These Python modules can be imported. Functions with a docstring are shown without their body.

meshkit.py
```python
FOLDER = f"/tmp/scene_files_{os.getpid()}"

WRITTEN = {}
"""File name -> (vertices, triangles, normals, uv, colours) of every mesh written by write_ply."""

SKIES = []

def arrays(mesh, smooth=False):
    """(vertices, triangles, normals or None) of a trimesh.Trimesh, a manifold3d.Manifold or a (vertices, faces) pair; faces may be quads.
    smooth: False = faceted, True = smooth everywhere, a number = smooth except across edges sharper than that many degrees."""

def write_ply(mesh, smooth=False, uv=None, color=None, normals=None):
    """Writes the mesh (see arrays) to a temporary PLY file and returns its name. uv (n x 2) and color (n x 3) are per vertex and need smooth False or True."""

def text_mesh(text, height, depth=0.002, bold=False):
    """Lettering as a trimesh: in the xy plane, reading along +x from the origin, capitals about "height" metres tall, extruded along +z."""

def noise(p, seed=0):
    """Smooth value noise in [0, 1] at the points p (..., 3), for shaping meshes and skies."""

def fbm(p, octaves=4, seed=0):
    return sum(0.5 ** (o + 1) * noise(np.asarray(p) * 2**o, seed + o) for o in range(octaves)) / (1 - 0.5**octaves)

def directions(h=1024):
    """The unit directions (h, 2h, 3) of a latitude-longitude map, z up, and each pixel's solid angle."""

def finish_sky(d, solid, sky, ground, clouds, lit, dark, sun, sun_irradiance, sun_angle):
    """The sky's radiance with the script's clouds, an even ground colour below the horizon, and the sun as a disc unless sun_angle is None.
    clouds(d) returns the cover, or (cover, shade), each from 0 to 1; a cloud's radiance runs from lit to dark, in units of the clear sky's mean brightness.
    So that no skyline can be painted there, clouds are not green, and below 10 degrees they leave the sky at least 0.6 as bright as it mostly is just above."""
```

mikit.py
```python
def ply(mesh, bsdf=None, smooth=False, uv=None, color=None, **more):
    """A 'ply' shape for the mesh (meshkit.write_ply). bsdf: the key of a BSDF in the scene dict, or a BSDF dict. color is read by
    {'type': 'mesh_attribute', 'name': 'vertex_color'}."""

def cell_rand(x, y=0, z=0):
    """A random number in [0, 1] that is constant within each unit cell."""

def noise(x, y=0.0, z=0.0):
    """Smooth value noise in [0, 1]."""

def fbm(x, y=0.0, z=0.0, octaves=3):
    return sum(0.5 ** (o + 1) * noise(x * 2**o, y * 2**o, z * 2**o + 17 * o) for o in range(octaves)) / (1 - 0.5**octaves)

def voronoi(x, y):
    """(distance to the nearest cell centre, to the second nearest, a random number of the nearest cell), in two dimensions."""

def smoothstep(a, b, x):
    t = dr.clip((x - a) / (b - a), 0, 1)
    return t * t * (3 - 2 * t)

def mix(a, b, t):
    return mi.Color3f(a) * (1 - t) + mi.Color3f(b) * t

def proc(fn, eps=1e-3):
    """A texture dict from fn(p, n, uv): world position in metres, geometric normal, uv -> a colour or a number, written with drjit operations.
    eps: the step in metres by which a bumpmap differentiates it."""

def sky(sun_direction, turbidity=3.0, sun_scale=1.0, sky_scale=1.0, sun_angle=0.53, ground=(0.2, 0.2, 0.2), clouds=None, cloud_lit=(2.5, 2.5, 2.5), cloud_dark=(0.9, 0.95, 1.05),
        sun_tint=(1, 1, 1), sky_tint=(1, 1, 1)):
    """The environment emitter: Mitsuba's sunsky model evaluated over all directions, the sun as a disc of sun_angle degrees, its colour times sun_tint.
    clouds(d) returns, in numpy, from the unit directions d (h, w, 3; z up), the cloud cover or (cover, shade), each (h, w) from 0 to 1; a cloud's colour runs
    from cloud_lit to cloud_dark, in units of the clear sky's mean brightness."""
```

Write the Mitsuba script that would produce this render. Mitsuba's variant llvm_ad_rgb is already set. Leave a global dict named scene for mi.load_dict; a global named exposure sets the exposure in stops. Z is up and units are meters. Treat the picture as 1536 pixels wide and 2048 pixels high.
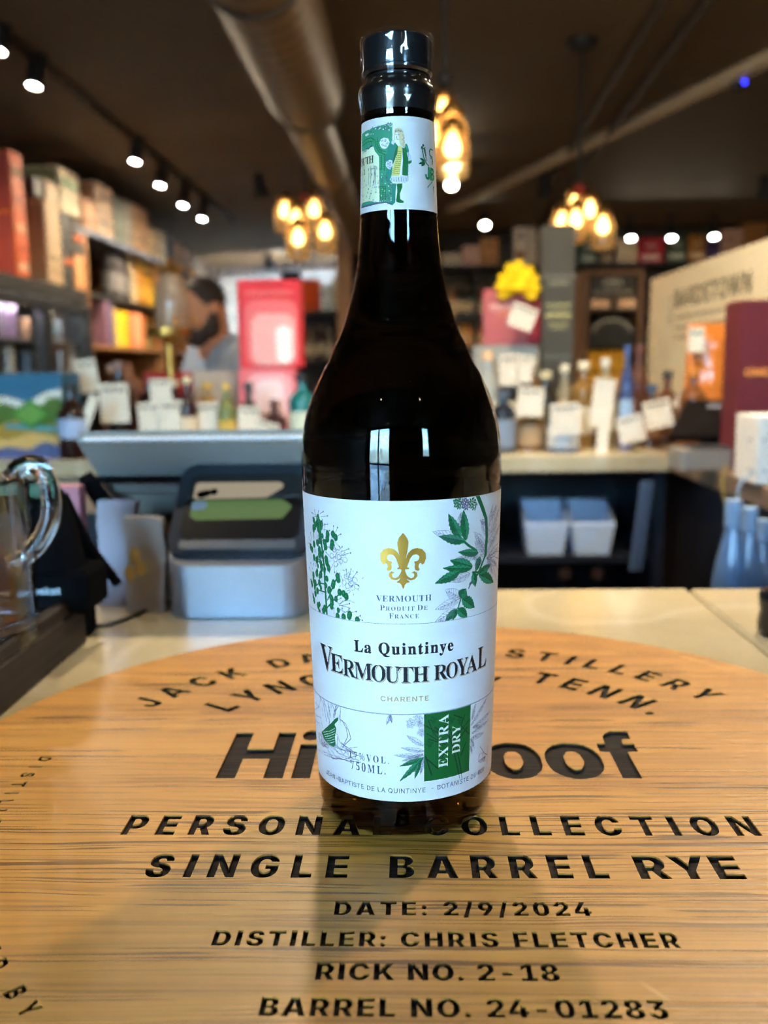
import math, random
import numpy as np, trimesh, manifold3d as m3d
import drjit as dr
import mitsuba as mi
import mikit
from mikit import noise, fbm, smoothstep, mix
import meshkit
from shapely.geometry import Polygon, LineString, Point, box as sbox
from shapely.ops import unary_union
from shapely import affinity
T = mi.ScalarTransform4f
PI = math.pi
R = random.Random(11)
scene, labels = {}, {}

# ------------------------------------------------------------------ camera, sky, exposure
exposure = 3.0
FOC, PITCH, ROLL, YAW = 1852.5, .1568, -.0132, -.0301
EYE = np.array([0, 0, .2])
_f = np.array([math.sin(YAW) * math.cos(PITCH), math.cos(YAW) * math.cos(PITCH), -math.sin(PITCH)])
_r = np.array([math.cos(YAW), -math.sin(YAW), 0.0])
_u = np.cross(_r, _f)
RIGHT = math.cos(ROLL) * _r + math.sin(ROLL) * _u
UP = -math.sin(ROLL) * _r + math.cos(ROLL) * _u
scene['camera'] = {'type': 'thinlens', 'fov': math.degrees(2 * math.atan(768 / FOC)), 'fov_axis': 'x', 'aperture_radius': .0019,
                   'focus_distance': .385, 'near_clip': .02, 'far_clip': 200.0,
                   'to_world': T().look_at(origin=EYE.tolist(), target=(EYE + _f).tolist(), up=UP.tolist())}
scene['sky'] = mikit.sky((-.35, .8, .62), turbidity=2.6, sun_scale=0.0, sky_scale=32.0, sky_tint=(.84, 1.06, 1.10), ground=(.3, .3, .3))
scene['sky']['sampling_weight'] = 10.0

COUNTER, FLOOR, CEIL = -.022, -1.10, 1.45
BACK_L, BACK_R, WALL_F, WALL_LX, WALL_RX = 12.2, 9.2, -2.7, -2.45, 3.6


def at(x, y, Y):
    """The point at the depth Y (metres in front of the lens) that the photograph shows at the pixel x, y: a measuring aid for placing things."""
    d = (x - 768) / FOC * RIGHT - (y - 1024) / FOC * UP + _f
    return EYE + d * (Y / d[1])


# ------------------------------------------------------------------ mesh helpers
def tm(m):
    if isinstance(m, m3d.Manifold):
        k = m.to_mesh()
        return trimesh.Trimesh(np.array(k.vert_properties[:, :3]), np.array(k.tri_verts), process=False)
    return m


def cat(*ms):
    ms = [tm(m) for m in (ms[0] if len(ms) == 1 and isinstance(ms[0], (list, tuple)) else ms)]
    return trimesh.util.concatenate(ms)


def box(x0, x1, y0, y1, z0, z1, b=0.0):
    """A box, its edges chamfered by b."""
    x0, x1 = sorted((x0, x1)); y0, y1 = sorted((y0, y1)); z0, z1 = sorted((z0, z1))
    b = min(b, .45 * min(x1 - x0, y1 - y0, z1 - z0))
    if b <= 0:
        return trimesh.creation.box(bounds=[[x0, y0, z0], [x1, y1, z1]])
    p = []
    for x, sx in ((x0, 1), (x1, -1)):
        for y, sy in ((y0, 1), (y1, -1)):
            for z, sz in ((z0, 1), (z1, -1)):
                p += [(x + sx * b, y + sy * b, z), (x + sx * b, y, z + sz * b), (x, y + sy * b, z + sz * b)]
    return tm(m3d.Manifold.hull_points(np.array(p, float)))


def mv(m, x=0, y=0, z=0, rz=0, rx=0, ry=0, s=1):
    m = tm(m).copy()
    M = trimesh.transformations.compose_matrix(scale=[s] * 3 if np.isscalar(s) else s, angles=[math.radians(rx), math.radians(ry), math.radians(rz)], translate=[x, y, z])
    m.apply_transform(M)
    return m


def lathe(prof, n=32, x=0, y=0, z=0):
    """Surface of revolution about z from (radius, height) points, bottom to top on the outside."""
    p = np.array(prof, float)
    a = np.arange(n) * 2 * PI / n
    v = np.stack([p[:, :1] * np.cos(a), p[:, :1] * np.sin(a), np.repeat(p[:, 1:], n, 1)], -1).reshape(-1, 3)
    f = []
    for i in range(len(p) - 1):
        for j in range(n):
            a0, a1, b0, b1 = i * n + j, i * n + (j + 1) % n, (i + 1) * n + j, (i + 1) * n + (j + 1) % n
            if p[i, 0] > 1e-9: f.append((a0, a1, b1))
            if p[i + 1, 0] > 1e-9: f.append((a0, b1, b0))
    return trimesh.Trimesh(v + [x, y, z], f, process=False)


def tube(pts, r, n=10, closed=False):
    """A round bar along a polyline; r a number or one per point."""
    p = np.array(pts, float)
    r = np.broadcast_to(np.array(r, float), len(p))
    t = np.gradient(p, axis=0) if not closed else np.roll(p, -1, 0) - np.roll(p, 1, 0)
    t /= np.linalg.norm(t, axis=1, keepdims=True) + 1e-12
    ref = np.array([0, 0, 1.0]) if abs(t[0, 2]) < .9 else np.array([1.0, 0, 0])
    u = np.cross(t[0], ref); u /= np.linalg.norm(u)
    rings = []
    for i in range(len(p)):
        u = u - t[i] * (u @ t[i]); u /= np.linalg.norm(u) + 1e-12
        w = np.cross(t[i], u)
        a = np.arange(n) * 2 * PI / n
        rings.append(p[i] + r[i] * (np.cos(a)[:, None] * u + np.sin(a)[:, None] * w))
    v = np.concatenate(rings + [p[:1], p[-1:]])
    f, N = [], len(p)
    for i in range(N if closed else N - 1):
        for j in range(n):
            a0, a1 = i * n + j, i * n + (j + 1) % n
            b0, b1 = ((i + 1) % N) * n + j, ((i + 1) % N) * n + (j + 1) % n
            f += [(a0, a1, b1), (a0, b1, b0)]
    if not closed:
        for j in range(n):
            f += [(N * n, (j + 1) % n, j), (N * n + 1, (N - 1) * n + j, (N - 1) * n + (j + 1) % n)]
    m = trimesh.Trimesh(v, f, process=False)
    if m.volume < 0: m.invert()
    return m


def arc_pts(c, rx, ry, a0, a1, n, plane='xz'):
    a = np.radians(np.linspace(a0, a1, n))
    o = np.zeros((n, 3)); k = {'xz': (0, 2), 'xy': (0, 1), 'yz': (1, 2)}[plane]
    o[:, k[0]], o[:, k[1]] = rx * np.cos(a), ry * np.sin(a)
    return o + c


def extrude(poly, h):
    return cat([trimesh.creation.extrude_polygon(g, h, engine='earcut') for g in getattr(poly, 'geoms', [poly]) if g.area > 1e-10])


def blob(joints, bones, r, fine=.02, it=8):
    """One continuous body: hulls of the spheres at the joints of every bone, joined, refined and smoothed."""
    parts = []
    for b in bones:
        parts.append(m3d.Manifold.batch_hull([m3d.Manifold.sphere(r[j], 20).translate(list(map(float, joints[j]))) for j in b]))
    m = tm(m3d.Manifold.batch_boolean(parts, m3d.OpType.Add).refine_to_length(fine))
    m.merge_vertices()
    trimesh.smoothing.filter_taubin(m, iterations=it)
    return m


# ------------------------------------------------------------------ scene helpers
def key_for(name, parent=None):
    base = f'{parent}__{name}' if parent else name
    if base not in taken:
        taken.add(base); return base
    i = 1
    while f'{base}_{i:03d}' in taken: i += 1
    taken.add(f'{base}_{i:03d}'); return f'{base}_{i:03d}'


taken = set()


def tag(k, label=None, category=None, group=None, kind=None):
    d = labels.setdefault(k, {})
    for a, b in (('label', label), ('category', category), ('group', group), ('kind', kind)):
        if b: d[a] = b
    return k


def thing(name, label, category, group=None):
    return tag(key_for(name), label, category, group)


def ply(mesh, bsdf, smooth=False, **kw):
    mesh = tm(mesh)
    if not isinstance(bsdf, tuple):
        return mikit.ply(mesh, bsdf, smooth=smooth, **kw)
    if smooth is not False and smooth is not True:
        mesh, smooth = trimesh.graph.smooth_shade(mesh, angle=np.radians(smooth), facet_minarea=None), True
    return mikit.ply(mesh, bsdf[0], smooth=smooth, color=np.tile(bsdf[1], (len(mesh.vertices), 1)), **kw)


def part(name, parent, mesh, bsdf, smooth=False, label=None, kind=None, **kw):
    k = key_for(name, parent)
    scene[k] = ply(mesh, bsdf, smooth, **kw)
    if label or kind: tag(k, label, kind=kind)
    return k


def one(name, mesh, bsdf, label, category, group=None, smooth=False, **kw):
    k = part(name, None, mesh, bsdf, smooth, **kw)
    return tag(k, label, category, group)


def struct(name, mesh, bsdf, smooth=False, **kw):
    return tag(part(name, None, mesh, bsdf, smooth, **kw), kind='structure')


# ------------------------------------------------------------------ materials
def srgb(*c):
    c = np.array(c, float) / 255
    return np.where(c <= .04045, c / 12.92, ((c + .055) / 1.055) ** 2.4).tolist()


def rgb(c): return {'type': 'rgb', 'value': list(map(float, c))}


def mat(name, c, rough=.6, spec=.4, metal=0.0, two=True, **kw):
    c = rgb(c) if not isinstance(c, dict) else c
    b = {'type': 'principled', 'base_color': c, 'roughness': rough, 'specular': spec, **kw}
    if metal: b['metallic'] = metal
    scene['mat_' + name] = {'type': 'twosided', 'nested': b} if two else b
    return 'mat_' + name


for _n, _ro, _sp in (('matte', .65, .3), ('satin', .38, .45), ('gloss', .13, .5), ('flat', .95, .0)):
    mat(_n, {'type': 'mesh_attribute', 'name': 'vertex_color'}, _ro, _sp)


def paint(r, g, b, finish='matte'):
    """A plain coloured surface: one material per finish, the colour stored with the mesh."""
    return ('mat_' + finish, srgb(r, g, b))


def glow(c, power, weight=1.0):
    """A lamp's light; weight: how often the renderer picks it."""
    return {'type': 'area', 'radiance': rgb([v * power / 8 for v in c]), 'sampling_weight': weight}


WARM = (1.0, .74, .42)
LAMPW = (1.0, .84, .60)

# ------------------------------------------------------------------ room shell
def ceil_tex(p, n, uv):
    return mix(srgb(88, 75, 56), srgb(74, 63, 48), fbm(p.x * 2, p.y * 2, 0, 3))


def wall_tex(p, n, uv):
    return mix(srgb(66, 58, 50), srgb(54, 47, 41), fbm(p.x * 3, p.y * 3, p.z * 3, 3))


def floor_tex(p, n, uv):
    c = mix(srgb(122, 100, 78), srgb(96, 78, 60), noise(dr.floor(p.x / .14) * 7, dr.floor(p.y / 1.3 + dr.floor(p.x / .14) * .37) * 3))
    return mix(c, srgb(70, 56, 44), smoothstep(.4, .8, fbm(p.x * 40, p.y * 3, 0, 3)) * .4)


mat('ceiling', mikit.proc(ceil_tex), .75, .2)
mat('wall', mikit.proc(wall_tex), .8, .2)
mat('floorwood', mikit.proc(floor_tex), .45, .4)
WHITEWALL = paint(226, 224, 218)
struct('floor', box(WALL_LX - .2, WALL_RX + .2, WALL_F - 12, BACK_L + .2, FLOOR - .1, FLOOR), 'mat_floorwood')
struct('ceiling', box(WALL_LX - .2, WALL_RX + .2, WALL_F - .2, BACK_L + .2, CEIL, CEIL + .1), 'mat_ceiling')
struct('wall_left', box(WALL_LX - .15, WALL_LX, WALL_F, BACK_L, FLOOR, CEIL), 'mat_wall')
struct('wall_right', box(WALL_RX, WALL_RX + .15, WALL_F, BACK_R, FLOOR, CEIL), 'mat_wall')
struct('wall_back', box(WALL_LX, WALL_RX, BACK_L, BACK_L + .15, FLOOR, CEIL), WHITEWALL)
struct('wall_back_right', box(-.62, WALL_RX + .15, BACK_R, BACK_R + .15, FLOOR, CEIL), 'mat_wall')
# street front behind the lens: piers, a door with shop window, a blue sign opening
WX = [(-3.0, -2.0), (-1.9, -.75)]
fr = box(WALL_LX - .15, WALL_RX + .15, WALL_F - .15, WALL_F, FLOOR, CEIL)
openings = [(-2.25, -.66, FLOOR, 1.38), (1.42, 1.95, .30, 1.38)]  # the narrow one is added, standing in for a lit blue sign
pieces, xs = [], WALL_LX - .15
for x0, x1, z0, z1 in openings:
    pieces += [box(xs, x0, WALL_F - .15, WALL_F, FLOOR, CEIL), box(x0, x1, WALL_F - .15, WALL_F, z1, CEIL)]
    if z0 > FLOOR: pieces.append(box(x0, x1, WALL_F - .15, WALL_F, FLOOR, z0))
    xs = x1
pieces.append(box(xs, WALL_RX + .15, WALL_F - .15, WALL_F, FLOOR, CEIL))
struct('wall_front', cat(pieces), 'mat_wall')
k = tag(key_for('window_1'), kind='structure')
part('frame', k, cat([box(x - .03, x + .03, WALL_F - .11, WALL_F - .04, FLOOR, 1.38) for x in (-2.22, -1.46, -.69)] + [box(-2.25, -.66, WALL_F - .11, WALL_F - .04, z - .03, z + .03) for z in (-.1, 1.35)]), paint(24, 22, 22))
struct('pavement', box(-30, 30, -9, WALL_F - .15, FLOOR - .12, FLOOR - .02), paint(170, 168, 164))
struct('street', box(-40, 40, -24, -9, FLOOR - .2, FLOOR - .1), paint(110, 112, 116))
one('street_house', box(-26, 22, -30, -24, FLOOR - .1, 3.6, .02), paint(222, 210, 184), 'pale low house across the street', 'house')
DARK = paint(22, 21, 21)


def spotlight(p, aim, label, group=None, power=240.0, rad=.042, col=LAMPW, top=CEIL, weight=1.0):
    """A track spotlight: stem, can and glowing lens, the lens at p, shining along aim."""
    p, a = np.array(p, float), np.array(aim, float)
    a /= np.linalg.norm(a)
    t = thing('track_spotlight', label, 'spotlight', group)
    M = trimesh.geometry.align_vectors([0, 0, -1], a)
    can = lathe([(0, .135), (.028, .135), (.034, .128), (.036, .05), (rad + .006, .012), (rad + .008, -.006), (rad + .001, -.006), (rad, .004), (0, .004)], 24)
    lens = trimesh.creation.cylinder(radius=rad, height=.003, sections=24)
    M[:3, 3] = p
    can.apply_transform(M); lens.apply_transform(M)
    part('can', t, can, DARK, smooth=35)
    part('lens', t, lens, paint(250, 240, 220), emitter=glow(col, power, weight))
    q = p - a * .09
    part('stem', t, cat(tube([q, [q[0], q[1], top - .04]], .008, 8), box(q[0] - .02, q[0] + .02, q[1] - .05, q[1] + .05, top - .046, top - .0255, .003)), DARK)
    return t


def track(p0, p1, label):
    p0, p1 = np.array(p0, float), np.array(p1, float)
    d = (p1 - p0) / np.linalg.norm(p1 - p0); s = np.array([-d[1], d[0]]) * .018
    m = box(0, 1, -.017, .017, CEIL - .025, CEIL - .001)
    v = m.vertices.view(np.ndarray).copy(); n = np.array([-d[1], d[0]])
    q = p0 + v[:, :1] * (p1 - p0) + v[:, 1:2] * n
    m.vertices = np.c_[q, v[:, 2]]
    return one('lighting_track', m, DARK, label, 'lighting track')


# the left track, its lamps shining on the shelves
track((-1.5, -2.5), (-1.5, 8.2), 'long black lighting track on the ceiling above the left shelves')
_n = ['spotlight at the picture\'s left edge, cut by it', 'brightest and largest whole spotlight above the orange and red box', 'third spotlight of the left track, above the cream boxes', 'fourth spotlight of the left track', 'fifth spotlight of the left track', 'farthest and smallest spotlight of the left track']
for (px, py), lb in zip([(-4, 100), (68, 170), (270, 322), (320, 370), (366, 410), (404, 437)], _n):
    q = at(px, py, 1.0); s_ = -1.5 / q[0]
    p = EYE + (q - EYE) * s_
    spotlight(p, (-.12, -.25, -1), 'glowing black ' + lb, power=1700, rad=.027)
# lamps over the counter and behind the lens
track((-1.6, 1.75), (2.4, 1.75), 'black lighting track on the ceiling above the back of the bar counter')
OVER = 'spotlights above the bar counter'
for x, y, pw in ((-.17, 1.75, 950), (.84, 1.75, 1300)):
    spotlight((x, y, CEIL - .16), (-x * .5, .4 - y, -1.25), f'black spotlight above the bar counter, {"straight behind the big bottle" if x < .5 else "off to the right"}', OVER, power=pw, weight=3.0)
for x, y in ((.55, 1.05), (-.62, 1.05)):  # added lamps out of view, brightening the tags and bins
    spotlight((x, y, CEIL - .16), (0, 1.35, -1.4), f'added black spotlight aimed at the {"right" if x > 0 else "left"} half of the back bar', 'added spotlights aimed at the back bar', power=620, weight=2.0, col=(1, .84, .60))
spotlight((.12, 1.72, CEIL - .16), (.95, .62, -1.0), 'added black spotlight aimed at the side bar', power=1400, weight=1.5)  # added lamp out of view, brightens the cream carton
track((-.62, -2.5), (-.62, .6), 'black lighting track on the ceiling over the customers\' side')
track((.62, -2.5), (.62, .6), 'second black lighting track on the ceiling over the customers\' side')
for x in (-.62, .62):
    for y in (.35, -.8, -1.9):
        spotlight((x, y, CEIL - .16), (0, .15, -1), f'black {"left" if x < 0 else "right"} track spotlight over the customers\' side, {dict(zip((.35, -.8, -1.9), ("nearest the bar", "between two others", "nearest the shop window")))[y]}', 'spotlights over the customers\' side', power=50, rad=.026, weight=.2)
for x, y in ((2.2, 2.2), (2.2, 4.4), (.9, 6.4), (-.95, 6.2), (2.4, 6.6)):
    spotlight((x, y, CEIL - .16), (.1, .25, -1), f'black spotlight over the back of the shop, {dict(zip((2.2, 4.4, 6.4, 6.2, 6.6), ("nearest the side bar", "in the right aisle", "behind the right pendant", "behind the left pendant", "by the far cartons")))[y]}', 'spotlights over the back of the shop', power=1300)
spotlight((-1.5, 10.2, CEIL - .16), (.25, 1, -.45), 'added black spotlight turned to the far white wall', power=8000, rad=.05, col=(1, .93, .84))  # added lamp facing away, brightens the back wall

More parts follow.
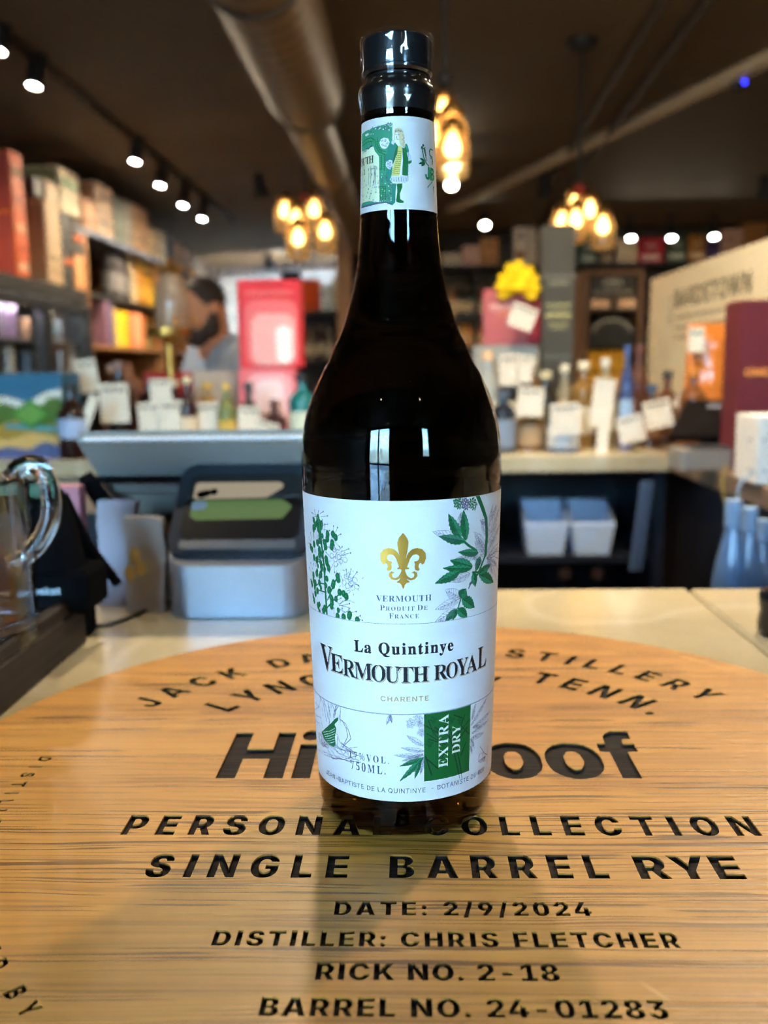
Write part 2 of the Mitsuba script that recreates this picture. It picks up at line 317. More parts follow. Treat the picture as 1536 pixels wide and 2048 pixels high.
GLYPH_DATA = '''
B ~37
B&~94~4,23,4,32,7,39,12,45,21,52,15,62,13,70,13,80,16,88,20,93,23,96,31,100,38,101,46,101,52,100,59,96,66,89,69,80,69,73,67,67,64,61,58,55,51,50,51,49,64,35,67,41,68,48,68,51,89,51,88,41,87,33,85,26,79,17,95,0,69,0,64,6,56,1,46,-1,33,-2,24,0,18,3,13,6,9,10,6,16~28,30,30,23,32,21,35,19,43,18,49,21,34,37,33,37,29,33~34,75,34,70,36,66,38,64,39,63,45,67,48,69,49,73,49,76,46,80,43,81,40,81,37,80,35,78
B,~37~2,-26,7,16,31,16,31,15,19,-26
B-~88~21,49,67,49,67,30,21,30
B.~37~5,9,6,16,8,21,12,24,16,25,21,25,26,23,28,21,30,18,32,15,32,9,30,4,28,2,25,0,21,-1,14,-1,9,2,6,6
B/~55~1,-15,1,-12,33,104,54,105,55,104,54,102,23,-14,22,-15
B0~88~3,43,4,61,5,69,8,79,11,85,15,89,20,94,28,99,39,101,49,101,61,99,68,94,74,89,77,85,81,78,83,69,85,57,85,43,83,31,81,22,76,13,70,6,63,2,52,-1,39,-1,32,0,22,4,15,11,9,19,5,31~29,57,29,39,31,29,34,24,37,22,42,19,46,19,51,21,55,25,57,29,59,36,60,43,60,57,58,66,57,72,54,76,50,79,46,81,40,80,37,78,33,74,30,68,29,61
B1~88~10,0,10,21,36,21,36,77,35,77,13,63,13,85,36,100,61,100,61,21,81,21,81,0
B2~88~6,67,6,71,7,78,11,86,14,90,18,94,24,97,28,99,39,101,52,101,63,98,72,93,75,89,78,85,81,77,82,67,79,58,73,48,61,36,43,21,82,21,82,0,7,0,7,18,44,49,52,57,56,63,57,66,57,70,54,76,52,78,48,81,41,81,36,79,33,76,30,71,30,67
B3~88~4,28,4,31,29,31,30,28,31,25,34,22,39,20,46,19,52,22,56,26,58,30,57,36,55,40,52,43,46,45,29,45,29,61,49,79,9,79,9,100,80,100,80,81,55,59,55,59,61,58,66,57,74,53,79,48,83,40,84,34,84,27,83,22,79,13,73,7,64,2,53,-1,39,-1,29,0,19,5,15,8,11,12,6,19
B4~88~2,17,2,38,39,100,64,100,64,97,27,38,51,37,51,62,75,62,75,38,87,37,87,18,75,17,75,0,50,0,50,17
B5~88~5,27,5,30,30,30,30,27,33,22,36,20,40,18,46,18,49,19,53,21,56,25,58,31,58,36,56,42,53,46,48,48,41,49,37,48,33,45,30,41,7,44,10,100,77,100,77,79,32,79,30,59,31,58,35,63,41,66,47,67,55,67,60,66,68,63,72,60,76,56,81,48,83,38,83,30,82,25,81,20,76,12,71,7,67,4,58,0,48,-1,39,-1,33,0,22,3,15,8,10,13,7,18
B7~88~8,79,8,100,81,100,81,79,41,0,15,0,54,78
B8~88~3,24,3,30,4,34,8,42,15,48,19,50,27,52,27,52,21,54,15,57,11,61,7,69,7,71,7,80,9,85,14,91,19,95,24,98,31,100,39,101,50,101,58,100,64,98,70,95,76,90,79,85,82,80,82,71,81,66,78,61,74,57,68,54,62,52,70,50,75,47,81,42,84,36,85,30,85,24,85,20,82,15,77,9,68,3,57,0,50,-1,39,-1,30,0,21,3,15,6,12,9,6,16~30,31,31,26,32,23,35,19,42,17,47,17,52,19,56,22,58,27,58,31,57,35,56,37,53,40,47,42,42,42,37,40,33,37~32,74,33,68,34,65,38,61,42,60,46,60,52,62,54,65,57,69,57,74,55,78,52,81,49,82,42,83,38,81,34,78
B9~88~6,62,6,70,7,77,10,85,12,88,18,93,22,96,30,99,38,101,50,101,55,100,63,97,70,94,77,87,79,84,82,77,83,71,83,59,80,49,73,36,48,0,22,0,22,1,27,9,45,35,42,35,30,35,24,37,18,40,12,46,9,51,6,57~30,69,30,63,32,59,35,55,40,52,46,52,51,53,56,57,58,63,59,69,57,74,53,79,49,81,42,82,38,80,32,76
B:~37~5,9,6,16,8,21,12,24,16,25,21,25,26,23,28,21,30,18,32,15,32,9,30,4,28,2,25,0,21,-1,14,-1,9,2,6,6~5,55,5,60,7,65,9,67,12,70,16,71,21,71,26,69,30,64,32,60,32,55,30,50,28,48,25,45,21,44,14,45,9,47,6,51
BA~106~2,0,35,100,70,100,101,9,104,0,75,0,69,19,37,19,36,19,30,0~50,66,43,39,63,39,52,77,52,77
BB~91~6,100,58,99,69,96,74,94,79,89,82,83,83,78,83,72,82,67,79,62,75,58,70,55,64,53,66,52,69,52,73,51,79,47,84,42,86,36,87,32,87,25,86,19,84,15,81,11,76,6,69,3,58,0,6,0~32,21,49,20,55,22,58,25,60,29,60,33,58,38,55,41,49,42,32,42~32,60,47,60,53,61,55,63,57,68,57,71,56,74,54,77,50,79,32,79
BC~102~4,44,4,55,6,65,9,74,12,81,15,85,24,94,33,98,38,100,48,101,58,101,66,100,73,97,81,93,87,88,93,79,96,72,97,64,71,64,70,68,69,71,64,76,58,78,50,79,45,77,40,75,37,71,33,65,31,55,31,45,33,36,36,29,40,25,44,23,50,21,56,21,62,23,66,26,69,29,70,32,71,36,97,36,97,31,95,26,93,20,89,15,81,7,69,1,58,-1,44,-1,33,2,23,7,15,15,11,21,6,32
BD~98~6,100,49,100,58,99,64,97,73,93,79,88,84,83,90,73,93,64,94,55,94,40,91,30,87,21,83,15,76,9,70,6,66,3,54,0,6,0~32,22,47,22,56,24,62,28,66,34,67,40,68,47,68,53,67,62,65,67,63,70,59,74,55,76,47,78,32,78
BE~85~6,100,79,100,79,79,32,78,32,61,76,61,76,40,32,40,32,22,79,21,79,0,6,0
BF~81~6,100,77,100,77,79,32,78,32,56,74,56,74,36,32,36,32,0,6,0
BG~103~4,44,4,55,5,62,8,73,11,79,15,85,22,91,26,94,33,98,42,100,48,101,61,101,71,98,80,94,85,90,91,83,95,76,97,67,70,67,68,72,63,76,56,79,48,78,42,76,37,72,34,68,32,62,31,55,31,45,32,38,34,33,37,28,41,25,45,23,50,21,59,22,65,24,70,28,72,31,73,35,72,36,54,36,54,55,98,55,97,33,95,24,92,18,87,12,83,8,77,4,71,1,58,-1,44,-1,33,2,24,6,15,15,10,22,6,32
BH~102~6,100,32,100,32,62,69,62,69,100,95,100,95,0,69,0,69,40,32,40,32,0,6,0
BI~65~4,0,4,21,20,21,20,79,4,79,4,100,61,100,61,79,45,79,46,21,61,21,61,0
BJ~81~3,27,3,38,28,38,28,28,29,26,31,22,36,19,42,20,46,22,48,26,48,28,48,100,74,100,74,25,72,17,67,9,61,3,57,2,48,-1,33,-1,24,0,16,4,9,10,7,13,5,18
BK~102~6,100,32,100,33,55,44,71,67,100,98,100,64,59,63,57,100,0,69,0,47,36,45,39,32,25,32,0,6,0
BL~78~6,100,32,100,32,22,74,21,74,0,6,0
BM~129~6,100,47,100,58,61,64,35,70,59,82,100,122,100,122,0,97,0,97,75,88,42,75,0,54,0,40,43,32,73,32,0,6,0
BN~104~6,0,6,100,34,100,63,54,71,37,71,100,97,100,97,0,70,0,43,42,32,64,32,62,33,41,33,0
BO~105~4,44,4,55,6,65,9,74,12,81,15,85,23,92,32,97,39,100,48,101,61,101,71,98,79,95,85,91,89,86,93,81,97,72,100,65,101,55,100,40,99,32,94,21,89,14,82,8,73,3,66,0,58,-1,48,-1,42,0,32,3,23,8,15,15,11,21,6,32~31,55,31,42,33,35,38,27,42,24,47,22,55,21,61,23,64,25,68,28,70,31,72,35,74,42,74,45,74,58,73,64,70,69,68,72,64,75,58,78,50,79,42,76,39,74,36,71,33,64
BP~89~6,100,53,100,61,99,69,96,76,91,81,84,85,75,86,69,86,61,85,54,81,45,76,39,71,36,66,33,59,31,53,30,32,30,32,0,6,0~32,51,47,51,49,52,54,54,57,56,59,63,59,67,58,72,54,76,52,78,46,79,32,79
BQ~106~4,44,5,60,8,72,14,83,23,92,27,95,34,98,39,100,48,101,58,101,66,100,71,98,79,95,85,91,89,86,93,81,97,72,100,65,101,55,101,45,100,35,97,28,94,21,91,16,86,11,100,-6,101,-8,79,-8,71,2,61,-1,48,-1,36,1,27,5,21,9,15,15,11,21,6,32~31,55,31,42,33,36,35,31,39,26,44,23,50,21,55,22,44,36,65,36,68,31,70,31,73,36,74,45,74,58,73,64,70,69,68,72,64,75,58,78,50,79,42,76,39,74,36,71,33,64
BR~91~6,100,57,100,67,97,71,95,79,88,82,84,85,76,86,70,85,59,84,53,80,46,75,41,69,37,87,5,89,0,61,0,44,33,32,33,32,0,6,0~32,54,47,53,52,55,55,56,57,59,59,63,59,68,57,73,53,77,49,79,32,79
BS~92~4,30,4,34,29,34,30,29,31,26,34,23,38,21,44,20,50,20,55,21,58,22,60,25,61,28,61,32,58,35,50,39,36,41,25,45,17,49,12,54,9,59,7,64,7,73,9,81,11,85,17,92,27,98,32,100,42,101,52,101,58,100,67,98,74,94,79,89,84,82,85,76,86,69,61,69,60,74,57,78,55,79,50,80,44,80,40,79,37,78,34,75,33,73,34,69,35,67,38,65,44,62,58,60,68,57,77,52,83,45,86,41,87,36,88,33,87,23,86,18,84,14,78,7,72,3,60,0,53,-1,41,-1,30,0,19,5,15,8,11,12,6,20
BT~92~3,79,3,100,88,100,88,79,59,78,59,0,33,0,33,78
BU~98~6,100,32,100,32,36,33,32,36,27,40,23,47,21,52,21,56,22,61,25,63,28,66,35,66,100,92,100,92,30,91,24,88,17,85,13,79,8,74,4,66,1,55,-1,44,-1,37,0,29,2,20,7,14,12,12,16,9,22,6,31
BV~106~2,99,3,100,31,100,46,52,53,25,54,24,61,53,75,100,103,100,103,98,71,0,36,0
BW~145~29,0,2,100,31,100,42,49,44,33,45,30,49,55,60,100,86,100,97,54,100,32,101,31,106,61,115,100,143,100,142,95,117,0,88,0,76,45,73,64,70,46,58,0
BX~104~2,0,38,51,6,100,36,100,46,84,52,71,58,82,70,100,98,100,98,98,67,53,67,51,102,0,72,0,59,19,53,30,52,31,47,22,32,0
BY~103~3,99,3,100,32,100,42,82,52,60,54,61,55,66,66,88,72,100,101,100,96,90,65,35,65,0,39,0,39,35
Ba~81~3,17,3,24,4,28,7,33,11,38,15,40,22,42,43,45,46,46,48,48,48,52,48,54,45,56,42,57,37,57,33,56,31,53,29,50,6,52,6,55,9,61,12,65,15,68,21,71,27,73,35,75,45,75,51,74,58,72,65,68,70,64,73,58,74,53,74,0,50,0,49,10,45,4,39,0,32,-1,24,-1,19,0,13,2,7,7,5,10~27,23,28,18,30,16,34,15,40,15,44,17,48,21,48,23,49,32,32,28,28,25
Bb~87~7,100,32,100,32,62,35,67,42,72,47,74,57,75,64,73,68,71,71,69,77,62,80,55,82,47,83,43,82,27,80,17,77,12,75,9,69,3,65,1,59,-1,57,-1,47,-1,44,0,38,3,34,8,32,12,32,0,7,0~31,39,32,31,33,27,35,23,38,21,42,18,46,18,51,20,54,23,55,26,57,33,57,43,55,47,54,50,51,53,46,55,42,55,38,53,34,49,32,44
Bc~81~4,32,4,41,5,47,7,55,9,59,14,64,17,67,24,72,31,74,36,75,48,75,53,74,59,72,65,68,71,63,73,60,76,52,77,48,77,46,54,44,52,50,48,54,44,55,40,55,35,53,34,51,31,47,30,39,30,35,31,27,33,23,36,20,39,18,43,18,48,20,51,23,53,26,54,30,77,28,77,23,76,18,73,13,70,10,63,4,54,0,47,-1,34,-1,26,1,20,4,14,9,9,15,6,23
Be~82~4,32,4,41,5,47,7,54,11,61,16,67,20,69,27,73,33,74,36,75,49,74,55,73,61,70,65,67,71,61,75,53,77,45,78,31,29,31,29,26,31,22,34,19,40,17,45,17,48,18,53,21,54,24,77,21,75,16,73,13,67,6,59,2,50,-1,47,-1,33,-1,24,2,18,6,12,10,9,16,5,24~30,48,30,45,54,46,53,50,51,52,48,55,44,57,39,57,35,55,31,52
Bf~57~1,55,1,73,14,74,14,82,15,89,18,94,22,98,27,101,35,103,47,103,55,101,53,83,44,83,42,83,40,81,39,78,39,73,54,73,54,55,39,54,39,0,14,0,14,54
Bh~87~7,100,32,100,32,61,35,66,40,71,44,73,51,75,58,75,65,73,70,70,75,65,78,60,80,51,80,0,55,0,55,44,53,50,50,52,46,54,42,54,37,52,34,49,33,46,32,0,7,0
Bi~39~6,91,7,97,9,100,12,103,17,105,22,105,26,103,30,100,33,95,33,91,31,86,29,84,26,82,22,81,17,81,13,82,9,85~7,73,32,73,32,0,7,0
Bk~82~7,100,32,100,32,48,34,49,52,73,81,73,55,41,82,0,53,0,37,26,32,21,32,0,7,0
Bl~44~7,100,32,100,32,22,33,21,35,19,41,18,43,4,42,0,37,0,27,0,20,1,14,4,10,7,8,12,7,17
Bn~87~7,0,7,73,31,73,32,60,34,64,38,69,42,72,48,74,51,75,61,74,66,73,72,69,75,65,78,60,80,51,80,0,55,0,55,44,53,50,50,52,46,54,42,54,37,52,34,49,33,46,32,0
Bo~85~4,32,4,41,5,47,6,53,10,60,17,67,20,69,26,72,33,74,36,75,51,74,58,73,65,69,69,66,74,60,78,52,80,45,80,42,80,28,78,21,76,16,73,12,66,5,61,2,53,0,47,-1,34,-1,25,2,18,6,12,11,9,15,6,23~30,39,30,31,32,25,36,20,39,18,43,18,47,19,49,21,53,27,55,33,54,43,53,48,51,51,48,54,44,55,38,55,35,53,33,50,30,45
Bp~87~7,73,32,73,32,62,33,62,36,67,39,70,42,73,50,75,57,75,61,74,69,70,75,64,80,56,82,51,83,44,83,30,82,24,81,20,77,12,73,7,70,4,65,1,59,0,57,-1,47,0,44,0,38,4,35,8,33,11,33,11,33,-28,7,-28~32,41,32,30,34,26,36,22,40,20,43,19,46,19,51,21,54,24,56,27,57,33,57,43,55,47,54,51,51,53,46,55,41,54,37,52,34,48,32,43
Br~58~7,73,31,73,31,60,32,60,35,68,40,72,46,74,53,74,56,73,56,52,44,53,40,51,36,48,33,43,32,0,7,0
Bs~79~5,17,3,22,5,23,27,25,29,21,31,19,37,16,45,16,48,18,49,20,49,23,45,26,20,31,15,33,9,38,7,42,5,48,6,56,9,63,12,67,15,70,21,72,30,74,44,75,50,74,58,72,62,70,68,64,71,60,73,53,73,52,72,52,50,50,49,53,47,55,42,58,35,57,32,56,30,53,30,51,31,49,35,47,51,45,61,42,69,38,72,35,74,32,75,27,75,18,71,11,64,4,55,0,45,-1,34,-1,24,0,20,2,12,6,7,12
Bt~55~1,55,1,73,12,74,12,92,37,92,37,74,51,73,51,55,37,54,37,22,38,21,40,19,50,19,52,0,43,-1,30,0,21,2,16,7,13,12,12,18,12,54
Bu~87~7,73,32,73,32,29,34,24,37,22,41,20,46,20,50,22,53,25,55,30,55,73,80,73,80,0,56,0,55,13,52,8,48,4,43,0,36,-1,29,-1,22,0,17,3,13,6,9,12,7,22
By~84~1,72,1,73,27,73,38,39,42,23,45,38,57,73,83,73,52,-9,49,-15,46,-20,41,-24,35,-27,28,-28,18,-28,8,-27,11,-8,18,-9,25,-9,28,-5,28,0
R ~37
R-~89~22,48,66,48,66,36,22,36
RA~94~3,0,39,100,55,100,91,0,76,0,68,26,67,27,26,27,17,0~42,74,31,39,63,39,53,67,47,88,46,86
RB~90~11,100,52,100,58,99,63,97,69,94,72,91,76,87,78,82,79,77,79,70,77,64,73,58,68,55,62,52,70,50,74,47,80,40,82,33,83,24,81,17,78,11,72,6,67,3,62,1,54,0,11,0~24,12,52,12,61,14,66,17,67,19,69,23,70,30,67,36,65,39,62,41,58,44,55,45,25,45~24,57,49,56,55,58,59,59,63,64,66,70,66,76,64,81,59,85,53,88,25,88
RC~100~7,44,7,55,8,63,11,73,13,78,17,84,22,90,29,95,37,99,48,101,57,101,63,100,71,98,79,93,85,87,88,82,92,75,94,68,80,68,79,73,75,78,68,85,59,88,56,89,46,88,41,87,33,82,29,78,26,74,22,65,21,55,21,45,23,32,26,26,29,22,35,16,41,13,49,11,56,11,62,12,71,17,75,22,78,26,80,32,94,32,91,23,85,13,78,6,69,1,61,-1,48,-1,37,1,27,6,20,12,14,21,9,32
RD~98~11,100,49,100,59,98,64,96,73,91,79,85,84,79,87,73,90,63,91,55,91,44,90,37,88,29,83,20,80,15,71,7,63,3,52,0,11,0~24,12,46,12,58,14,64,17,70,23,75,31,77,39,78,45,78,55,76,65,72,73,69,78,65,82,59,85,47,88,24,88
RE~82~11,100,74,100,74,88,25,88,25,56,71,56,71,45,25,45,24,12,75,12,75,0,11,0
RH~101~11,100,24,100,25,57,76,57,76,100,90,100,90,0,76,0,76,45,25,45,24,0,11,0
RI~56~6,0,6,12,21,12,21,88,6,88,6,100,51,100,51,88,35,88,35,12,51,12,51,0
RJ~77~6,24,6,34,19,34,19,25,21,20,23,16,28,12,33,10,39,10,44,12,49,16,51,20,53,26,53,100,66,100,66,24,64,15,60,9,54,3,45,0,40,-1,32,-1,25,0,18,3,12,9,8,15
RL~76~11,100,24,100,25,12,71,12,71,0,11,0
RN~102~11,100,27,100,67,36,77,18,77,100,91,100,91,0,75,0,74,1,36,62,25,81,24,82,24,0,11,0
RO~104~7,44,7,55,8,63,11,73,13,78,17,84,22,90,31,97,39,100,48,101,57,101,66,100,73,97,79,93,86,85,91,77,95,68,97,55,97,45,96,35,92,24,88,16,82,9,74,4,66,0,57,-1,44,-1,34,2,25,7,18,15,12,24,9,33~21,61,21,45,21,39,24,31,29,22,35,16,41,13,49,11,55,11,60,12,66,14,71,18,75,22,81,31,83,39,84,45,84,55,82,65,78,74,75,78,69,84,63,87,55,89,49,89,41,87,33,82,28,77,24,69
RP~87~11,100,51,100,57,99,63,97,70,94,76,87,79,82,81,73,80,61,78,55,74,48,67,42,60,39,51,37,25,37,24,0,11,0~24,49,49,48,56,50,60,52,65,58,67,66,67,74,64,81,59,85,52,88,25,88
RQ~104~7,44,8,60,11,73,17,84,21,88,25,92,31,97,37,99,48,101,57,101,62,100,68,99,75,95,83,89,89,81,93,73,96,63,97,55,97,45,95,32,92,24,89,19,85,12,79,8,92,-9,78,-9,70,2,66,0,60,-1,48,-1,39,0,28,5,20,12,13,22,9,32~21,61,21,45,21,39,24,31,29,22,35,16,41,13,49,11,55,11,61,13,61,14,48,30,48,32,61,32,72,18,75,22,81,31,83,39,84,45,84,55,82,65,78,74,75,78,69,84,63,87,55,89,49,89,41,87,33,82,28,77,24,69
RR~88~11,100,55,100,62,98,68,95,76,88,79,81,81,73,81,65,80,59,76,50,69,44,62,41,82,5,84,1,84,0,69,0,68,1,50,35,48,39,25,39,24,0,11,0~24,51,50,50,57,52,61,54,65,58,67,62,68,66,67,74,64,81,59,86,53,88,25,88
RS~87~7,25,7,28,20,28,20,26,21,21,26,16,32,12,40,10,47,10,54,12,59,14,64,18,66,21,67,25,67,30,65,34,62,38,57,40,50,43,29,48,19,54,13,60,11,64,9,70,9,76,11,83,15,89,22,95,32,100,39,101,49,101,55,100,62,97,70,93,74,88,77,82,78,78,78,73,65,73,65,76,63,81,58,85,50,89,40,89,33,88,29,86,25,82,23,77,22,71,25,66,31,61,38,58,53,55,61,52,69,48,74,44,79,37,80,31,80,21,78,16,75,10,71,6,67,3,61,1,55,-1,49,-2,39,-2,30,0,20,4,12,11,9,18
RT~87~5,88,5,100,82,100,82,88,50,88,50,0,37,0,37,88
RU~100~11,100,24,100,24,32,26,25,29,20,35,14,44,11,54,11,59,12,65,15,71,20,74,25,76,32,76,100,89,100,89,27,87,21,85,15,82,11,76,6,68,1,63,0,55,-2,42,-1,32,1,27,4,23,7,17,13,13,21,11,30
RW~134~3,98,3,100,17,100,34,30,38,14,44,42,59,99,60,100,75,100,91,38,96,16,97,15,102,38,118,100,131,100,131,96,105,0,89,0,88,1,73,59,69,75,68,81,67,82,64,66,46,1,45,0,30,0
RY~92~3,99,3,100,18,100,19,99,39,66,46,53,52,64,74,100,89,100,88,97,53,41,53,0,39,0,39,41
S ~38
S%~123~72,24,72,40,73,46,75,52,78,58,83,63,89,65,97,65,102,63,105,61,109,58,112,51,115,39,115,21,112,12,109,5,103,0,97,-1,89,-1,84,0,79,5,76,9,74,14~82,38,83,21,84,15,88,9,92,8,95,8,100,11,103,16,104,22,105,37,104,44,102,50,100,52,97,55,92,55,88,54,86,52,84,48~27,0,28,4,84,105,96,105,38,0~7,66,8,85,10,94,13,100,18,105,22,106,27,107,34,106,41,103,44,100,48,94,51,82,51,66,50,60,47,52,43,46,39,43,34,41,27,41,20,42,17,44,12,50,9,57~18,80,18,64,20,57,22,54,24,51,26,50,31,50,33,51,36,54,38,58,40,64,40,80,39,86,37,92,34,96,32,97,28,98,26,97,22,94,20,91
S.~40~11,5,11,12,12,15,14,17,18,18,21,18,25,17,28,14,29,10,29,6,27,1,25,-1,23,-2,15,-1,12,1
S0~82~5,44,6,67,8,82,12,91,14,94,19,100,24,103,30,106,39,107,44,107,51,106,56,104,62,100,66,96,72,87,76,75,77,61,77,45,76,30,73,21,68,11,62,5,54,0,47,-1,33,-1,27,1,22,4,16,9,11,17,7,28~28,55,29,31,31,16,33,13,37,9,39,8,44,8,47,10,49,12,51,15,53,24,54,38,54,68,53,81,51,91,48,94,46,96,43,97,38,97,34,93,32,90,30,86,29,74
S1~82~6,86,6,87,13,89,21,93,39,106,56,106,56,14,57,10,61,8,75,8,75,0,14,0,14,8,28,8,32,9,34,14,34,90,33,90,32,89,29,85,23,79,17,76,12,76,9,78,7,82
S5~82~6,13,6,19,7,23,12,26,18,27,19,19,21,14,25,11,32,9,36,9,40,10,46,13,48,16,51,22,52,28,52,36,50,44,48,47,44,52,39,53,34,54,24,54,15,52,9,54,13,105,69,105,70,78,62,78,59,86,58,88,56,89,23,89,23,86,21,65,21,62,32,64,41,64,53,62,63,58,70,51,72,46,74,40,75,28,72,18,69,12,63,6,53,1,41,-1,29,-1,21,0,14,3,9,7
S7~82~6,74,7,105,77,105,77,96,37,0,24,0,24,1,60,80,63,88,63,89,24,89,21,89,19,88,17,84,15,74
SA~96~-2,4,1,4,4,6,8,10,11,15,44,100,45,102,49,102,86,15,89,8,92,6,95,4,97,4,97,0,50,0,50,4,55,4,59,5,62,9,62,11,61,16,55,29,23,29,17,14,17,9,19,6,21,5,28,4,28,0,-2,0~25,36,26,35,53,35,39,69,38,68
SB~97~3,96,3,100,55,100,66,99,74,96,80,93,83,90,86,85,87,80,87,72,84,66,78,59,72,57,65,54,74,52,81,48,88,42,91,37,92,33,92,24,91,20,88,15,83,9,75,4,68,1,59,0,4,0,4,4,10,5,13,6,14,8,16,13,17,81,16,87,15,92,11,95~41,11,41,8,44,6,53,6,59,8,63,11,64,14,66,22,65,37,63,44,59,47,56,49,48,51,40,50~40,56,46,55,53,57,57,59,59,61,61,64,63,73,62,83,60,90,58,92,55,94,49,95,46,95,42,94,41,92,40,90
SC~103~6,50,6,58,7,65,12,78,19,87,29,95,40,100,53,102,60,102,66,101,85,95,88,96,90,98,92,102,96,102,96,68,92,68,91,72,85,82,75,92,68,96,65,97,54,97,47,95,41,89,36,81,34,73,32,66,31,49,33,33,36,21,40,14,44,10,53,6,58,5,67,6,75,8,82,12,88,17,94,23,94,23,98,20,98,19,88,8,82,4,72,0,62,-2,51,-2,42,-1,35,1,30,4,24,8,17,15,13,21,8,33,6,42
SD~109~3,96,3,100,55,100,68,98,75,96,81,93,87,89,93,83,99,74,102,63,103,56,103,43,100,30,96,20,92,15,88,11,82,7,76,4,65,1,57,0,5,0,5,4,9,4,13,6,15,8,16,12,16,87,15,92,12,94,9,96~40,11,42,8,45,6,54,6,59,7,63,9,69,14,70,17,75,27,76,34,77,42,77,58,76,66,74,76,70,84,66,89,59,93,54,95,44,94,42,93,40,89
SE~97~3,0,3,4,11,5,15,7,17,14,16,88,14,93,12,95,9,96,4,96,4,100,88,100,88,70,84,70,82,79,79,86,75,89,70,92,66,93,57,94,45,94,43,93,41,92,40,89,40,54,49,54,53,56,56,58,60,64,63,72,63,76,67,76,67,26,63,26,63,31,61,38,59,42,57,45,50,48,40,49,40,12,41,9,43,7,47,6,60,6,69,8,78,13,83,19,87,24,90,31,94,31,88,0
SF~89~3,0,3,4,10,5,14,8,16,13,17,18,16,88,15,92,12,94,9,95,3,96,3,100,86,100,87,100,86,70,83,70,80,81,76,87,73,90,69,92,59,94,44,94,42,93,40,91,40,54,46,54,50,55,56,59,60,65,62,71,62,76,66,76,66,26,63,26,62,32,59,39,58,43,54,46,49,48,42,49,40,49,41,11,42,8,46,5,56,4,56,0
SH~115~3,4,10,5,13,6,15,8,16,12,17,18,16,88,15,91,13,94,10,95,4,96,4,100,53,100,53,96,48,96,43,94,42,92,41,90,40,88,41,55,75,55,75,90,72,94,67,96,62,96,62,100,112,100,112,96,105,95,101,93,99,86,99,14,101,8,104,5,112,4,112,0,62,0,62,4,66,4,71,6,73,7,75,11,75,14,75,48,40,48,41,11,42,8,44,6,48,4,53,4,53,0,3,0
SI~57~3,4,8,5,13,7,15,9,17,14,17,88,15,92,13,94,9,96,3,96,3,100,53,100,53,96,48,96,43,94,41,91,40,88,40,14,41,10,43,7,48,5,54,4,54,0,3,0
SJ~72~-1,4,0,10,4,15,6,16,13,16,18,13,20,9,20,2,17,-3,17,-6,19,-8,21,-9,27,-8,30,-6,32,-1,32,86,31,90,29,93,25,95,18,96,18,100,69,100,69,96,64,96,60,94,58,92,56,87,56,17,54,5,51,-2,45,-9,39,-12,29,-14,20,-14,13,-13,6,-9,1,-4
SL~94~3,0,3,4,10,5,13,6,15,8,16,12,17,18,16,88,15,92,12,94,8,96,4,96,4,100,55,100,55,96,47,96,43,94,41,90,40,88,40,12,41,10,43,7,48,6,60,6,71,9,77,13,81,18,88,28,89,34,94,34,94,31,88,0
SM~139~3,0,3,4,11,5,14,7,15,9,17,15,17,87,16,91,14,93,10,95,3,96,3,100,41,100,70,32,98,100,135,100,135,96,130,95,127,94,125,92,123,87,123,13,124,9,125,7,130,4,135,4,135,0,87,0,87,4,93,5,96,6,98,8,100,12,100,16,100,86,63,0,59,0,25,82,24,84,23,84,24,12,25,8,27,6,31,4,37,4,37,0
SN~108~4,0,4,4,11,5,15,7,17,13,17,85,8,95,4,96,4,100,35,100,85,38,86,88,85,90,83,93,82,94,78,96,73,96,73,100,105,100,105,96,98,95,94,92,93,87,93,-2,88,-2,24,76,24,13,25,8,28,5,36,4,36,0
SO~115~6,46,6,54,8,67,13,77,17,83,22,89,31,95,40,100,53,102,64,102,72,101,80,98,90,92,97,86,104,76,107,66,109,57,109,43,108,35,105,28,99,18,92,10,83,4,73,0,63,-2,52,-2,42,0,31,4,24,10,15,19,10,28,7,36~32,57,33,34,36,22,40,13,46,7,52,3,62,3,68,5,71,7,76,12,79,19,82,30,83,44,83,62,81,73,78,83,74,89,69,93,63,97,53,97,46,94,40,88,36,81,33,67
SP~92~3,4,10,5,13,6,15,8,16,12,17,18,16,88,15,91,13,94,10,95,4,96,4,100,61,100,73,97,78,94,82,92,87,85,90,76,90,70,89,65,85,57,77,50,68,47,59,45,40,45,41,11,42,8,44,6,48,4,53,4,53,0,3,0~41,92,40,50,50,51,55,52,60,55,62,58,64,64,64,78,62,86,58,92,52,94,44,94
SQ~115~6,46,6,59,10,72,13,77,17,83,22,89,29,94,40,100,53,102,64,102,72,101,84,96,90,92,97,86,104,75,107,66,109,60,109,43,107,34,106,29,101,21,97,15,87,6,78,2,73,0,73,-1,77,-8,85,-15,93,-18,102,-18,108,-16,109,-20,101,-23,92,-25,77,-25,67,-24,57,-19,49,-12,43,-5,41,0,36,1,27,7,18,16,14,21,10,29,7,36~32,57,33,31,36,20,41,12,45,7,53,3,62,3,69,6,75,10,79,19,82,32,83,41,83,59,82,72,79,81,75,88,69,93,63,97,53,97,46,94,40,88,36,81,33,67
SR~104~3,4,10,5,13,6,15,8,16,12,17,18,16,88,15,91,13,94,10,95,4,96,4,100,61,100,69,98,76,96,84,91,89,85,91,79,92,71,90,64,84,56,77,52,70,49,70,48,97,8,102,4,106,4,106,0,74,0,48,41,44,47,40,46,40,13,42,8,44,6,46,5,53,4,53,0,3,0~40,52,47,51,56,53,61,56,64,61,66,65,67,72,66,82,63,89,60,92,57,94,54,94,45,94,43,93,41,91,40,89
ST~93~2,100,90,100,90,70,86,70,86,75,84,81,81,86,77,90,72,93,67,94,58,95,58,12,59,8,62,6,66,4,72,4,72,0,20,0,20,4,26,4,30,6,32,8,34,13,34,95,25,94,17,91,12,86,8,80,6,70,2,70
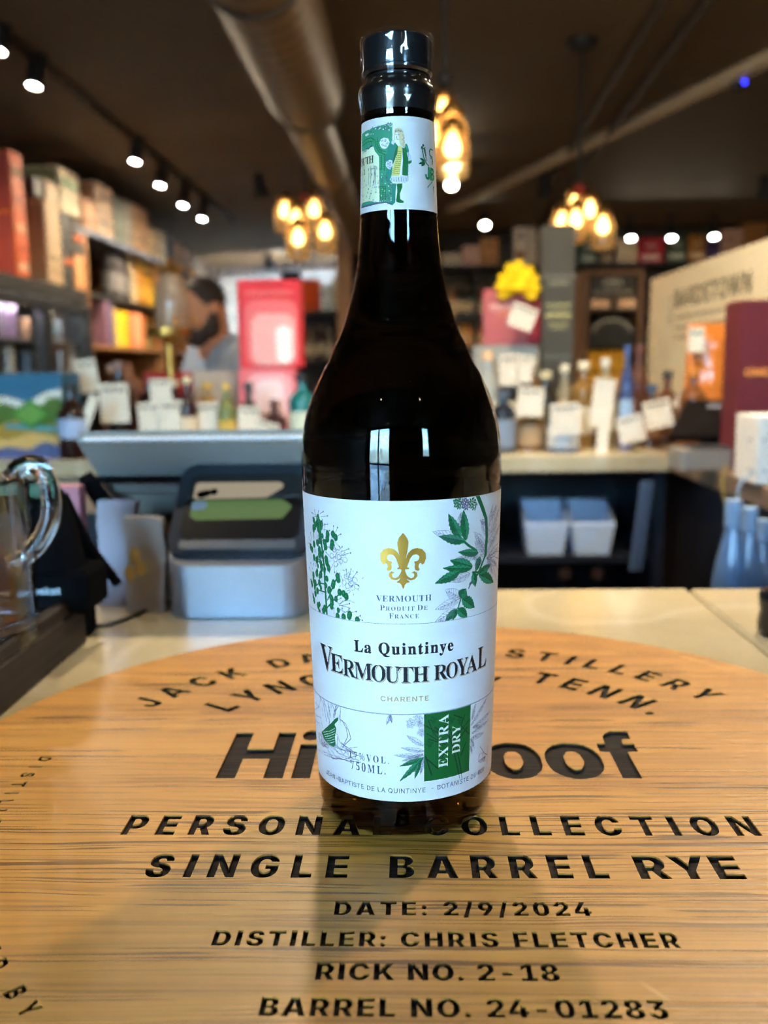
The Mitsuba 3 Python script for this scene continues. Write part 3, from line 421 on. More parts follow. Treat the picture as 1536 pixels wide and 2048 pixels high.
SU~108~3,96,3,100,53,100,53,96,48,96,43,94,41,91,40,87,40,22,42,17,44,12,48,8,56,5,65,5,74,7,80,12,84,21,86,31,86,89,84,92,82,94,77,96,72,96,72,100,104,100,104,96,101,96,96,94,95,92,93,88,92,28,89,15,86,10,81,5,74,0,67,-2,60,-3,48,-3,41,-2,31,1,28,4,23,9,18,17,16,28,16,89,14,92,12,94,8,96
SV~94~-3,96,-3,100,46,100,46,96,42,96,36,95,34,92,34,88,57,32,74,75,78,88,78,91,76,94,72,96,65,96,65,100,97,100,97,96,93,96,90,94,84,85,51,-3,46,-2,7,89,4,94,0,96
SX~103~2,4,7,4,12,7,18,13,42,46,15,88,9,95,5,96,3,96,3,100,53,100,53,96,47,96,43,95,42,93,42,89,58,64,59,65,72,84,75,91,74,93,72,95,70,96,65,96,65,100,100,100,100,96,95,96,89,93,81,86,62,58,93,9,97,5,102,4,102,0,53,0,53,4,59,4,62,6,64,8,64,11,59,19,46,40,30,17,27,11,27,9,29,6,33,4,38,4,38,0,2,0
SY~94~-3,96,-3,100,46,100,46,96,38,95,35,93,34,91,45,68,55,50,74,82,76,88,76,92,74,94,71,96,65,96,65,100,96,100,96,96,91,94,86,89,59,45,59,11,61,8,62,6,67,4,72,4,72,0,22,0,22,4,27,4,32,6,34,8,35,10,35,40,7,91,3,94
Sa~76~5,18,8,25,14,30,25,36,43,41,44,42,44,54,43,59,40,63,34,65,27,64,24,63,23,61,23,59,25,56,27,51,26,47,24,44,20,42,14,42,11,43,9,46,7,49,7,55,9,59,12,63,17,66,24,69,33,70,39,70,47,69,52,68,57,65,60,62,63,56,65,47,65,9,65,8,67,7,71,9,72,6,68,2,61,-2,58,-2,51,-2,48,0,46,2,44,7,44,7,37,2,30,-1,25,-2,15,-1,10,1,6,5,5,10~26,20,27,11,29,9,32,7,36,8,43,13,44,14,44,37,42,37,36,35,30,30,27,25
Se~66~4,31,5,42,6,49,10,57,15,63,20,66,27,69,37,70,44,69,49,66,53,64,58,57,61,48,62,36,26,36,26,30,28,20,30,16,33,13,38,10,42,9,48,10,53,12,57,16,59,19,62,17,62,15,59,10,53,4,46,0,37,-2,31,-2,26,-1,20,1,16,4,10,12,6,22~26,55,26,42,44,42,44,53,43,60,42,62,38,65,33,65,31,64,28,61
Si~43~4,4,9,5,11,6,12,10,12,59,11,62,9,64,5,65,5,68,33,68,33,9,34,5,37,4,40,4,40,0,4,0~11,88,11,93,13,97,17,101,20,102,24,102,29,100,31,97,33,93,33,88,31,84,29,82,25,80,19,80,16,81,13,84
Sn~83~4,0,4,4,7,4,9,5,12,10,12,58,10,63,8,64,4,65,4,68,32,68,33,59,37,64,41,67,48,70,51,70,59,70,62,69,66,66,71,60,72,53,73,8,74,5,76,4,80,4,80,0,44,0,44,3,49,4,50,6,52,10,52,52,50,57,48,59,47,59,42,59,38,58,34,54,32,51,32,11,33,7,35,5,37,4,40,4,40,0
St~50~5,66,6,67,20,81,25,88,28,93,32,93,32,68,46,68,46,61,32,61,32,14,34,10,36,9,38,9,40,10,44,13,45,16,49,15,45,6,37,0,32,-2,22,-2,16,0,13,3,12,6,11,12,11,61,5,61
Su~82~2,65,3,68,31,68,31,13,33,10,35,8,41,8,46,10,50,15,50,57,49,61,48,63,44,65,41,65,41,68,71,68,71,13,72,9,73,8,75,7,79,6,79,3,64,1,50,-2,50,7,50,8,43,2,35,-2,26,-2,20,-1,17,1,12,6,10,15,10,60,9,62,7,64
Sy~66~-1,-22,-1,-16,0,-13,2,-10,6,-9,11,-9,13,-10,16,-12,16,-14,16,-20,18,-22,21,-21,24,-17,28,-11,31,-1,7,57,3,63,-1,65,-1,68,35,68,35,65,30,64,28,61,28,59,41,27,42,30,52,58,52,62,49,64,45,65,45,68,66,68,66,65,63,64,61,63,58,56,35,-7,32,-15,28,-23,23,-28,20,-29,14,-31,9,-31,3,-29,0,-26'''
# ------------------------------------------------------------------ lettering: outlines of the capitals, 100 units high
GLYPHS = {}
for _l in GLYPH_DATA.strip('\n').split('\n'):
    _k, _, _rest = _l.partition('~')
    _a, *_rings = _rest.split('~')
    GLYPHS[_k] = (float(_a), [np.array(r.split(','), float).reshape(-1, 2) for r in _rings])
for _k, _w in (('BI', 28), ('RI', 12)):
    GLYPHS[_k] = (_w + 18.0, [np.array([(9, 0), (9 + _w, 0), (9 + _w, 100), (9, 100)], float)])


def glyph(k):
    adv, rings = GLYPHS[k]
    g = Polygon()
    for r in rings:
        g = g.symmetric_difference(Polygon(r).buffer(0))
    return adv, g


def text_glyphs(s, face, width=None, cap=1.0, sx=1.0, track=None):
    """[(outline, x)] of a line reading along +x from 0, capitals cap high; letter spacing (or, if that would close up, letter width) makes it width wide."""
    gs = [glyph(face + c) for c in s]
    k = cap / 100
    vis = [i for i, (a, g) in enumerate(gs) if not g.is_empty]
    nat = lambda q: (sum(a for a, g in gs[:-1]) + gs[-1][1].bounds[2] - gs[0][1].bounds[0]) * k * q
    tr = 0.0 if track is None else track
    if width is not None:
        tr = (width - nat(sx)) / max(len(s) - 1, 1)
        if tr < -.02 * cap:
            tr = -.02 * cap
            sx *= (width - tr * (len(s) - 1)) / nat(sx)
    x, out = -gs[0][1].bounds[0] * k * sx if not gs[0][1].is_empty else 0, []
    for a, g in gs:
        if not g.is_empty:
            out.append((affinity.scale(g, k * sx, k, origin=(0, 0)), x, a * k * sx))
        x += a * k * sx + tr
    return out


def text_flat(s, face, x, y, width, cap, **kw):
    return unary_union([affinity.translate(g, x + gx, y) for g, gx, _ in text_glyphs(s, face, width, cap, **kw)])


def text_mid(s, face, cx, y, cap, sx=1.0, track=0.0):
    g = unary_union([affinity.translate(g, gx, 0) for g, gx, _ in text_glyphs(s, face, None, cap, sx, track)])
    return affinity.translate(g, cx - (g.bounds[0] + g.bounds[2]) / 2, y)


def text_arc(s, face, c, rad, a0, a1, cap, inward=False, sx=1.0):
    """Letters along a circle from the angle a0 to a1 (degrees), their feet at the radius rad; inward: their tops point to the centre."""
    L = abs(math.radians(a1 - a0)) * rad
    out, sg = [], (1 if a1 > a0 else -1)
    for g, gx, w in text_glyphs(s, face, L, cap, sx):
        cx = (g.bounds[0] + g.bounds[2]) / 2
        a = math.radians(a0) + sg * (gx + cx) / rad
        g = affinity.translate(g, -cx, 0)
        g = affinity.rotate(g, math.degrees(a) + (90 if inward else -90), origin=(0, 0))
        out.append(affinity.translate(g, c[0] + rad * math.cos(a), c[1] + rad * math.sin(a)))
    return unary_union(out)


def decal(poly, M, depth, bsdf, name, parent, label=None):
    """Lettering or print on a flat face: a thin sheet of the outline, put in place by the 4 x 4 M."""
    m = extrude(poly, depth); m.apply_transform(M)
    return part(name, parent, m, bsdf, label=label)


def face_frame(o, x, y):
    """Matrix whose x and y axes run along x and y from o."""
    x, y = np.array(x, float), np.array(y, float)
    x /= np.linalg.norm(x); y /= np.linalg.norm(y)
    M = np.eye(4); M[:3, 0], M[:3, 1], M[:3, 2], M[:3, 3] = x, y, np.cross(x, y), o
    return M


# ------------------------------------------------------------------ the counter and the barrel head
def oak(p, n, uv):
    t = (smoothstep(.287, .2885, p.y) + smoothstep(.4138, .4142, p.y) + smoothstep(.4898, .4902, p.y) + smoothstep(.5662, .5666, p.y)
         + smoothstep(.6298, .6302, p.y))
    off = dr.floor(t + .5) * 3.7
    wv = (fbm(p.x * 4 + off, p.y * 14, off, 2) - .5) * .014 + (noise(p.x * 30 + off, p.y * 160) - .5) * .0016
    y = p.y + wv
    rings = noise(off + 3.1, y * 400, p.x * 3.0) * .6 + noise(off + 9.1, y * 150, p.x * 1.5) * .4
    fine = noise(p.x * 26, y * 820, off)
    streak = smoothstep(.50, .85, noise(p.x * 18 + off, y * 620, 8.0)) * (.15 + .6 * noise(p.x * 2.5, y * 60, 4.0))
    pore = smoothstep(.66, .80, noise(p.x * 20 + off, y * 1150, 5.0)) * smoothstep(.10, .6, noise(p.x * 3.2 + off, y * 90, 1.0))
    band = smoothstep(.45, .8, noise(p.x * 1.6 + off * 2, y * 62, 2.0))
    tone = noise(off * 1.9, 4.0) * .18 + noise(p.x * 6, p.y * 9, off) * .16
    c = mix(srgb(202, 142, 60), srgb(164, 104, 36), rings * .50 + fine * .28 + tone - .10)
    c = mix(c, srgb(150, 90, 36), band * .25)
    c = mix(c, srgb(124, 74, 28), streak * .7)
    c = mix(c, srgb(84, 48, 18), pore * .8)
    stain = smoothstep(.72, .9, fbm(p.x * 14 + 3, p.y * 26, 7.0, 3)) * smoothstep(.55, .75, noise(p.x * 160, p.y * 420)) * smoothstep(.06, .10, p.x) * smoothstep(.15, .11, p.x)
    c = mix(c, srgb(60, 50, 38), dr.clip(stain, 0, 1) * .6)
    scr = smoothstep(.93, .97, noise(p.x * 90 + p.y * 70, p.x * 9 - p.y * 6, 3.0)) * smoothstep(.55, .7, noise(p.x * 20, p.y * 20, 9.0))
    c = mix(c, srgb(214, 168, 104), scr * .5)
    char = smoothstep(-.0003, -.0011, p.z)
    burnt = mix(srgb(20, 13, 9), srgb(50, 34, 23), smoothstep(.45, .85, noise(p.x * 30, p.y * 1100)) * .75 + noise(p.x * 300, p.y * 300) * .15)
    return mix(c, burnt, char * smoothstep(-.0035, -.003, p.z))


def oak_bump(p, n, uv):
    y = p.y + (fbm(p.x * 4, p.y * 14, 0, 2) - .5) * .014
    return noise(p.x * 14, y * 700, 1.0) * .55 + noise(p.x * 90, y * 400, 2.0) * .45


def oak_rough(p, n, uv):
    return .46 + .44 * smoothstep(-.0003, -.0011, p.z)


scene['mat_oak'] = {'type': 'twosided', 'nested': {'type': 'bumpmap', 'tex': mikit.proc(oak_bump, 3e-4), 'scale': .00022,
                    'bsdf': {'type': 'principled', 'base_color': mikit.proc(oak), 'roughness': mikit.proc(oak_rough), 'specular': .38}}}


def stone(p, n, uv):
    a = fbm(p.x * 5, p.y * 7, p.z * 5, 4)
    c = mix(srgb(178, 163, 130), srgb(152, 139, 112), smoothstep(.3, .7, a))
    v = smoothstep(.025, .0, dr.abs(fbm(p.x * 3 + 2, p.y * 3, 1.0, 4) - .5)) * .3
    return mix(c, srgb(200, 190, 170), v + (noise(p.x * 220, p.y * 220, 1.0) - .5) * .12)


mat('stone', mikit.proc(stone), .19, .5)
ck = thing('front_counter', 'greige stone bar counter under the round barrel head', 'counter')
part('slab', ck, box(-1.6, .272, -.14, .905, COUNTER - .04, COUNTER, .003), 'mat_stone')
part('slab', ck, box(.275, 1.5, -.14, .905, COUNTER - .04, COUNTER - .0005, .003), 'mat_stone')
part('cabinet', ck, box(-1.58, 1.48, -.10, .86, FLOOR, COUNTER - .04), paint(40, 36, 34))

BC, BR = np.array([.0115, .4391]), .2596
_lines = [('Hi-Proof', 'B', -.0980, .4282, .2153, .0577, .92), ('SINGLE', 'B', -.1086, .3389, .0818, .0176, .68), ('BARREL', 'B', -.0101, .3389, .0870, .0176, .70),
          ('RYE', 'B', .0888, .3387, .0413, .0176, .84), ('PERSONAL COLLECTION', 'B', -.1281, .3726, .2765, .0177, .66), ('DATE: 2/9/2024', 'B', -.0300, .31375, .0951, .0089, .80),
          ('DISTILLER: CHRIS FLETCHER', 'B', -.0717, .2951, .1639, .0089, .80), ('RICK NO. 2-18', 'B', -.0333, .2772, .0810, .0089, .84), ('BARREL NO. 24-01283', 'B', -.0493, .2598, .1278, .0088, .84)]
carve = [text_flat(s, f, x, y, w, c, sx=q) for s, f, x, y, w, c, q in _lines]
carve.append(text_arc('JACK DANIEL DISTILLERY', 'B', BC, .1872, 153.2, 30.0, .0200, sx=.78))
carve.append(text_arc('LYNCHBURG, TENN.', 'B', BC, .1425, 147.2, 29.9, .0220, sx=.74))
carve.append(text_arc('DISTILLED & BOTTLED BY', 'B', (.0359, .428), .2326, 173.6, 227.0, .0068, inward=True, sx=.85).buffer(.0001))
carve.append(text_arc('JACK', 'B', (.0359, .428), .2326, 231.5, 241.0, .0068, inward=True, sx=.85).buffer(.0001))
carve = unary_union(carve)
knife = m3d.Manifold.batch_boolean([m3d.Manifold(m3d.Mesh(np.array(g.vertices, np.float32), np.array(g.faces, np.uint32)))
                                    for g in (extrude(q, .004) for q in carve.geoms)], m3d.OpType.Add).translate([0, 0, -.0021])
bh = thing('barrel_head', 'round oak barrel head with carved burnt lettering lying on the bar counter', 'barrel head')
_joints = [.10, .2878, .414, .490, .5664, .630, .78]
disc = Point(*BC).buffer(BR, 96)
for y0, y1 in zip(_joints, _joints[1:]):
    strip = sbox(-1, y0 + .00002, 1, y1 - .00002)
    low, top = (np.array(d.intersection(strip).exterior.coords)[:-1] for d in (disc, disc.buffer(-.0009)))
    body = m3d.Manifold.hull_points(np.concatenate([np.c_[low, np.full(len(low), -.0215)], np.c_[low, np.full(len(low), -.0009)], np.c_[top, np.zeros(len(top))]]))
    part('plank', bh, tm(body - knife), 'mat_oak')

LABEL_ART = '''
S g 92 -3523 9757 -3549 10619 -3553 11764 -3666 12712 -3741 13549 -3808 13922
S g 43 -3432 10353 -3051 10992 -2757 11489
S g 43 -3471 11035 -3975 10999 -4446 10728
S g 43 -3607 12267 -3241 13053
S g 43 -3505 9992 -2687 10764 -2274 10765
S g 43 -3545 10677 -4186 10666
S g 43 -3548 11822 -4107 11955
L g 282 -3776 13149 -3885 13968
L g 184 -3667 13277 -3514 13802
E g 92 -3232 13194
E g 92 -3262 12995
E g 92 -2976 12863
E g 92 -3025 12689
E g 92 -4280 12614
E g 92 -3972 12722
E g 92 -4522 12342
E g 92 -4351 12026
E g 92 -4107 11955
E g 92 -3858 12227
E g 92 -3359 11966
E g 92 -3263 11754
E g 92 -3749 11731
E g 92 -4171 11366
E g 92 -4525 11238
E g 92 -3829 11401
E g 92 -2757 11489
E g 92 -2728 11352
E g 92 -3001 11170
E g 92 -3047 11049
E g 92 -3266 10842
E g 92 -3975 10999
E g 92 -4446 10728
E g 92 -4193 10606
E g 92 -2474 10795
E g 92 -2344 10688
E g 92 -2684 10821
E g 92 -3164 10488
E g 92 -3152 10289
E g 92 -3187 10139
E g 92 -3762 9823
E g 92 -4202 9961
E g 92 -4609 10104
E g 92 -2852 9768
E g 92 -2210 9953
E g 92 -2234 9865
E g 92 -1856 9754
E g 92 -2522 9794
E g 92 -2917 13233
E g 92 -2777 13110
E g 92 -3429 12803
E g 92 -3397 12639
E g 92 -4666 12432
E g 92 -3390 12131
E g 92 -4351 10923
E g 92 -4758 10778
E g 92 -4412 10443
E g 92 -3650 9963
O n 114 -2632 12319
O n 114 -2845 12194
O n 114 -2683 12505
O n 114 -2561 12145
O n 114 -3026 12315
O n 114 -2427 12499
O n 114 -2828 11986
O n 114 -2885 12593
O n 114 -2335 12228
O n 114 -2086 11265
O n 114 -2269 11149
O n 114 -2131 11446
O n 114 -2023 11095
O n 114 -2424 11269
O n 114 -1906 11436
O n 114 -2253 10946
O n 114 -2305 11535
O n 114 -1823 11171
S n 14 -2848 12488 -3226 12662
E n 27 -3226 12662
S n 14 -2810 12521 -2854 12778
E n 27 -2854 12778
S n 14 -2664 12567 -2449 12769
E n 27 -2449 12769
S n 14 -2528 12527 -2141 12706
E n 27 -2141 12706
S n 14 -2465 12422 -2060 12547
E n 27 -2060 12547
S n 14 -3056 12180 -3370 12417
E n 27 -3370 12417
S n 14 -2992 11964 -3215 11591
E n 27 -3215 11591
S n 14 -2918 11918 -2919 11635
E n 27 -2919 11635
S n 14 -2275 11495 -2294 11818
E n 27 -2294 11818
S n 14 -2177 11535 -2068 11864
E n 27 -2068 11864
S n 14 -2020 11496 -1797 11768
E n 27 -1797 11768
S n 14 -1935 11310 -1756 11216
E n 27 -1756 11216
S n 14 -2450 11305 -2642 11618
E n 27 -2642 11618
S n 14 -3916 13863 -4300 13754
E n 27 -4300 13754
S n 14 -3966 13902 -4078 14112
E n 27 -4078 14112
S n 14 -3824 13959 -3742 14099
E n 27 -3742 14099
S n 14 -3704 13975 -3437 14113
E n 27 -3437 14113
S n 14 -3618 13873 -3165 13966
E n 27 -3165 13966
S n 14 -4021 13906 -4315 13951
E n 27 -4315 13951
S n 14 -3600 13511 -3204 13617
E n 27 -3204 13617
S n 14 -3476 13359 -3100 13361
E n 27 -3100 13361
S n 14 -3396 13257 -3371 13596
E n 27 -3371 13596
S n 14 -2915 13261 -2861 13572
E n 27 -2861 13572
S n 14 -2830 13215 -2649 13539
E n 27 -2649 13539
S n 14 -2814 13106 -2491 13279
E n 27 -2491 13279
S n 14 -2823 12938 -2586 12743
E n 27 -2586 12743
S n 14 -4558 12625 -4832 12809
E n 27 -4832 12809
S n 14 -4474 12697 -4574 13054
E n 27 -4574 13054
S n 14 -4567 12565 -4959 12554
E n 27 -4959 12554
S n 14 -4253 12848 -4284 13129
E n 27 -4284 13129
S n 14 -4643 11506 -4782 11712
E n 27 -4782 11712
S n 14 -4570 11462 -4413 11754
E n 27 -4413 11754
S n 14 -4724 11314 -5031 11456
E n 27 -5031 11456
S n 14 -4935 10324 -5069 10531
E n 27 -5069 10531
S n 14 -4876 10101 -5257 10188
E n 27 -5257 10188
S n 14 -4609 10104 -4736 10370
E n 27 -4736 10370
S n 14 -2851 10455 -2625 10575
E n 27 -2625 10575
S n 14 -2711 10306 -2385 10524
E n 27 -2385 10524
S n 14 -2641 10260 -2191 10409
E n 27 -2191 10409
S n 14 -2794 10121 -2443 10005
E n 27 -2443 10005
S n 14 -3042 9849 -3044 10079
E n 27 -3044 10079
S n 14 -2515 9937 -2575 10156
E n 27 -2575 10156
S n 14 -2109 10052 -1886 10107
E n 27 -1886 10107
S n 14 -1927 9848 -1708 9957
E n 27 -1708 9957
S n 14 -1805 9806 -1625 9769
E n 27 -1625 9769
S n 14 -2374 10015 -2220 10179
E n 27 -2220 10179
S n 14 -2711 10306 -2488 10510 -2122 10530
S n 14 -2711 10306 -2928 10442 -2999 10544
S n 14 -2751 10243 -2431 10263 -2167 10214
P o 0 84 13451 225 13259 286 13068 247 12716 167 12336 138 12036 -2 12037 -30 12338 -99 12720 -146 13046 -72 13263
P o 0 19 12064 -20 12365 -105 12622 -263 12785 -460 12838 -659 12785 -789 12623 -810 12409 -744 12208 -661 12145 -617 12234 -538 12181 -514 12061 -579 11961 -506 11897 -400 11942 -367 12064 -397 12173 -343 12283 -468 12303 -551 12389 -549 12509 -443 12582 -297 12556 -185 12393 -105 12147 -70 12010
P o 0 128 12063 172 12363 262 12618 424 12777 621 12825 821 12767 948 12603 964 12389 895 12190 810 12129 767 12218 688 12167 661 12048 725 11946 650 11884 545 11932 514 12054 546 12162 494 12273 620 12291 704 12375 705 12495 600 12570 454 12548 338 12387 253 12143 216 12007
P o 0 7 11966 -36 11791 -127 11653 -248 11598 -352 11652 -372 11762 -308 11817 -245 11779 -276 11845 -370 11882 -465 11815 -483 11677 -390 11558 -233 11515 -101 11560 15 11669
P o 0 138 11964 178 11788 266 11649 386 11591 491 11643 513 11752 450 11809 387 11773 419 11837 513 11873 608 11803 623 11665 528 11548 370 11509 239 11556 125 11668
P o 0 8 11982 143 11981 172 11678 212 11540 348 11427 211 11414 132 11321 72 11118 11 11322 -61 11406 -198 11416 -60 11543 -16 11681
P o 0 -148 12038 300 12033 299 11967 -149 11972
S g 163 3299 14758 3616 14235 3930 13690 4024 12943 3962 12159
S g 87 3962 12159 3470 11451 2995 11079
S n 49 3144 11280 2925 10921
S g 87 3346 12431 2873 12723 2454 13052
S g 65 3467 11508 3134 11564
S g 49 2541 10587 2382 10159
L g 379 2454 13052 1872 14135
L g 401 2725 12936 2572 14234
L n 217 2379 13555 2463 14147
L g 358 2691 12913 1467 13255
L n 379 2454 13052 1219 13462
L g 303 3477 12326 2335 12514
L n 271 3481 12229 2245 12259
L g 434 3127 11791 1968 12224
L g 325 3089 11741 1648 11925
L g 379 2482 11718 1329 11318
L n 347 2981 11533 1932 11341
L g 325 3174 11558 3320 10909
L g 303 3572 12169 3296 11537
L g 434 3515 11414 4867 10793
L g 325 3514 11443 4474 11650
L n 358 3943 12503 3156 13240
L n 347 3912 12111 3208 12871
L n 347 4136 12925 4479 14202
L n 325 4308 13010 5487 13965
L n 217 4049 13447 3507 13693
L n 271 4474 12524 5596 13191
L n 434 2507 10592 1774 11025
L n 358 2474 10569 1335 10231
L g 455 2508 10564 2778 10934
L g 455 2576 10553 3311 10025
L n 336 2349 10164 1350 9713
L g 379 2382 10148 2886 9676
L g 293 2316 10141 1790 9687
L g 217 2316 10141 2130 9687
S n 16 4046 12001 4889 12115 6099 11915
S n 16 4046 12001 4846 11920 6101 11496
S n 16 4046 12001 4808 11696 5739 11098
S n 16 4046 12001 4717 11511 5313 10779
S n 16 4046 12001 4845 12355 6101 12391
S n 16 4046 12001 4537 12269 4793 12350
E g 35 2297 14543
E g 35 2269 14511
E g 35 2300 14615
E g 35 2340 14469
E g 35 2220 14568
E g 35 2370 14598
E g 35 2274 14424
E g 35 2247 14667
E g 35 2403 14483
E g 35 2190 14494
E g 35 2347 14685
E g 35 2339 14377
E g 35 2179 14642
E g 35 2436 14570
E g 35 2216 14393
E g 35 2274 14741
E g 35 2421 14399
E g 35 2138 14548
E g 35 2413 14686
E g 35 2293 14320
E g 35 2183 14728
E g 35 2479 14495
E g 35 2150 14419
E g 35 2334 14779
E g 35 2398 14316
E g 35 2112 14637
E n 35 2653 14466
E n 35 2623 14434
E n 35 2657 14538
E n 35 2700 14390
E n 35 2570 14492
E n 35 2732 14519
E n 35 2629 14346
E n 35 2599 14592
E n 35 2769 14404
E n 35 2539 14418
E n 35 2707 14608
E n 35 2699 14298
E n 35 2526 14567
E n 35 2804 14490
E n 35 2566 14317
E n 35 2627 14666
E n 35 2788 14319
E n 35 2482 14474
E n 35 2779 14607
E n 35 2650 14242
E n 35 2530 14654
E n 35 2851 14414
E n 35 2496 14344
E n 35 2692 14702
E n 35 2763 14235
E n 35 2454 14563
E g 35 3056 14423
E g 35 3023 14392
E g 35 3060 14496
E g 35 3109 14346
E g 35 2964 14451
E g 35 3144 14475
E g 35 3030 14303
E g 35 2996 14551
E g 35 3186 14358
E g 35 2930 14378
E g 35 3115 14565
E g 35 3109 14253
E g 35 2915 14528
E g 35 3225 14444
E g 35 2961 14275
E g 35 3027 14625
E g 35 3208 14272
E g 35 2868 14435
E g 35 3196 14562
E g 35 3054 14197
E g 35 2919 14616
E g 35 3279 14366
E g 35 2883 14303
E g 35 3099 14661
E g 35 3180 14188
E g 35 2837 14525
L g 238 904 3937 -178 2858
L g 184 758 3831 480 2967
L n 141 875 3881 727 3118
L n 184 904 3985 -434 4030
L n 184 904 4175 -102 4364
L n 217 875 4414 148 4911
L g 195 816 3886 -170 3533
L n 163 875 4059 -69 3772
L n 184 3244 4852 4555 5780
L n 184 3338 4705 5036 4974
L n 163 3302 4474 4830 4646
L n 195 3266 4243 4343 4201
L n 141 3381 4752 4004 4560
L n 163 3324 5070 3544 5787
L n 195 3239 4251 3516 3773
L n 119 3232 3950 3383 3540
L n 141 -508 5838 -699 5342
L n 119 -553 5836 -457 5431
O n 43 361 5416
O n 43 290 5378
O n 43 340 5496
O n 43 389 5339
O n 43 229 5439
O n 43 432 5478
O n 43 299 5290
O n 43 270 5545
O n 43 470 5359
O n 43 189 5359
O n 43 403 5567
O n 43 383 5246
O n 43 179 5513
O n 43 514 5450
O n 43 221 5257
O n 43 309 5622
O n 43 674 5605
O n 43 602 5568
O n 43 653 5686
O n 43 703 5526
O n 43 540 5632
O n 43 746 5665
O n 43 611 5480
O n 43 582 5737
O n 43 786 5544
O n 43 500 5553
O n 43 716 5756
O n 43 697 5433
O n 43 489 5708
O n 43 831 5635
O n 43 785 5011
O n 43 720 4979
O n 43 765 5084
O n 43 811 4940
O n 43 664 5037
O n 43 850 5064
O n 43 728 4900
O n 43 701 5131
O n 43 886 4955
O n 43 628 4967
O n 43 823 5146
O n 43 806 4857
O n 43 755 5365
O n 43 694 5335
O n 43 737 5433
O n 43 779 5299
O n 43 642 5389
O n 43 816 5415
O n 43 702 5261
O n 43 677 5477
O n 43 849 5314
O n 43 608 5323
O n 217 4090 3120
S n 16 4583 3031 3862 3028
S n 16 4583 3031 3956 2970
S n 16 4583 3031 4054 2911
S n 16 4583 3031 4157 2849
S n 16 4583 3031 4262 2835
S n 16 4583 3031 4374 2818
S n 16 4583 3031 4493 2798
S n 16 4846 3399 4789 2859 4724 2415
S n 22 3999 3645 4464 3170 4853 2972
P g 0 -3078 5297 -3308 5145 -3620 4844 -4105 4477 -4578 4129 -4302 3917 -3931 3798 -3501 3814 -3325 3990 -3369 4281 -3245 4740 -3354 4891 -3088 5145
S w 19 -4337 4214 -3702 4484 -3338 4714
S w 19 -4261 4141 -3711 4371 -3347 4591
S w 19 -4189 4067 -3721 4258 -3356 4467
S w 19 -4119 3993 -3731 4145 -3365 4343
S w 19 -4051 3917 -3741 4032 -3374 4218
S w 19 -3986 3841 -3751 3918 -3383 4094
S n 22 -4587 5790 -4201 5607 -4040 5110 -3948 4834
S n 22 -4248 5897 -3941 5505 -3819 4996
S n 22 -3744 5836 -3671 5464 -3597 5123
S n 22 -3493 5816 -3306 5567 -3369 5189
S n 22 -2958 5895 -3237 5525 -3304 5207
S n 22 -3081 5925 -3389 5304
S n 16 -5429 5257 -4663 5274 -5492 4859
S n 16 -6013 4541 -4562 4815 -4388 4381
S n 16 -5807 4238 -4789 4488 -4578 4129
S n 22 -4870 4023 -4959 3552 -4349 3529
S n 22 -4588 4064 -4566 3636 -4138 3572
S n 22 -4346 3902 -4267 3620 -3949 3607
S n 22 -2998 5228 -2648 5104 -2464 4758 -2390 4475 -2738 4140
S n 22 -2837 5208 -2621 4901 -2548 4559 -2776 4172
S n 16 -3501 3814 -3098 3630 -2460 3617 -2001 3598
S n 16 -3773 3666 -3293 3389 -2619 3457 -1903 3527
S n 16 -4011 3585 -3592 3295 -2858 3424 -2026 3833
S n 16 -3962 3479 -3597 3231 -3110 3444 -2324 3407
S n 16 -3216 4507 -3063 4186 -2665 4050 -2565 3773
S n 16 -3179 4396 -3236 3955 -3044 3797
S n 16 -3392 3970 -2754 3846 -2495 3669
S n 16 -2777 4142 -3003 3779 -2846 3640 -2675 3866
E g 70 -3758 13064
E g 81 -2900 10502
O n 70 -3883 12972
E g 60 -3719 13665
E g 60 -4394 10413
O n 70 -3263 12061
O n 70 -3935 12073
E g 70 -3550 11604
E g 60 -3810 13617
E g 70 -3778 11914
E g 60 -3784 13115
E g 81 -4141 13366
E g 81 -3323 10784
E g 70 -3892 13417
O n 70 -3549 12951
E g 70 -4040 12043
E g 60 -3895 12434
O n 70 -3741 13090
E g 81 -4184 13645
E g 81 -3798 12832
E g 70 -3801 13264
E g 60 -3760 12342
E g 70 -3579 13075
E g 81 -3650 12247
O n 70 -3964 9834
O n 70 -3540 9910
E g 60 -4028 11718
O n 70 -4305 12991
O n 70 -3813 10615
E g 70 -4090 13463
O n 70 -4000 12695
E g 81 -4539 10991
O n 70 -4229 11729
E g 60 -3511 11669
E g 70 -4067 10052
E g 70 -3942 11288
E g 81 -3842 12483
O n 70 -3847 13663
E g 81 -3889 13605
O n 70 -3626 12067
E g 70 -4692 10271
E g 60 -4289 13267
E g 70 -4198 13369
E g 60 -4118 11509
O n 70 -4436 11111
O n 70 -3692 12928
O n 70 -3808 11303
E g 60 -3680 13502
O n 70 -3777 12134
E g 81 -3487 12833
E g 70 -4005 13516
E g 81 -3217 10551
E g 81 -3855 13313
E g 81 -3857 12417
E g 70 -3743 11628
E g 70 -4101 9727
E g 70 -4257 13217
E g 81 -3255 11792
E g 70 -3827 11947
E g 60 -4269 13364
O n 70 -3699 12747
E g 70 -3874 10807
O n 70 -4212 12343
E g 70 -4865 10884
O n 70 -3154 10964
E g 81 -3409 11282
E g 70 -3483 10979
O n 70 -3724 12191
E g 70 -2796 10037
O n 70 -3586 12942
S n 14 -2818 12328 -2861 12237
S n 14 -2158 11519 -2081 11471
S n 14 -2758 12457 -2822 12372
S n 14 -2791 11721 -2847 11632
S n 14 -1578 11522 -1502 11581
S n 14 -2702 11953 -2721 12038
S n 14 -2433 12438 -2535 12392
S n 14 -2321 11543 -2395 11596
S n 14 -2485 11784 -2381 11777
S n 14 -1879 11254 -1785 11242
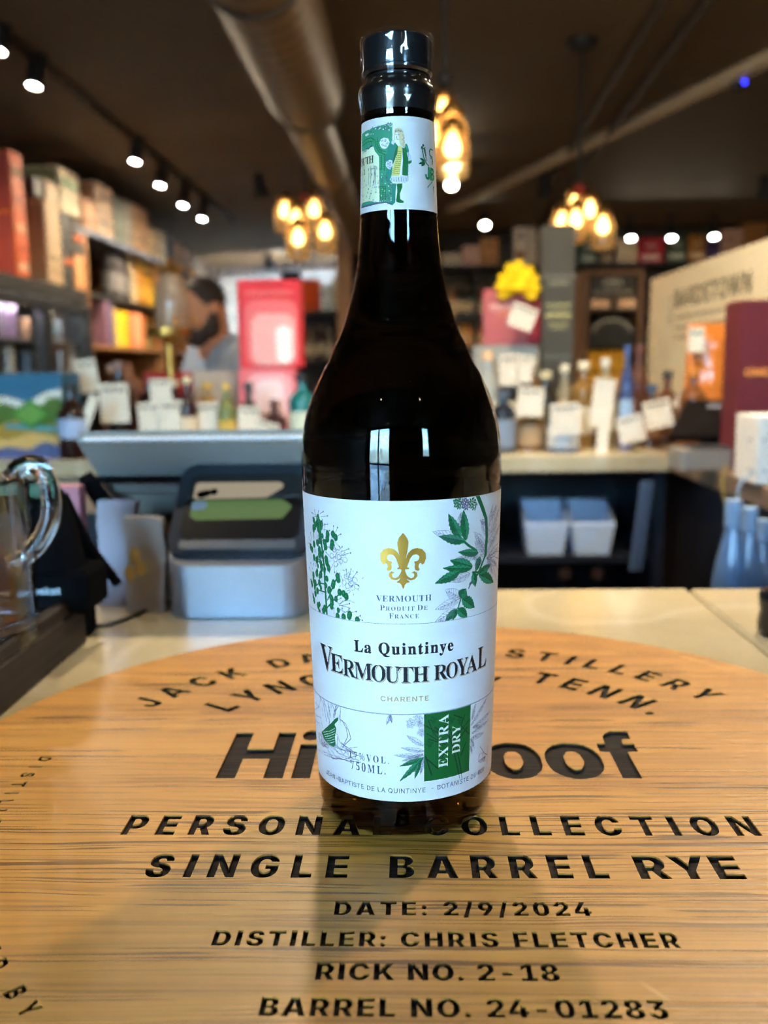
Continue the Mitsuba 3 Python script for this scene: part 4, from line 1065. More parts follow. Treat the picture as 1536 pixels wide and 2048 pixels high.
S n 14 -2205 11418 -2103 11425
S n 14 -2528 12219 -2637 12180
S n 14 -2820 12203 -2785 12295
S n 14 -2232 11262 -2196 11183
S n 14 -2018 11391 -2106 11422
S n 14 -2121 11291 -2209 11325
S n 14 -3234 12063 -3103 12088
S n 14 -2543 12105 -2653 12107
S n 14 -2612 11123 -2676 11037
S n 14 -2049 11110 -2111 11172
S n 14 -2630 12377 -2531 12352
S n 14 -2784 12438 -2803 12346
S n 14 -2540 12065 -2562 11974
S n 14 -2098 11171 -2005 11220
S n 14 -2490 11018 -2501 11106
S n 14 -1774 11090 -1755 11005
S n 14 -2748 12622 -2823 12679
S n 14 -2463 12310 -2572 12285
S n 14 -1956 11757 -1995 11833
S n 14 -2865 12598 -2952 12647
S n 14 -2453 12384 -2352 12427
S n 14 -1934 11266 -2007 11317
S n 14 -2681 12651 -2625 12582
S n 14 -1960 10476 -2054 10496
S n 14 -2168 11741 -2238 11665
S n 14 -2706 11993 -2780 11911
S n 14 -2900 11495 -2795 11558
S n 14 -2288 12396 -2289 12485
S n 14 -2419 12469 -2333 12533
S n 14 -2033 11150 -2124 11098
S n 14 -2087 11653 -2144 11720
S n 14 -1991 10872 -1977 10785
S n 14 -2198 10961 -2300 10925
S n 14 -2643 12524 -2750 12478
S n 14 -2174 11635 -2072 11650
S n 14 -2119 11214 -2098 11305
L n 271 4024 12943 3551 13687
L n 325 4096 12647 5066 13283
L n 303 3903 12283 3408 12982
L n 325 4071 12139 4753 12761
L n 238 4139 11956 5517 12210
L n 238 4142 11898 5346 11422
L n 217 4088 11851 4738 11201
L n 238 4395 13564 4959 14160
L n 217 3721 11974 3204 11835
L n 217 3585 11884 3110 12299
S n 14 -2942 5897 -2894 5630
S n 14 -3734 5096 -3752 4722
S n 14 -3276 6086 -3201 5906
S n 14 -4056 5529 -4068 5234
S n 14 -3193 6063 -3258 5846
S n 14 -3361 5343 -3386 5125
S n 14 -2912 5601 -2968 5208
S n 14 -3154 5892 -3256 5522
S n 14 -2814 6121 -2811 5792
S n 14 -3606 5888 -3564 5607
S n 14 -5355 4514 -5119 4299
S n 14 -5547 4504 -6012 4077
S n 14 -3000 6121 -2968 5814
S n 14 -3688 4979 -3789 4602
S n 14 -3699 5448 -3711 5158
S n 14 -5471 4416 -6011 3933
S n 14 -3811 5301 -3782 4990
S n 14 -3783 5737 -3726 5371
S n 14 -3012 5394 -2953 5068
S n 14 -4006 5751 -4177 5469
S n 14 -3258 5814 -3179 5566
S n 14 -4396 5779 -4556 5515
S n 14 -3531 5876 -3523 5549
S n 14 -4694 5564 -4644 5348
S n 14 -5429 4615 -6012 4071
S n 14 -4319 5366 -4269 4982
S n 13 -3367 3703 -2953 3526 -2259 3566
S n 13 -3016 3997 -2604 3975 -2160 3734
S n 13 -3787 3949 -3268 3846 -2817 3882
S n 13 -4411 3344 -3821 3359 -3090 3499
S n 13 -2957 4073 -2628 3932 -2078 3806
S n 13 -4857 3229 -4118 3304 -3455 3288
S n 13 -2967 4189 -2543 4027 -2066 4183
S n 13 -2862 4135 -2427 3991 -2180 3891
S n 13 -3532 3836 -3023 3862 -2508 3880
S n 13 -4509 3637 -3732 3779 -3012 3628
S n 13 -2877 4116 -2520 3933 -2133 3859
S n 13 -2984 4120 -2609 4071 -2151 3815
S n 13 -3439 3937 -2955 3829 -2336 4021
S n 13 -5288 3061 -4350 3190 -3290 3301
S n 16 -5118 3931 -4933 3687 -4499 3536
S n 16 -4944 3971 -4784 3718 -4404 3558
S n 16 -4795 4001 -4652 3742 -4314 3578
S n 16 -4662 4025 -4532 3761 -4229 3596
S n 16 -4541 4043 -4421 3776 -4147 3612
S n 16 -4430 4058 -4317 3788 -4069 3627
S n 16 -4326 4070 -4219 3798 -3994 3641
S n 16 -4228 4079 -4126 3805 -3921 3653
S n 16 -4135 4086 -4038 3811 -3851 3664
S d 38 1812 5177 2152 4402 2414 3504 2576 2859
S d 38 2007 5142 2362 4297 2600 3459 2730 2818
S d 33 1849 4816 1377 5184
S d 33 1887 4334 1081 4689
S d 33 1955 4202 1637 3663
S d 43 964 3872 1514 3324
S d 43 964 3932 1237 3064
S d 33 1078 5512 1319 4897 1693 4487
S d 33 2854 5433 2637 5009 3126 4524
S d 33 2703 5350 2268 5564
S d 33 2970 4205 2670 3682
S d 33 962 5289 1564 4863
S d 33 1021 4931 1629 4497
S d 33 3106 5129 2497 4684
S d 33 3032 4850 2433 4340
O d 43 1346 5481
O d 43 1269 5449
O d 43 1322 5566
O d 43 1377 5400
O d 43 1203 5518
O d 43 1423 5538
O d 43 1280 5359
O d 43 1246 5623
O d 43 1470 4994
O d 43 1393 4963
O d 43 1446 5080
O d 43 1502 4912
O d 43 1325 5033
O d 43 1549 5050
O d 43 1404 4872
O d 43 1369 5138
O d 43 2669 5239
O d 43 2575 5219
O d 43 2638 5329
O d 43 2709 5151
O d 43 2493 5299
O d 43 2764 5284
O d 43 2590 5125
O d 43 2543 5399
O d 43 2170 5347
O d 43 2085 5322
O d 43 2143 5435
O d 43 2207 5262
O d 43 2011 5397
O d 43 2257 5397
O d 43 2098 5230
O d 43 2058 5499
O d 43 1171 4443
O d 43 1095 4409
O d 43 1148 4527
O d 43 1202 4360
O d 43 1029 4478
O d 43 1248 4500
O d 43 1105 4318
O d 43 1072 4584
S n 22 2600 2823 2650 2627
S n 22 2731 2788 2784 2590'''
NECK_ART = '''
P t 0 -2041 29401 -1511 29426 -1014 29466 -574 29515 -206 29548 -229 26383 -471 26477 -812 26468 -1293 26436 -1914 26448
P y 0 -2006 28716 -1500 28691 -1194 28737 -1064 28741 -976 28527 -783 28326 -768 27795 -753 26526 -1295 26642 -1921 26636
S G 25 -1858 29043 -1506 29097 -1196 29090 -978 28980 -943 28723 -783 28476 -520 28373 -550 27748
S G 25 -1897 28898 -1407 28977 -1119 28951
S G 25 -847 29061 -878 28765 -723 28544 -477 28470
S G 25 -663 28337 -664 27784
S G 25 -738 27134 -738 26525
S G 25 -607 27122 -609 26513
S G 25 -502 27113 -504 26505
S G 16 -768 28349 -520 28348
S G 16 -753 27136 -490 27132
S G 16 -768 28273 -520 28273
S G 16 -753 27055 -491 27051
S G 16 -768 28198 -520 28198
S G 16 -753 26973 -491 26971
S G 16 -768 28122 -520 28123
S G 16 -753 26892 -491 26890
S G 16 -768 28047 -521 28047
S G 16 -753 26811 -492 26808
S G 16 -768 27971 -521 27972
S G 16 -753 26730 -492 26727
S G 16 -768 27896 -521 27896
S G 16 -753 26648 -492 26646
S G 16 -768 27820 -521 27821
S G 16 -753 26567 -492 26565
S G 16 -978 28879 -815 28907
S G 16 -937 28798 -771 28826
S G 16 -897 28717 -728 28746
S G 16 -859 28637 -687 28666
S G 16 -821 28556 -645 28586
S G 16 -783 28476 -605 28507
S G 16 -1778 29026 -1640 28845
S G 16 -1558 29016 -1453 28844
S G 16 -1385 29018 -1295 28850
S G 16 -1235 29026 -1156 28862
S G 16 -1102 29039 -1029 28877
P f 0 -753 28849 -692 28967 -546 29014 -378 28962 -324 28833 -380 28662 -505 28572 -648 28611 -738 28734
O n 46 -633 28885
O n 46 -504 28897
O n 46 -420 28790
O n 46 -604 28732
O n 46 -491 28684
P f 0 -1649 29290 -1411 29318 -1299 29247 -1508 29198
E f 19 -1152 27725
O n 23 -1655 27235
O n 23 -874 27853
E f 19 -1611 27394
O n 28 -711 26487
E f 19 -280 27595
O n 32 -472 27438
O n 23 -1071 27128
O n 27 -1354 26972
O n 35 -766 27120
O n 30 -618 27370
O n 38 -404 26740
E f 19 -1544 27392
O n 33 -1467 27274
E f 19 -537 26947
O n 31 -1163 26922
E f 19 -944 26681
O n 33 -919 26938
E f 19 -686 26427
E f 19 -1216 27388
O n 24 -1808 27373
O n 26 -1685 26893
O n 29 -1040 26646
E f 19 -814 26602
O n 28 -415 27311
O n 25 -395 26450
O n 22 -904 27046
O n 38 -1001 27382
E f 19 -630 27028
E f 19 -647 27613
E f 19 -519 26564
O n 32 -1041 27344
O n 24 -1126 27866
O n 36 -1585 27480
O n 28 -728 27502
E f 19 -1087 27757
O n 23 -264 27065
O n 22 -1245 26736
O n 31 -313 26989
E f 19 -1790 27270
O n 28 -418 26783
O n 35 -1430 26847
E f 19 -1142 27617
E f 19 -276 26577
O n 30 -472 26731
O n 26 -1101 27897
E f 19 -1256 26940
E f 19 -956 26539
O n 26 -307 27195
E f 19 -715 26548
E f 19 -911 26953
E f 19 -1619 27043
O n 25 -516 26721
E f 19 -506 27249
O n 37 -288 27155
O n 24 -585 27461
O n 35 -370 26640
O n 31 -280 26824
O n 37 -291 26834
E f 19 -976 26638
O n 24 -765 27366
O n 31 -360 27212
E f 19 -368 27128
O n 22 -880 27128
O n 35 -970 27652
E f 19 -1424 27290
O n 31 -805 27286
O n 26 -511 27535
O n 31 -1224 26817
O n 32 -544 26518
E f 19 -875 27156
O n 37 -951 27134
E f 19 -619 26569
E f 19 -1257 27137
O n 29 -443 27491
E f 19 -1649 27035
E f 19 -375 27464
E f 19 -668 27503
E f 19 -292 27377
E f 19 -1031 27212
O n 30 -452 27461
O n 34 -1127 27655
O n 22 -1814 27236
O n 23 -1135 27024
E f 19 -275 26658
O n 24 -1741 26886
E f 19 -993 26581
E f 19 -351 26938
O n 37 -632 27143
O n 36 -702 26672
O n 27 -1661 26748
O n 24 -809 26523
O n 25 -846 27555
E f 19 -1170 27500
O n 28 -1205 27217
O n 25 -1821 26969
O n 35 -917 26538
E f 19 -981 27194
E f 19 -1039 27185
E f 19 -275 27221
O n 28 -609 26874
O n 25 -1654 26929
E f 19 -1615 26773
O n 27 -655 27326
O n 26 -942 27686
O n 26 -304 26426
O n 22 -294 27264
O n 25 -1057 27234
O n 23 -878 27902
O n 27 -1032 27868
O n 34 -1305 27105
E f 19 -672 26778
O f 22 -939 29401
E n 22 -538 29355
O n 22 -354 29390
O n 22 -1303 29339
O n 22 -449 29319
E f 22 -585 29335
E n 22 -1314 29385
O n 22 -729 29336
O n 22 -813 29499
O f 22 -796 29354
E f 22 -524 29464
O n 22 -532 29476
E n 22 -807 29395
O f 22 -491 29370
O f 22 -1290 29414
E f 22 -718 29505
O f 22 -597 29334
E f 22 -779 29375
O n 22 -352 29507
O n 22 -1527 29367
E n 22 -862 29422
E n 22 -1190 29323
O n 22 -289 29537
E n 22 -360 29368
E f 22 -817 29493
E f 22 -861 29413
E n 22 -1037 29255
O n 22 -411 29518
E f 22 -344 29484
E f 22 -241 29422
E n 22 -1096 29471
E f 22 -1079 29227
E n 22 -786 29450
O n 22 -363 29338
O f 22 -302 29420
O n 22 -529 29409
O f 22 -1080 29471
E n 22 -834 29404
O f 22 -264 29507
E f 22 -730 29399
E f 22 -1193 29233
E f 22 -340 29291
E f 22 -1219 29458
O n 22 -1148 29412
E n 22 -510 29423
E f 22 -956 29397
O n 22 -273 29542
E f 22 -385 29496
O n 22 -926 29369
E n 22 -374 29551
E n 19 -1767 28611
E n 19 -1726 28646
E n 19 -1686 28641
E n 19 -1649 28690
E n 19 -1613 28665
E n 19 -1579 28629
E n 19 -1546 28642
E n 19 -1515 28645
E n 19 -1484 28641
E n 19 -1456 28703
E n 19 -1427 28719
E n 19 -1399 28722
E n 19 -1372 28701
E n 19 -1345 28695
E n 19 -1319 28682
E n 19 -1294 28706
E n 19 -1269 28718
E n 19 -1245 28717
E n 19 -1221 28747
E n 19 -1198 28748
E n 19 -1175 28794
E n 19 -1152 28745
E n 19 -1130 28795
E n 19 -1107 28750
S n 14 -1307 27925 -1284 27662 -1322 27286
S n 14 -1188 27984 -1167 27644 -1202 27268
S n 14 -1008 27998 -990 27620 -1022 27243
S n 14 -941 27961 -924 27611 -955 27235
P n 0 -1916 26505 -1294 26501 -812 26532 -471 26515 -259 26465 -260 26402 -471 26482 -812 26473 -1293 26442 -1914 26458
P e 0 -244 28754 -353 28661 -436 28467 -478 28219 -465 28068 -249 27978 -196 28051 -114 28448 -33 28646 -110 28798
P e 0 -466 27816 -482 27339 -360 27280 -252 27551 -250 27853
P G 0 -110 28798 20 28645 5 28445 -197 27926 -196 28101 -247 28304
P v 0 20 28645 152 28694 176 28494 146 28144 47 27516 -252 27526 -197 27850 -36 28296
P G 0 178 28644 340 28747 419 28600 411 28149 401 27520 216 27516 164 27566 203 28144
P e 0 340 28772 420 28650 458 28451 389 28423 312 28646
P l 0 -252 27526 60 27504 164 27541 401 27495 398 27318 264 27214 83 27264 -46 27241 -254 27274 -306 27403
P l 0 -465 28068 -328 28146 -209 28102 -223 27902 -304 27755 -411 27812 -493 27944
P l 0 362 28422 470 28402 551 28255 520 28103 438 28099 386 28273
P G 0 397 28073 563 28131 547 28029 435 27949
P e 0 -241 27223 -60 27204 -101 26915 -117 26485 -234 26362 -286 26390 -246 26540 -230 26919
P G 0 -47 27203 173 27214 158 27037 65 26810 76 26608 216 26519 202 26455 74 26456 -66 26496 -78 26585 -29 26913
P w 0 -134 29197 -79 29332 41 29362 161 29316 252 29168 276 28970 313 28746 285 28645 178 28594 74 28794 38 29043 -1 29181 -80 29170 -109 28997 -97 28872 -150 28874
P f 0 -94 29146 12 29156 91 29068 102 28918 22 28819 -57 28846 -103 28997
P l 0 -243 28854 -163 28900 -110 28798 -164 28700 -244 28754
P l 0 74 28794 180 28744 312 28646 257 28570 151 28594 100 28681
S n 14 -81 29083 -23 29094
S n 14 12 29081 65 29080
S n 14 -23 29044 -43 28970 -3 28954
S n 14 -51 28916 36 28906
S n 11 -106 29256 -80 29195
S n 11 -72 29265 -46 29194
S n 11 -37 29274 -11 29193
S n 11 -2 29283 23 29193
S n 11 32 29292 58 29192
S n 11 67 29282 92 29192
S n 11 101 29272 127 29192
S n 11 136 29262 162 29192
S n 11 170 29252 196 29192
S n 11 224 29093 184 29055
S n 11 250 29039 215 29001
S n 11 276 28984 246 28947
S n 11 222 28929 182 28891
S n 11 248 28874 213 28836
S n 11 274 28820 244 28782
S n 11 220 28764 179 28726
S n 11 246 28710 211 28672
S n 11 272 28655 242 28617
S k 11 -21 28446 136 28419
S k 11 -38 28371 130 28344
S k 11 -54 28296 123 28269
S k 11 -71 28222 117 28194
S k 11 -87 28147 111 28119
S k 11 -104 28072 105 28043
S k 11 -120 27998 99 27968
S k 11 -136 27923 93 27893
S k 11 -153 27848 87 27818
S k 11 -169 27774 81 27742
S k 11 -185 27699 75 27667
S k 11 -202 27624 69 27592
S n 11 -253 27450 -241 27299
S n 11 -159 27446 -147 27295
S n 11 -65 27443 -54 27292
S n 11 28 27441 39 27290
S n 11 121 27440 132 27289
S n 11 215 27441 226 27290
S n 11 309 27442 320 27291
S n 14 209 28594 203 27541
S n 14 -114 28448 -223 27952
S n 11 417 28499 384 27318
S n 11 -464 28369 -476 28069
O n 27 -383 28087
O n 27 -302 28031
O n 27 -383 27986
O n 27 -303 27931
O n 27 -384 27886
O n 27 -304 27831
S g 33 1088 28757 1048 28576 1109 28306 1248 28072 1387 27985
L g 44 1090 28606 1233 28676
L g 44 1110 28554 1238 28616
L g 44 1129 28501 1244 28557
L g 44 1149 28448 1249 28497
L g 44 1169 28395 1255 28437
L g 44 1190 28342 1260 28377
L g 44 1210 28289 1265 28317
L g 44 1231 28236 1271 28257
L g 44 1252 28184 1276 28197
L g 93 1087 28707 1125 28787
L g 93 1049 28601 1001 28696
L g 93 1175 28138 906 28233
L g 93 1174 28112 843 28000
L g 93 1173 28087 977 27918
L g 93 1156 28110 1063 27973
S g 38 1736 28659 1564 28678 1460 28559 1500 28414 1684 28369
S g 33 1544 28319 1710 28297 1665 28085
S g 22 1622 27400 1269 27129
S g 27 1673 27139 1725 27018 1735 26891
S g 33 1675 27165 1760 27230'''
# ------------------------------------------------------------------ the bottle
BX, BY = -.0043, .404


def smooth_profile(p, n=6):
    """Catmull-Rom through the points."""
    p = np.array(p, float)
    q = np.vstack([2 * p[0] - p[1], p, 2 * p[-1] - p[-2]])
    out = []
    for i in range(len(p) - 1):
        a, b, c, d = q[i:i + 4]
        for t in np.arange(n) / n:
            out.append(.5 * (2 * b + (c - a) * t + (2 * a - 5 * b + 4 * c - d) * t * t + (3 * b - a - 3 * c + d) * t ** 3))
    return np.vstack(out + [p[-1:]])


heel = [(.0389 - .008 + .008 * math.sin(t), .0005 + .008 - .008 * math.cos(t)) for t in np.linspace(0, PI / 2, 9)]
_body = [(15, 40.2), (60, 41.35), (105, 42.7), (146, 43.95), (155, 44.1), (163, 44.1), (170, 43.4), (174.5, 42.75), (179, 41.65), (185.5, 39.5), (192.8, 36.4), (199.5, 33.0), (202.5, 31.2), (207, 29.4), (211, 27.3), (215, 25.5),
         (219, 24.0), (226, 21.9), (232, 20.2), (240, 18.5), (248, 17.4), (256, 16.7), (262.9, 16.25), (275, 15.85), (290, 15.4), (303, 15.0)]
_prof = [(r * .985e-3, (3 + .985 * z) * 1e-3) for z, r in _body]
outer = [(0, .0030), (.026, .0022), (.0295, .0006)] + heel + list(map(tuple, smooth_profile(_prof, 5)))
zt = outer[-1][1]
scene['glass_dark'] = {'type': 'dielectric', 'int_ior': 1.5, 'specular_transmittance': rgb([.055, .032, .010])}
bt = thing('vermouth_bottle', 'tall dark glass vermouth bottle with white botanical label standing on the barrel head', 'bottle')
part('glass', bt, lathe(outer + [(.0140, zt + .0006), (0, zt + .0008)], 192, BX, BY), 'glass_dark', smooth=40)
mat('capblack', srgb(8, 8, 9), .16, .6, clearcoat=1.0, clearcoat_gloss=.95)
mat('capsteel', srgb(13, 14, 17), .12, .6, clearcoat=1.0, clearcoat_gloss=.97)
mat('paper', {'type': 'rgb', 'value': [.76, .76, .76]}, .75, .2)
zs = lambda z: (3 + .985 * z) * 1e-3
part('finish', bt, lathe([(.0, zs(303.2)), (.0143, zs(303.4)), (.0147, zs(306)), (.0152, zs(309)), (.0153, zs(311.5)), (.0148, zs(313.5)), (.0136, zs(315)), (.0126, zs(316.5)), (.0126, zs(318)), (0, zs(318.2))], 96, BX, BY), 'mat_capblack', smooth=40, label='black neck ring under the cap')
part('cap', bt, lathe([(0, zs(318.4)), (.0134, zs(318.5)), (.0143, zs(319.4)), (.0143, zs(320.6)), (.0140, zs(320.9)), (.0141, zs(331.6)), (.0136, zs(332.6)), (.0126, zs(332.9)), (0, zs(332.9))], 96, BX, BY), 'mat_capsteel', smooth=30, label='dark glossy metal cap')
# clear shrink sleeve, a little creased, with its folded seam on the left
sl = lathe([(r * .985e-3, zs(z)) for z, r in smooth_profile([(300.8, 15.35), (303, 15.4), (305, 15.8), (307.5, 16.15), (310, 16.5), (312.5, 16.3), (314.6, 15.2), (316.5, 14.3), (318, 14.6), (320, 15.1), (326, 15.2), (331.6, 15.3), (333.0, 15.2), (333.7, 14.6), (333.9, 12.5)], 4)], 120, 0, 0)
v = sl.vertices.view(np.ndarray).copy()
ang = np.arctan2(v[:, 1], v[:, 0])
w = (meshkit.noise(np.c_[np.cos(ang) * 4, np.sin(ang) * 4, v[:, 2] * 300], 3) - .5) * .0005 * np.clip((v[:, 2] - .300) / .003, 0, 1)
rad = np.hypot(v[:, 0], v[:, 1])
v[:, :2] *= ((rad + w) / np.maximum(rad, 1e-6))[:, None]
sl.vertices = v + [BX, BY, 0]
scene['film_clear'] = {'type': 'thindielectric', 'int_ior': 1.5}
part('shrink_sleeve', bt, sl, 'film_clear', smooth=True, label='clear plastic shrink sleeve')
fin = box(-.0170, -.0146, -.0006, .0006, zs(303), zs(333.4), .0003)
part('sleeve_seam', bt, mv(fin, BX - .0001, BY - .004), 'film_clear', label='folded clear seam of the sleeve')


class Wrap:
    """A paper label on a cone about the bottle's axis; its flat print is laid out in millimetres, u along the girth and v the height."""

    def __init__(s, z0, r0, z1, r1, ru, holder):
        s.z0, s.r0, s.k, s.ru, s.holder = z0, r0, (r1 - r0) / (z1 - z0), ru, holder

    def mesh(s, poly, off, edge=1.4):
        ms = [trimesh.creation.triangulate_polygon(g, engine='earcut') for g in getattr(poly, 'geoms', [poly]) if g.geom_type == 'Polygon' and g.area > 1e-5]
        vs, fs, n = [], [], 0
        for a, f in ms:
            a, f = np.c_[a, np.zeros(len(a))], np.asarray(f)
            a, f = trimesh.remesh.subdivide_to_size(a, f, edge, max_iter=14)
            vs.append(a); fs.append(f + n); n += len(a)
        v, f = np.vstack(vs), np.vstack(fs)
        ph, z = v[:, 0] / s.ru, v[:, 1] * 1e-3
        r = s.r0 + (z - s.z0) * s.k + off
        m = trimesh.Trimesh(np.c_[BX + r * np.sin(ph), BY - r * np.cos(ph), z], f, process=False)
        a, b, c = (m.vertices[m.faces[:, i]] for i in range(3))
        nrm = np.cross(b - a, c - a).mean(0)
        mid = m.vertices.mean(0) - [BX, BY, m.vertices[:, 2].mean()]
        d = np.einsum('ij,ij->', np.cross(b - a, c - a), (a + b + c) / 3 - [BX, BY, 0])
        if d < 0: m.invert()
        return m

    def put(s, name, poly, layer, bsdf, label=None):
        """Print over one another in layers of 0.04 mm."""
        return part(name, s.holder, s.mesh(poly, layer * 4e-5), bsdf, smooth=True, label=label)


def art(data, dv=0):
    """Print shapes by colour: L leaf (foot, tip, width), S stroke, E dot, O ring, P outline; hundredths of a millimetre."""
    by = {}
    for i, l in enumerate(data.strip().split('\n')):
        kind, col, *n = l.split()
        n = np.array(n, float) / 100
        w, p = n[0], n[1:].reshape(-1, 2)
        shapes = by.setdefault(col, [])
        if kind == 'L':
            d = p[1] - p[0]; L = np.hypot(*d); q = np.array([-d[1], d[0]]) / max(L, 1e-6)
            t = np.linspace(0, 1, 15)
            h = w * .58 * np.sin(PI * t ** .8) ** .9
            if col == 'g': h = h * (1 + .22 * ((np.arange(15) * 1.0) % 2 - .5) * (w > .9))
            a = p[0] + t[:, None] * d + h[:, None] * q
            b = p[0] + t[:, None] * d - h[:, None] * q * .9
            g = Polygon(np.vstack([a, b[::-1]])).buffer(0)
            mid = LineString([p[0] + .04 * d, p[0] + .9 * d])
            veins = [LineString([p[0] + u * d, p[0] + (u + .16) * d + sg * q * w * .42]) for u in (.15, .3, .45, .6, .72) for sg in (1, -1)]
            fine = unary_union([x.buffer(.06) for x in veins] + [mid.buffer(.07)])
            if col == 'g':
                shapes.append(g.difference(mid.buffer(.05)))
                by.setdefault('d', []).append(fine.intersection(g))
                by.setdefault('h', []).append(Polygon(np.vstack([p[0] + t[:, None] * d, b[::-1]])).buffer(0).buffer(-.06 * w))
            else:
                hatch = [LineString([p[0] + u * d + q * w * .03, p[0] + (u + .1) * d + q * w * .45]).buffer(.06) for u in np.arange(.08, .9, .07 if L > 4 else .14)]
                shapes.append(unary_union([g.difference(g.buffer(-.13)), fine.intersection(g)] + [x.intersection(g) for x in hatch]))
        elif kind == 'S':
            shapes.append(LineString(p).buffer(max(w * .62, .075), 2))
        elif kind == 'E':
            shapes.append(affinity.scale(Point(*p[0]).buffer(w * (1.5 if w > .5 else 1.2), 4), .85, 1.15))
            if w > .6 and col == 'g': by.setdefault('h', []).append(Point(p[0][0] - w * .2, p[0][1] + w * .2).buffer(w * .42, 3))
        elif kind == 'O':
            shapes.append(Point(*p[0]).buffer(w, 4).difference(Point(*p[0]).buffer(max(w - .15, w * .5), 4)))
        else:
            g = Polygon(p).buffer(0)
            shapes.append(g.buffer(.22).buffer(-.40).buffer(.20) if col == 'o' else g)
    return {c: unary_union(g).buffer(0) for c, g in by.items()}


PRINT = {'g': paint(12, 92, 52), 'h': paint(40, 124, 82), 'd': paint(8, 44, 30), 'n': paint(84, 80, 104), 'w': paint(222, 232, 236), 'o': ('mat_gold', None),
         'k': paint(92, 84, 34), 'G': paint(4, 100, 44), 't': paint(58, 138, 102), 'y': paint(222, 228, 188), 'e': paint(36, 122, 100), 'f': paint(228, 228, 222), 'v': paint(206, 196, 104), 'l': paint(198, 200, 212)}
NAMES = {'g': 'green_botanical_print', 'h': 'pale_green_print', 'd': 'dark_green_print', 'n': 'grey_line_print', 'w': 'white_line_print', 'o': 'gold_emblem', 'k': 'brown_line_print', 'G': 'bright_green_print',
         't': 'green_panel_print', 'y': 'cream_panel_print', 'e': 'teal_sleeve_print', 'f': 'pale_detail_print', 'v': 'yellow_waistcoat_print', 'l': 'grey_lace_print'}
mat('gold', srgb(196, 148, 60), .38, .5, metal=.75)

W1 = Wrap(.0192, .0396, .1472, .04335, 41.5, bt + '__label')
lab_k = part('label', bt, W1.mesh(sbox(-100, 19.4, 100, 147.3), .00012, 1.6), 'mat_paper', smooth=True, label='white paper label with green botanical print')
band = sbox(-100, 58.4, 100, 96.8)
W1.put('raised_band', band, 5, 'mat_paper', 'white paper band across the label')
edges = unary_union([sbox(-100, 57.95, 100, 58.4), sbox(-100, 96.8, 100, 97.0)])
W1.put('band_edge_line', edges, 4.5, paint(140, 142, 156))
shapes = art(LABEL_ART)
clip = unary_union([sbox(-100, 19.4, 100, 57.9), sbox(-100, 97.05, 100, 147.2)])
rect = sbox(8.95, 28.2, 32.1, 57.95)
W1.put('green_rectangle', rect, 4.6, paint(0, 82, 30), 'green rectangle reading EXTRA DRY')
order = {'g': 4.2, 'h': 5.2, 'n': 5.2, 'd': 6.4, 'w': 6.6, 'o': 5.6}
for c, s in shapes.items():
    s = s.intersection(clip)
    if c != 'd': s = s.difference(rect)
    W1.put(NAMES[c], s, order[c], PRINT[c][0] if c == 'o' else PRINT[c])
ink, slate, goldink = paint(22, 22, 26), paint(70, 84, 100), paint(176, 146, 96)


def caps(s, face, x0, x1, y, cap, small):
    """A line in capitals and small capitals."""
    g, x, out = None, 0.0, []
    for w in s.split(' '):
        for i, ch in enumerate(w):
            c = cap if i == 0 else small
            a, gg = glyph(face + ch)
            out.append(affinity.translate(affinity.scale(gg, c / 100, c / 100, origin=(0, 0)), x, 0)); x += a * c / 100 + .13 * cap
        x += .35 * cap
    g = unary_union(out); b = g.bounds
    return affinity.translate(affinity.scale(g, (x1 - x0) / (b[2] - b[0]), 1, origin=(b[0], 0)), x0 - b[0], y)


thin = lambda g, e: g.buffer(-min(e, .015), join_style='mitre')
W1.put('slate_lettering', unary_union([thin(text_flat('VERMOUTH', 'S', -10.2, 106.3, 22.2, 2.45), .05), thin(caps('PRODUIT DE', 'S', -8.6, 10.4, 102.5, 2.2, 1.75), .04), thin(caps('FRANCE', 'S', -5.06, 6.83, 99.25, 2.2, 1.75), .04)]), 5.8, slate, 'grey serif lettering')
W1.put('name_lettering', text_flat('La Quintinye', 'S', -20.3, 84.1, 42.0, 4.75, sx=.9).buffer(.10), 7.2, ink, 'black name lettering')
big, foil = [], []
_v = [('V', -41.5, -32.6, 72.5, 10.9), ('E', -34.0, -26.6, 73.0, 7.9), ('R', -26.6, -20.2, 72.5, 7.3), ('M', -20.9, -12.6, 72.3, 7.2), ('O', -12.9, -6.9, 72.2, 7.0), ('U', -7.2, -1.3, 72.1, 6.9), ('T', -1.8, 4.4, 72.05, 6.75), ('H', 4.2, 10.9, 72.1, 6.6),
      ('R', 13.0, 19.3, 72.25, 6.45), ('O', 18.6, 24.2, 72.3, 6.6), ('Y', 23.6, 29.8, 72.4, 7.3), ('A', 28.6, 35.6, 72.5, 7.4), ('L', 35.9, 42.7, 72.7, 9.3)]
for ch, x0, x1, y, cap in _v:
    g = glyph('S' + ch)[1]; b = g.bounds
    g = affinity.translate(affinity.scale(g, (x1 - x0) / (b[2] - b[0]), cap / 100, origin=(b[0], 0)), x0 - b[0], y)
    big.append(thin(g, .10)); foil.append(affinity.translate(g, .38, -.38).buffer(.05))
big = unary_union(big)
W1.put('foil_outline', unary_union(foil).difference(big.buffer(.16)), 7.0, goldink, 'tan drop outline of the title lettering')
W1.put('title_lettering', big, 7.4, ink, 'black serif title lettering')
W1.put('region_lettering', text_flat('CHARENTE', 'R', -9.14, 63.9, 20.0, 2.0, sx=1.2).buffer(.06), 7.2, goldink, 'gold capitals')
W1.put('volume_lettering', thin(unary_union([text_flat('17%VOL.', 'S', -25.3, 36.35, 19.2, 3.0, sx=.8), text_flat('750ML.', 'S', -24.5, 31.4, 16.8, 3.6, sx=.72)]), .09), 6.6, paint(60, 70, 84), 'dark serif volume lettering')
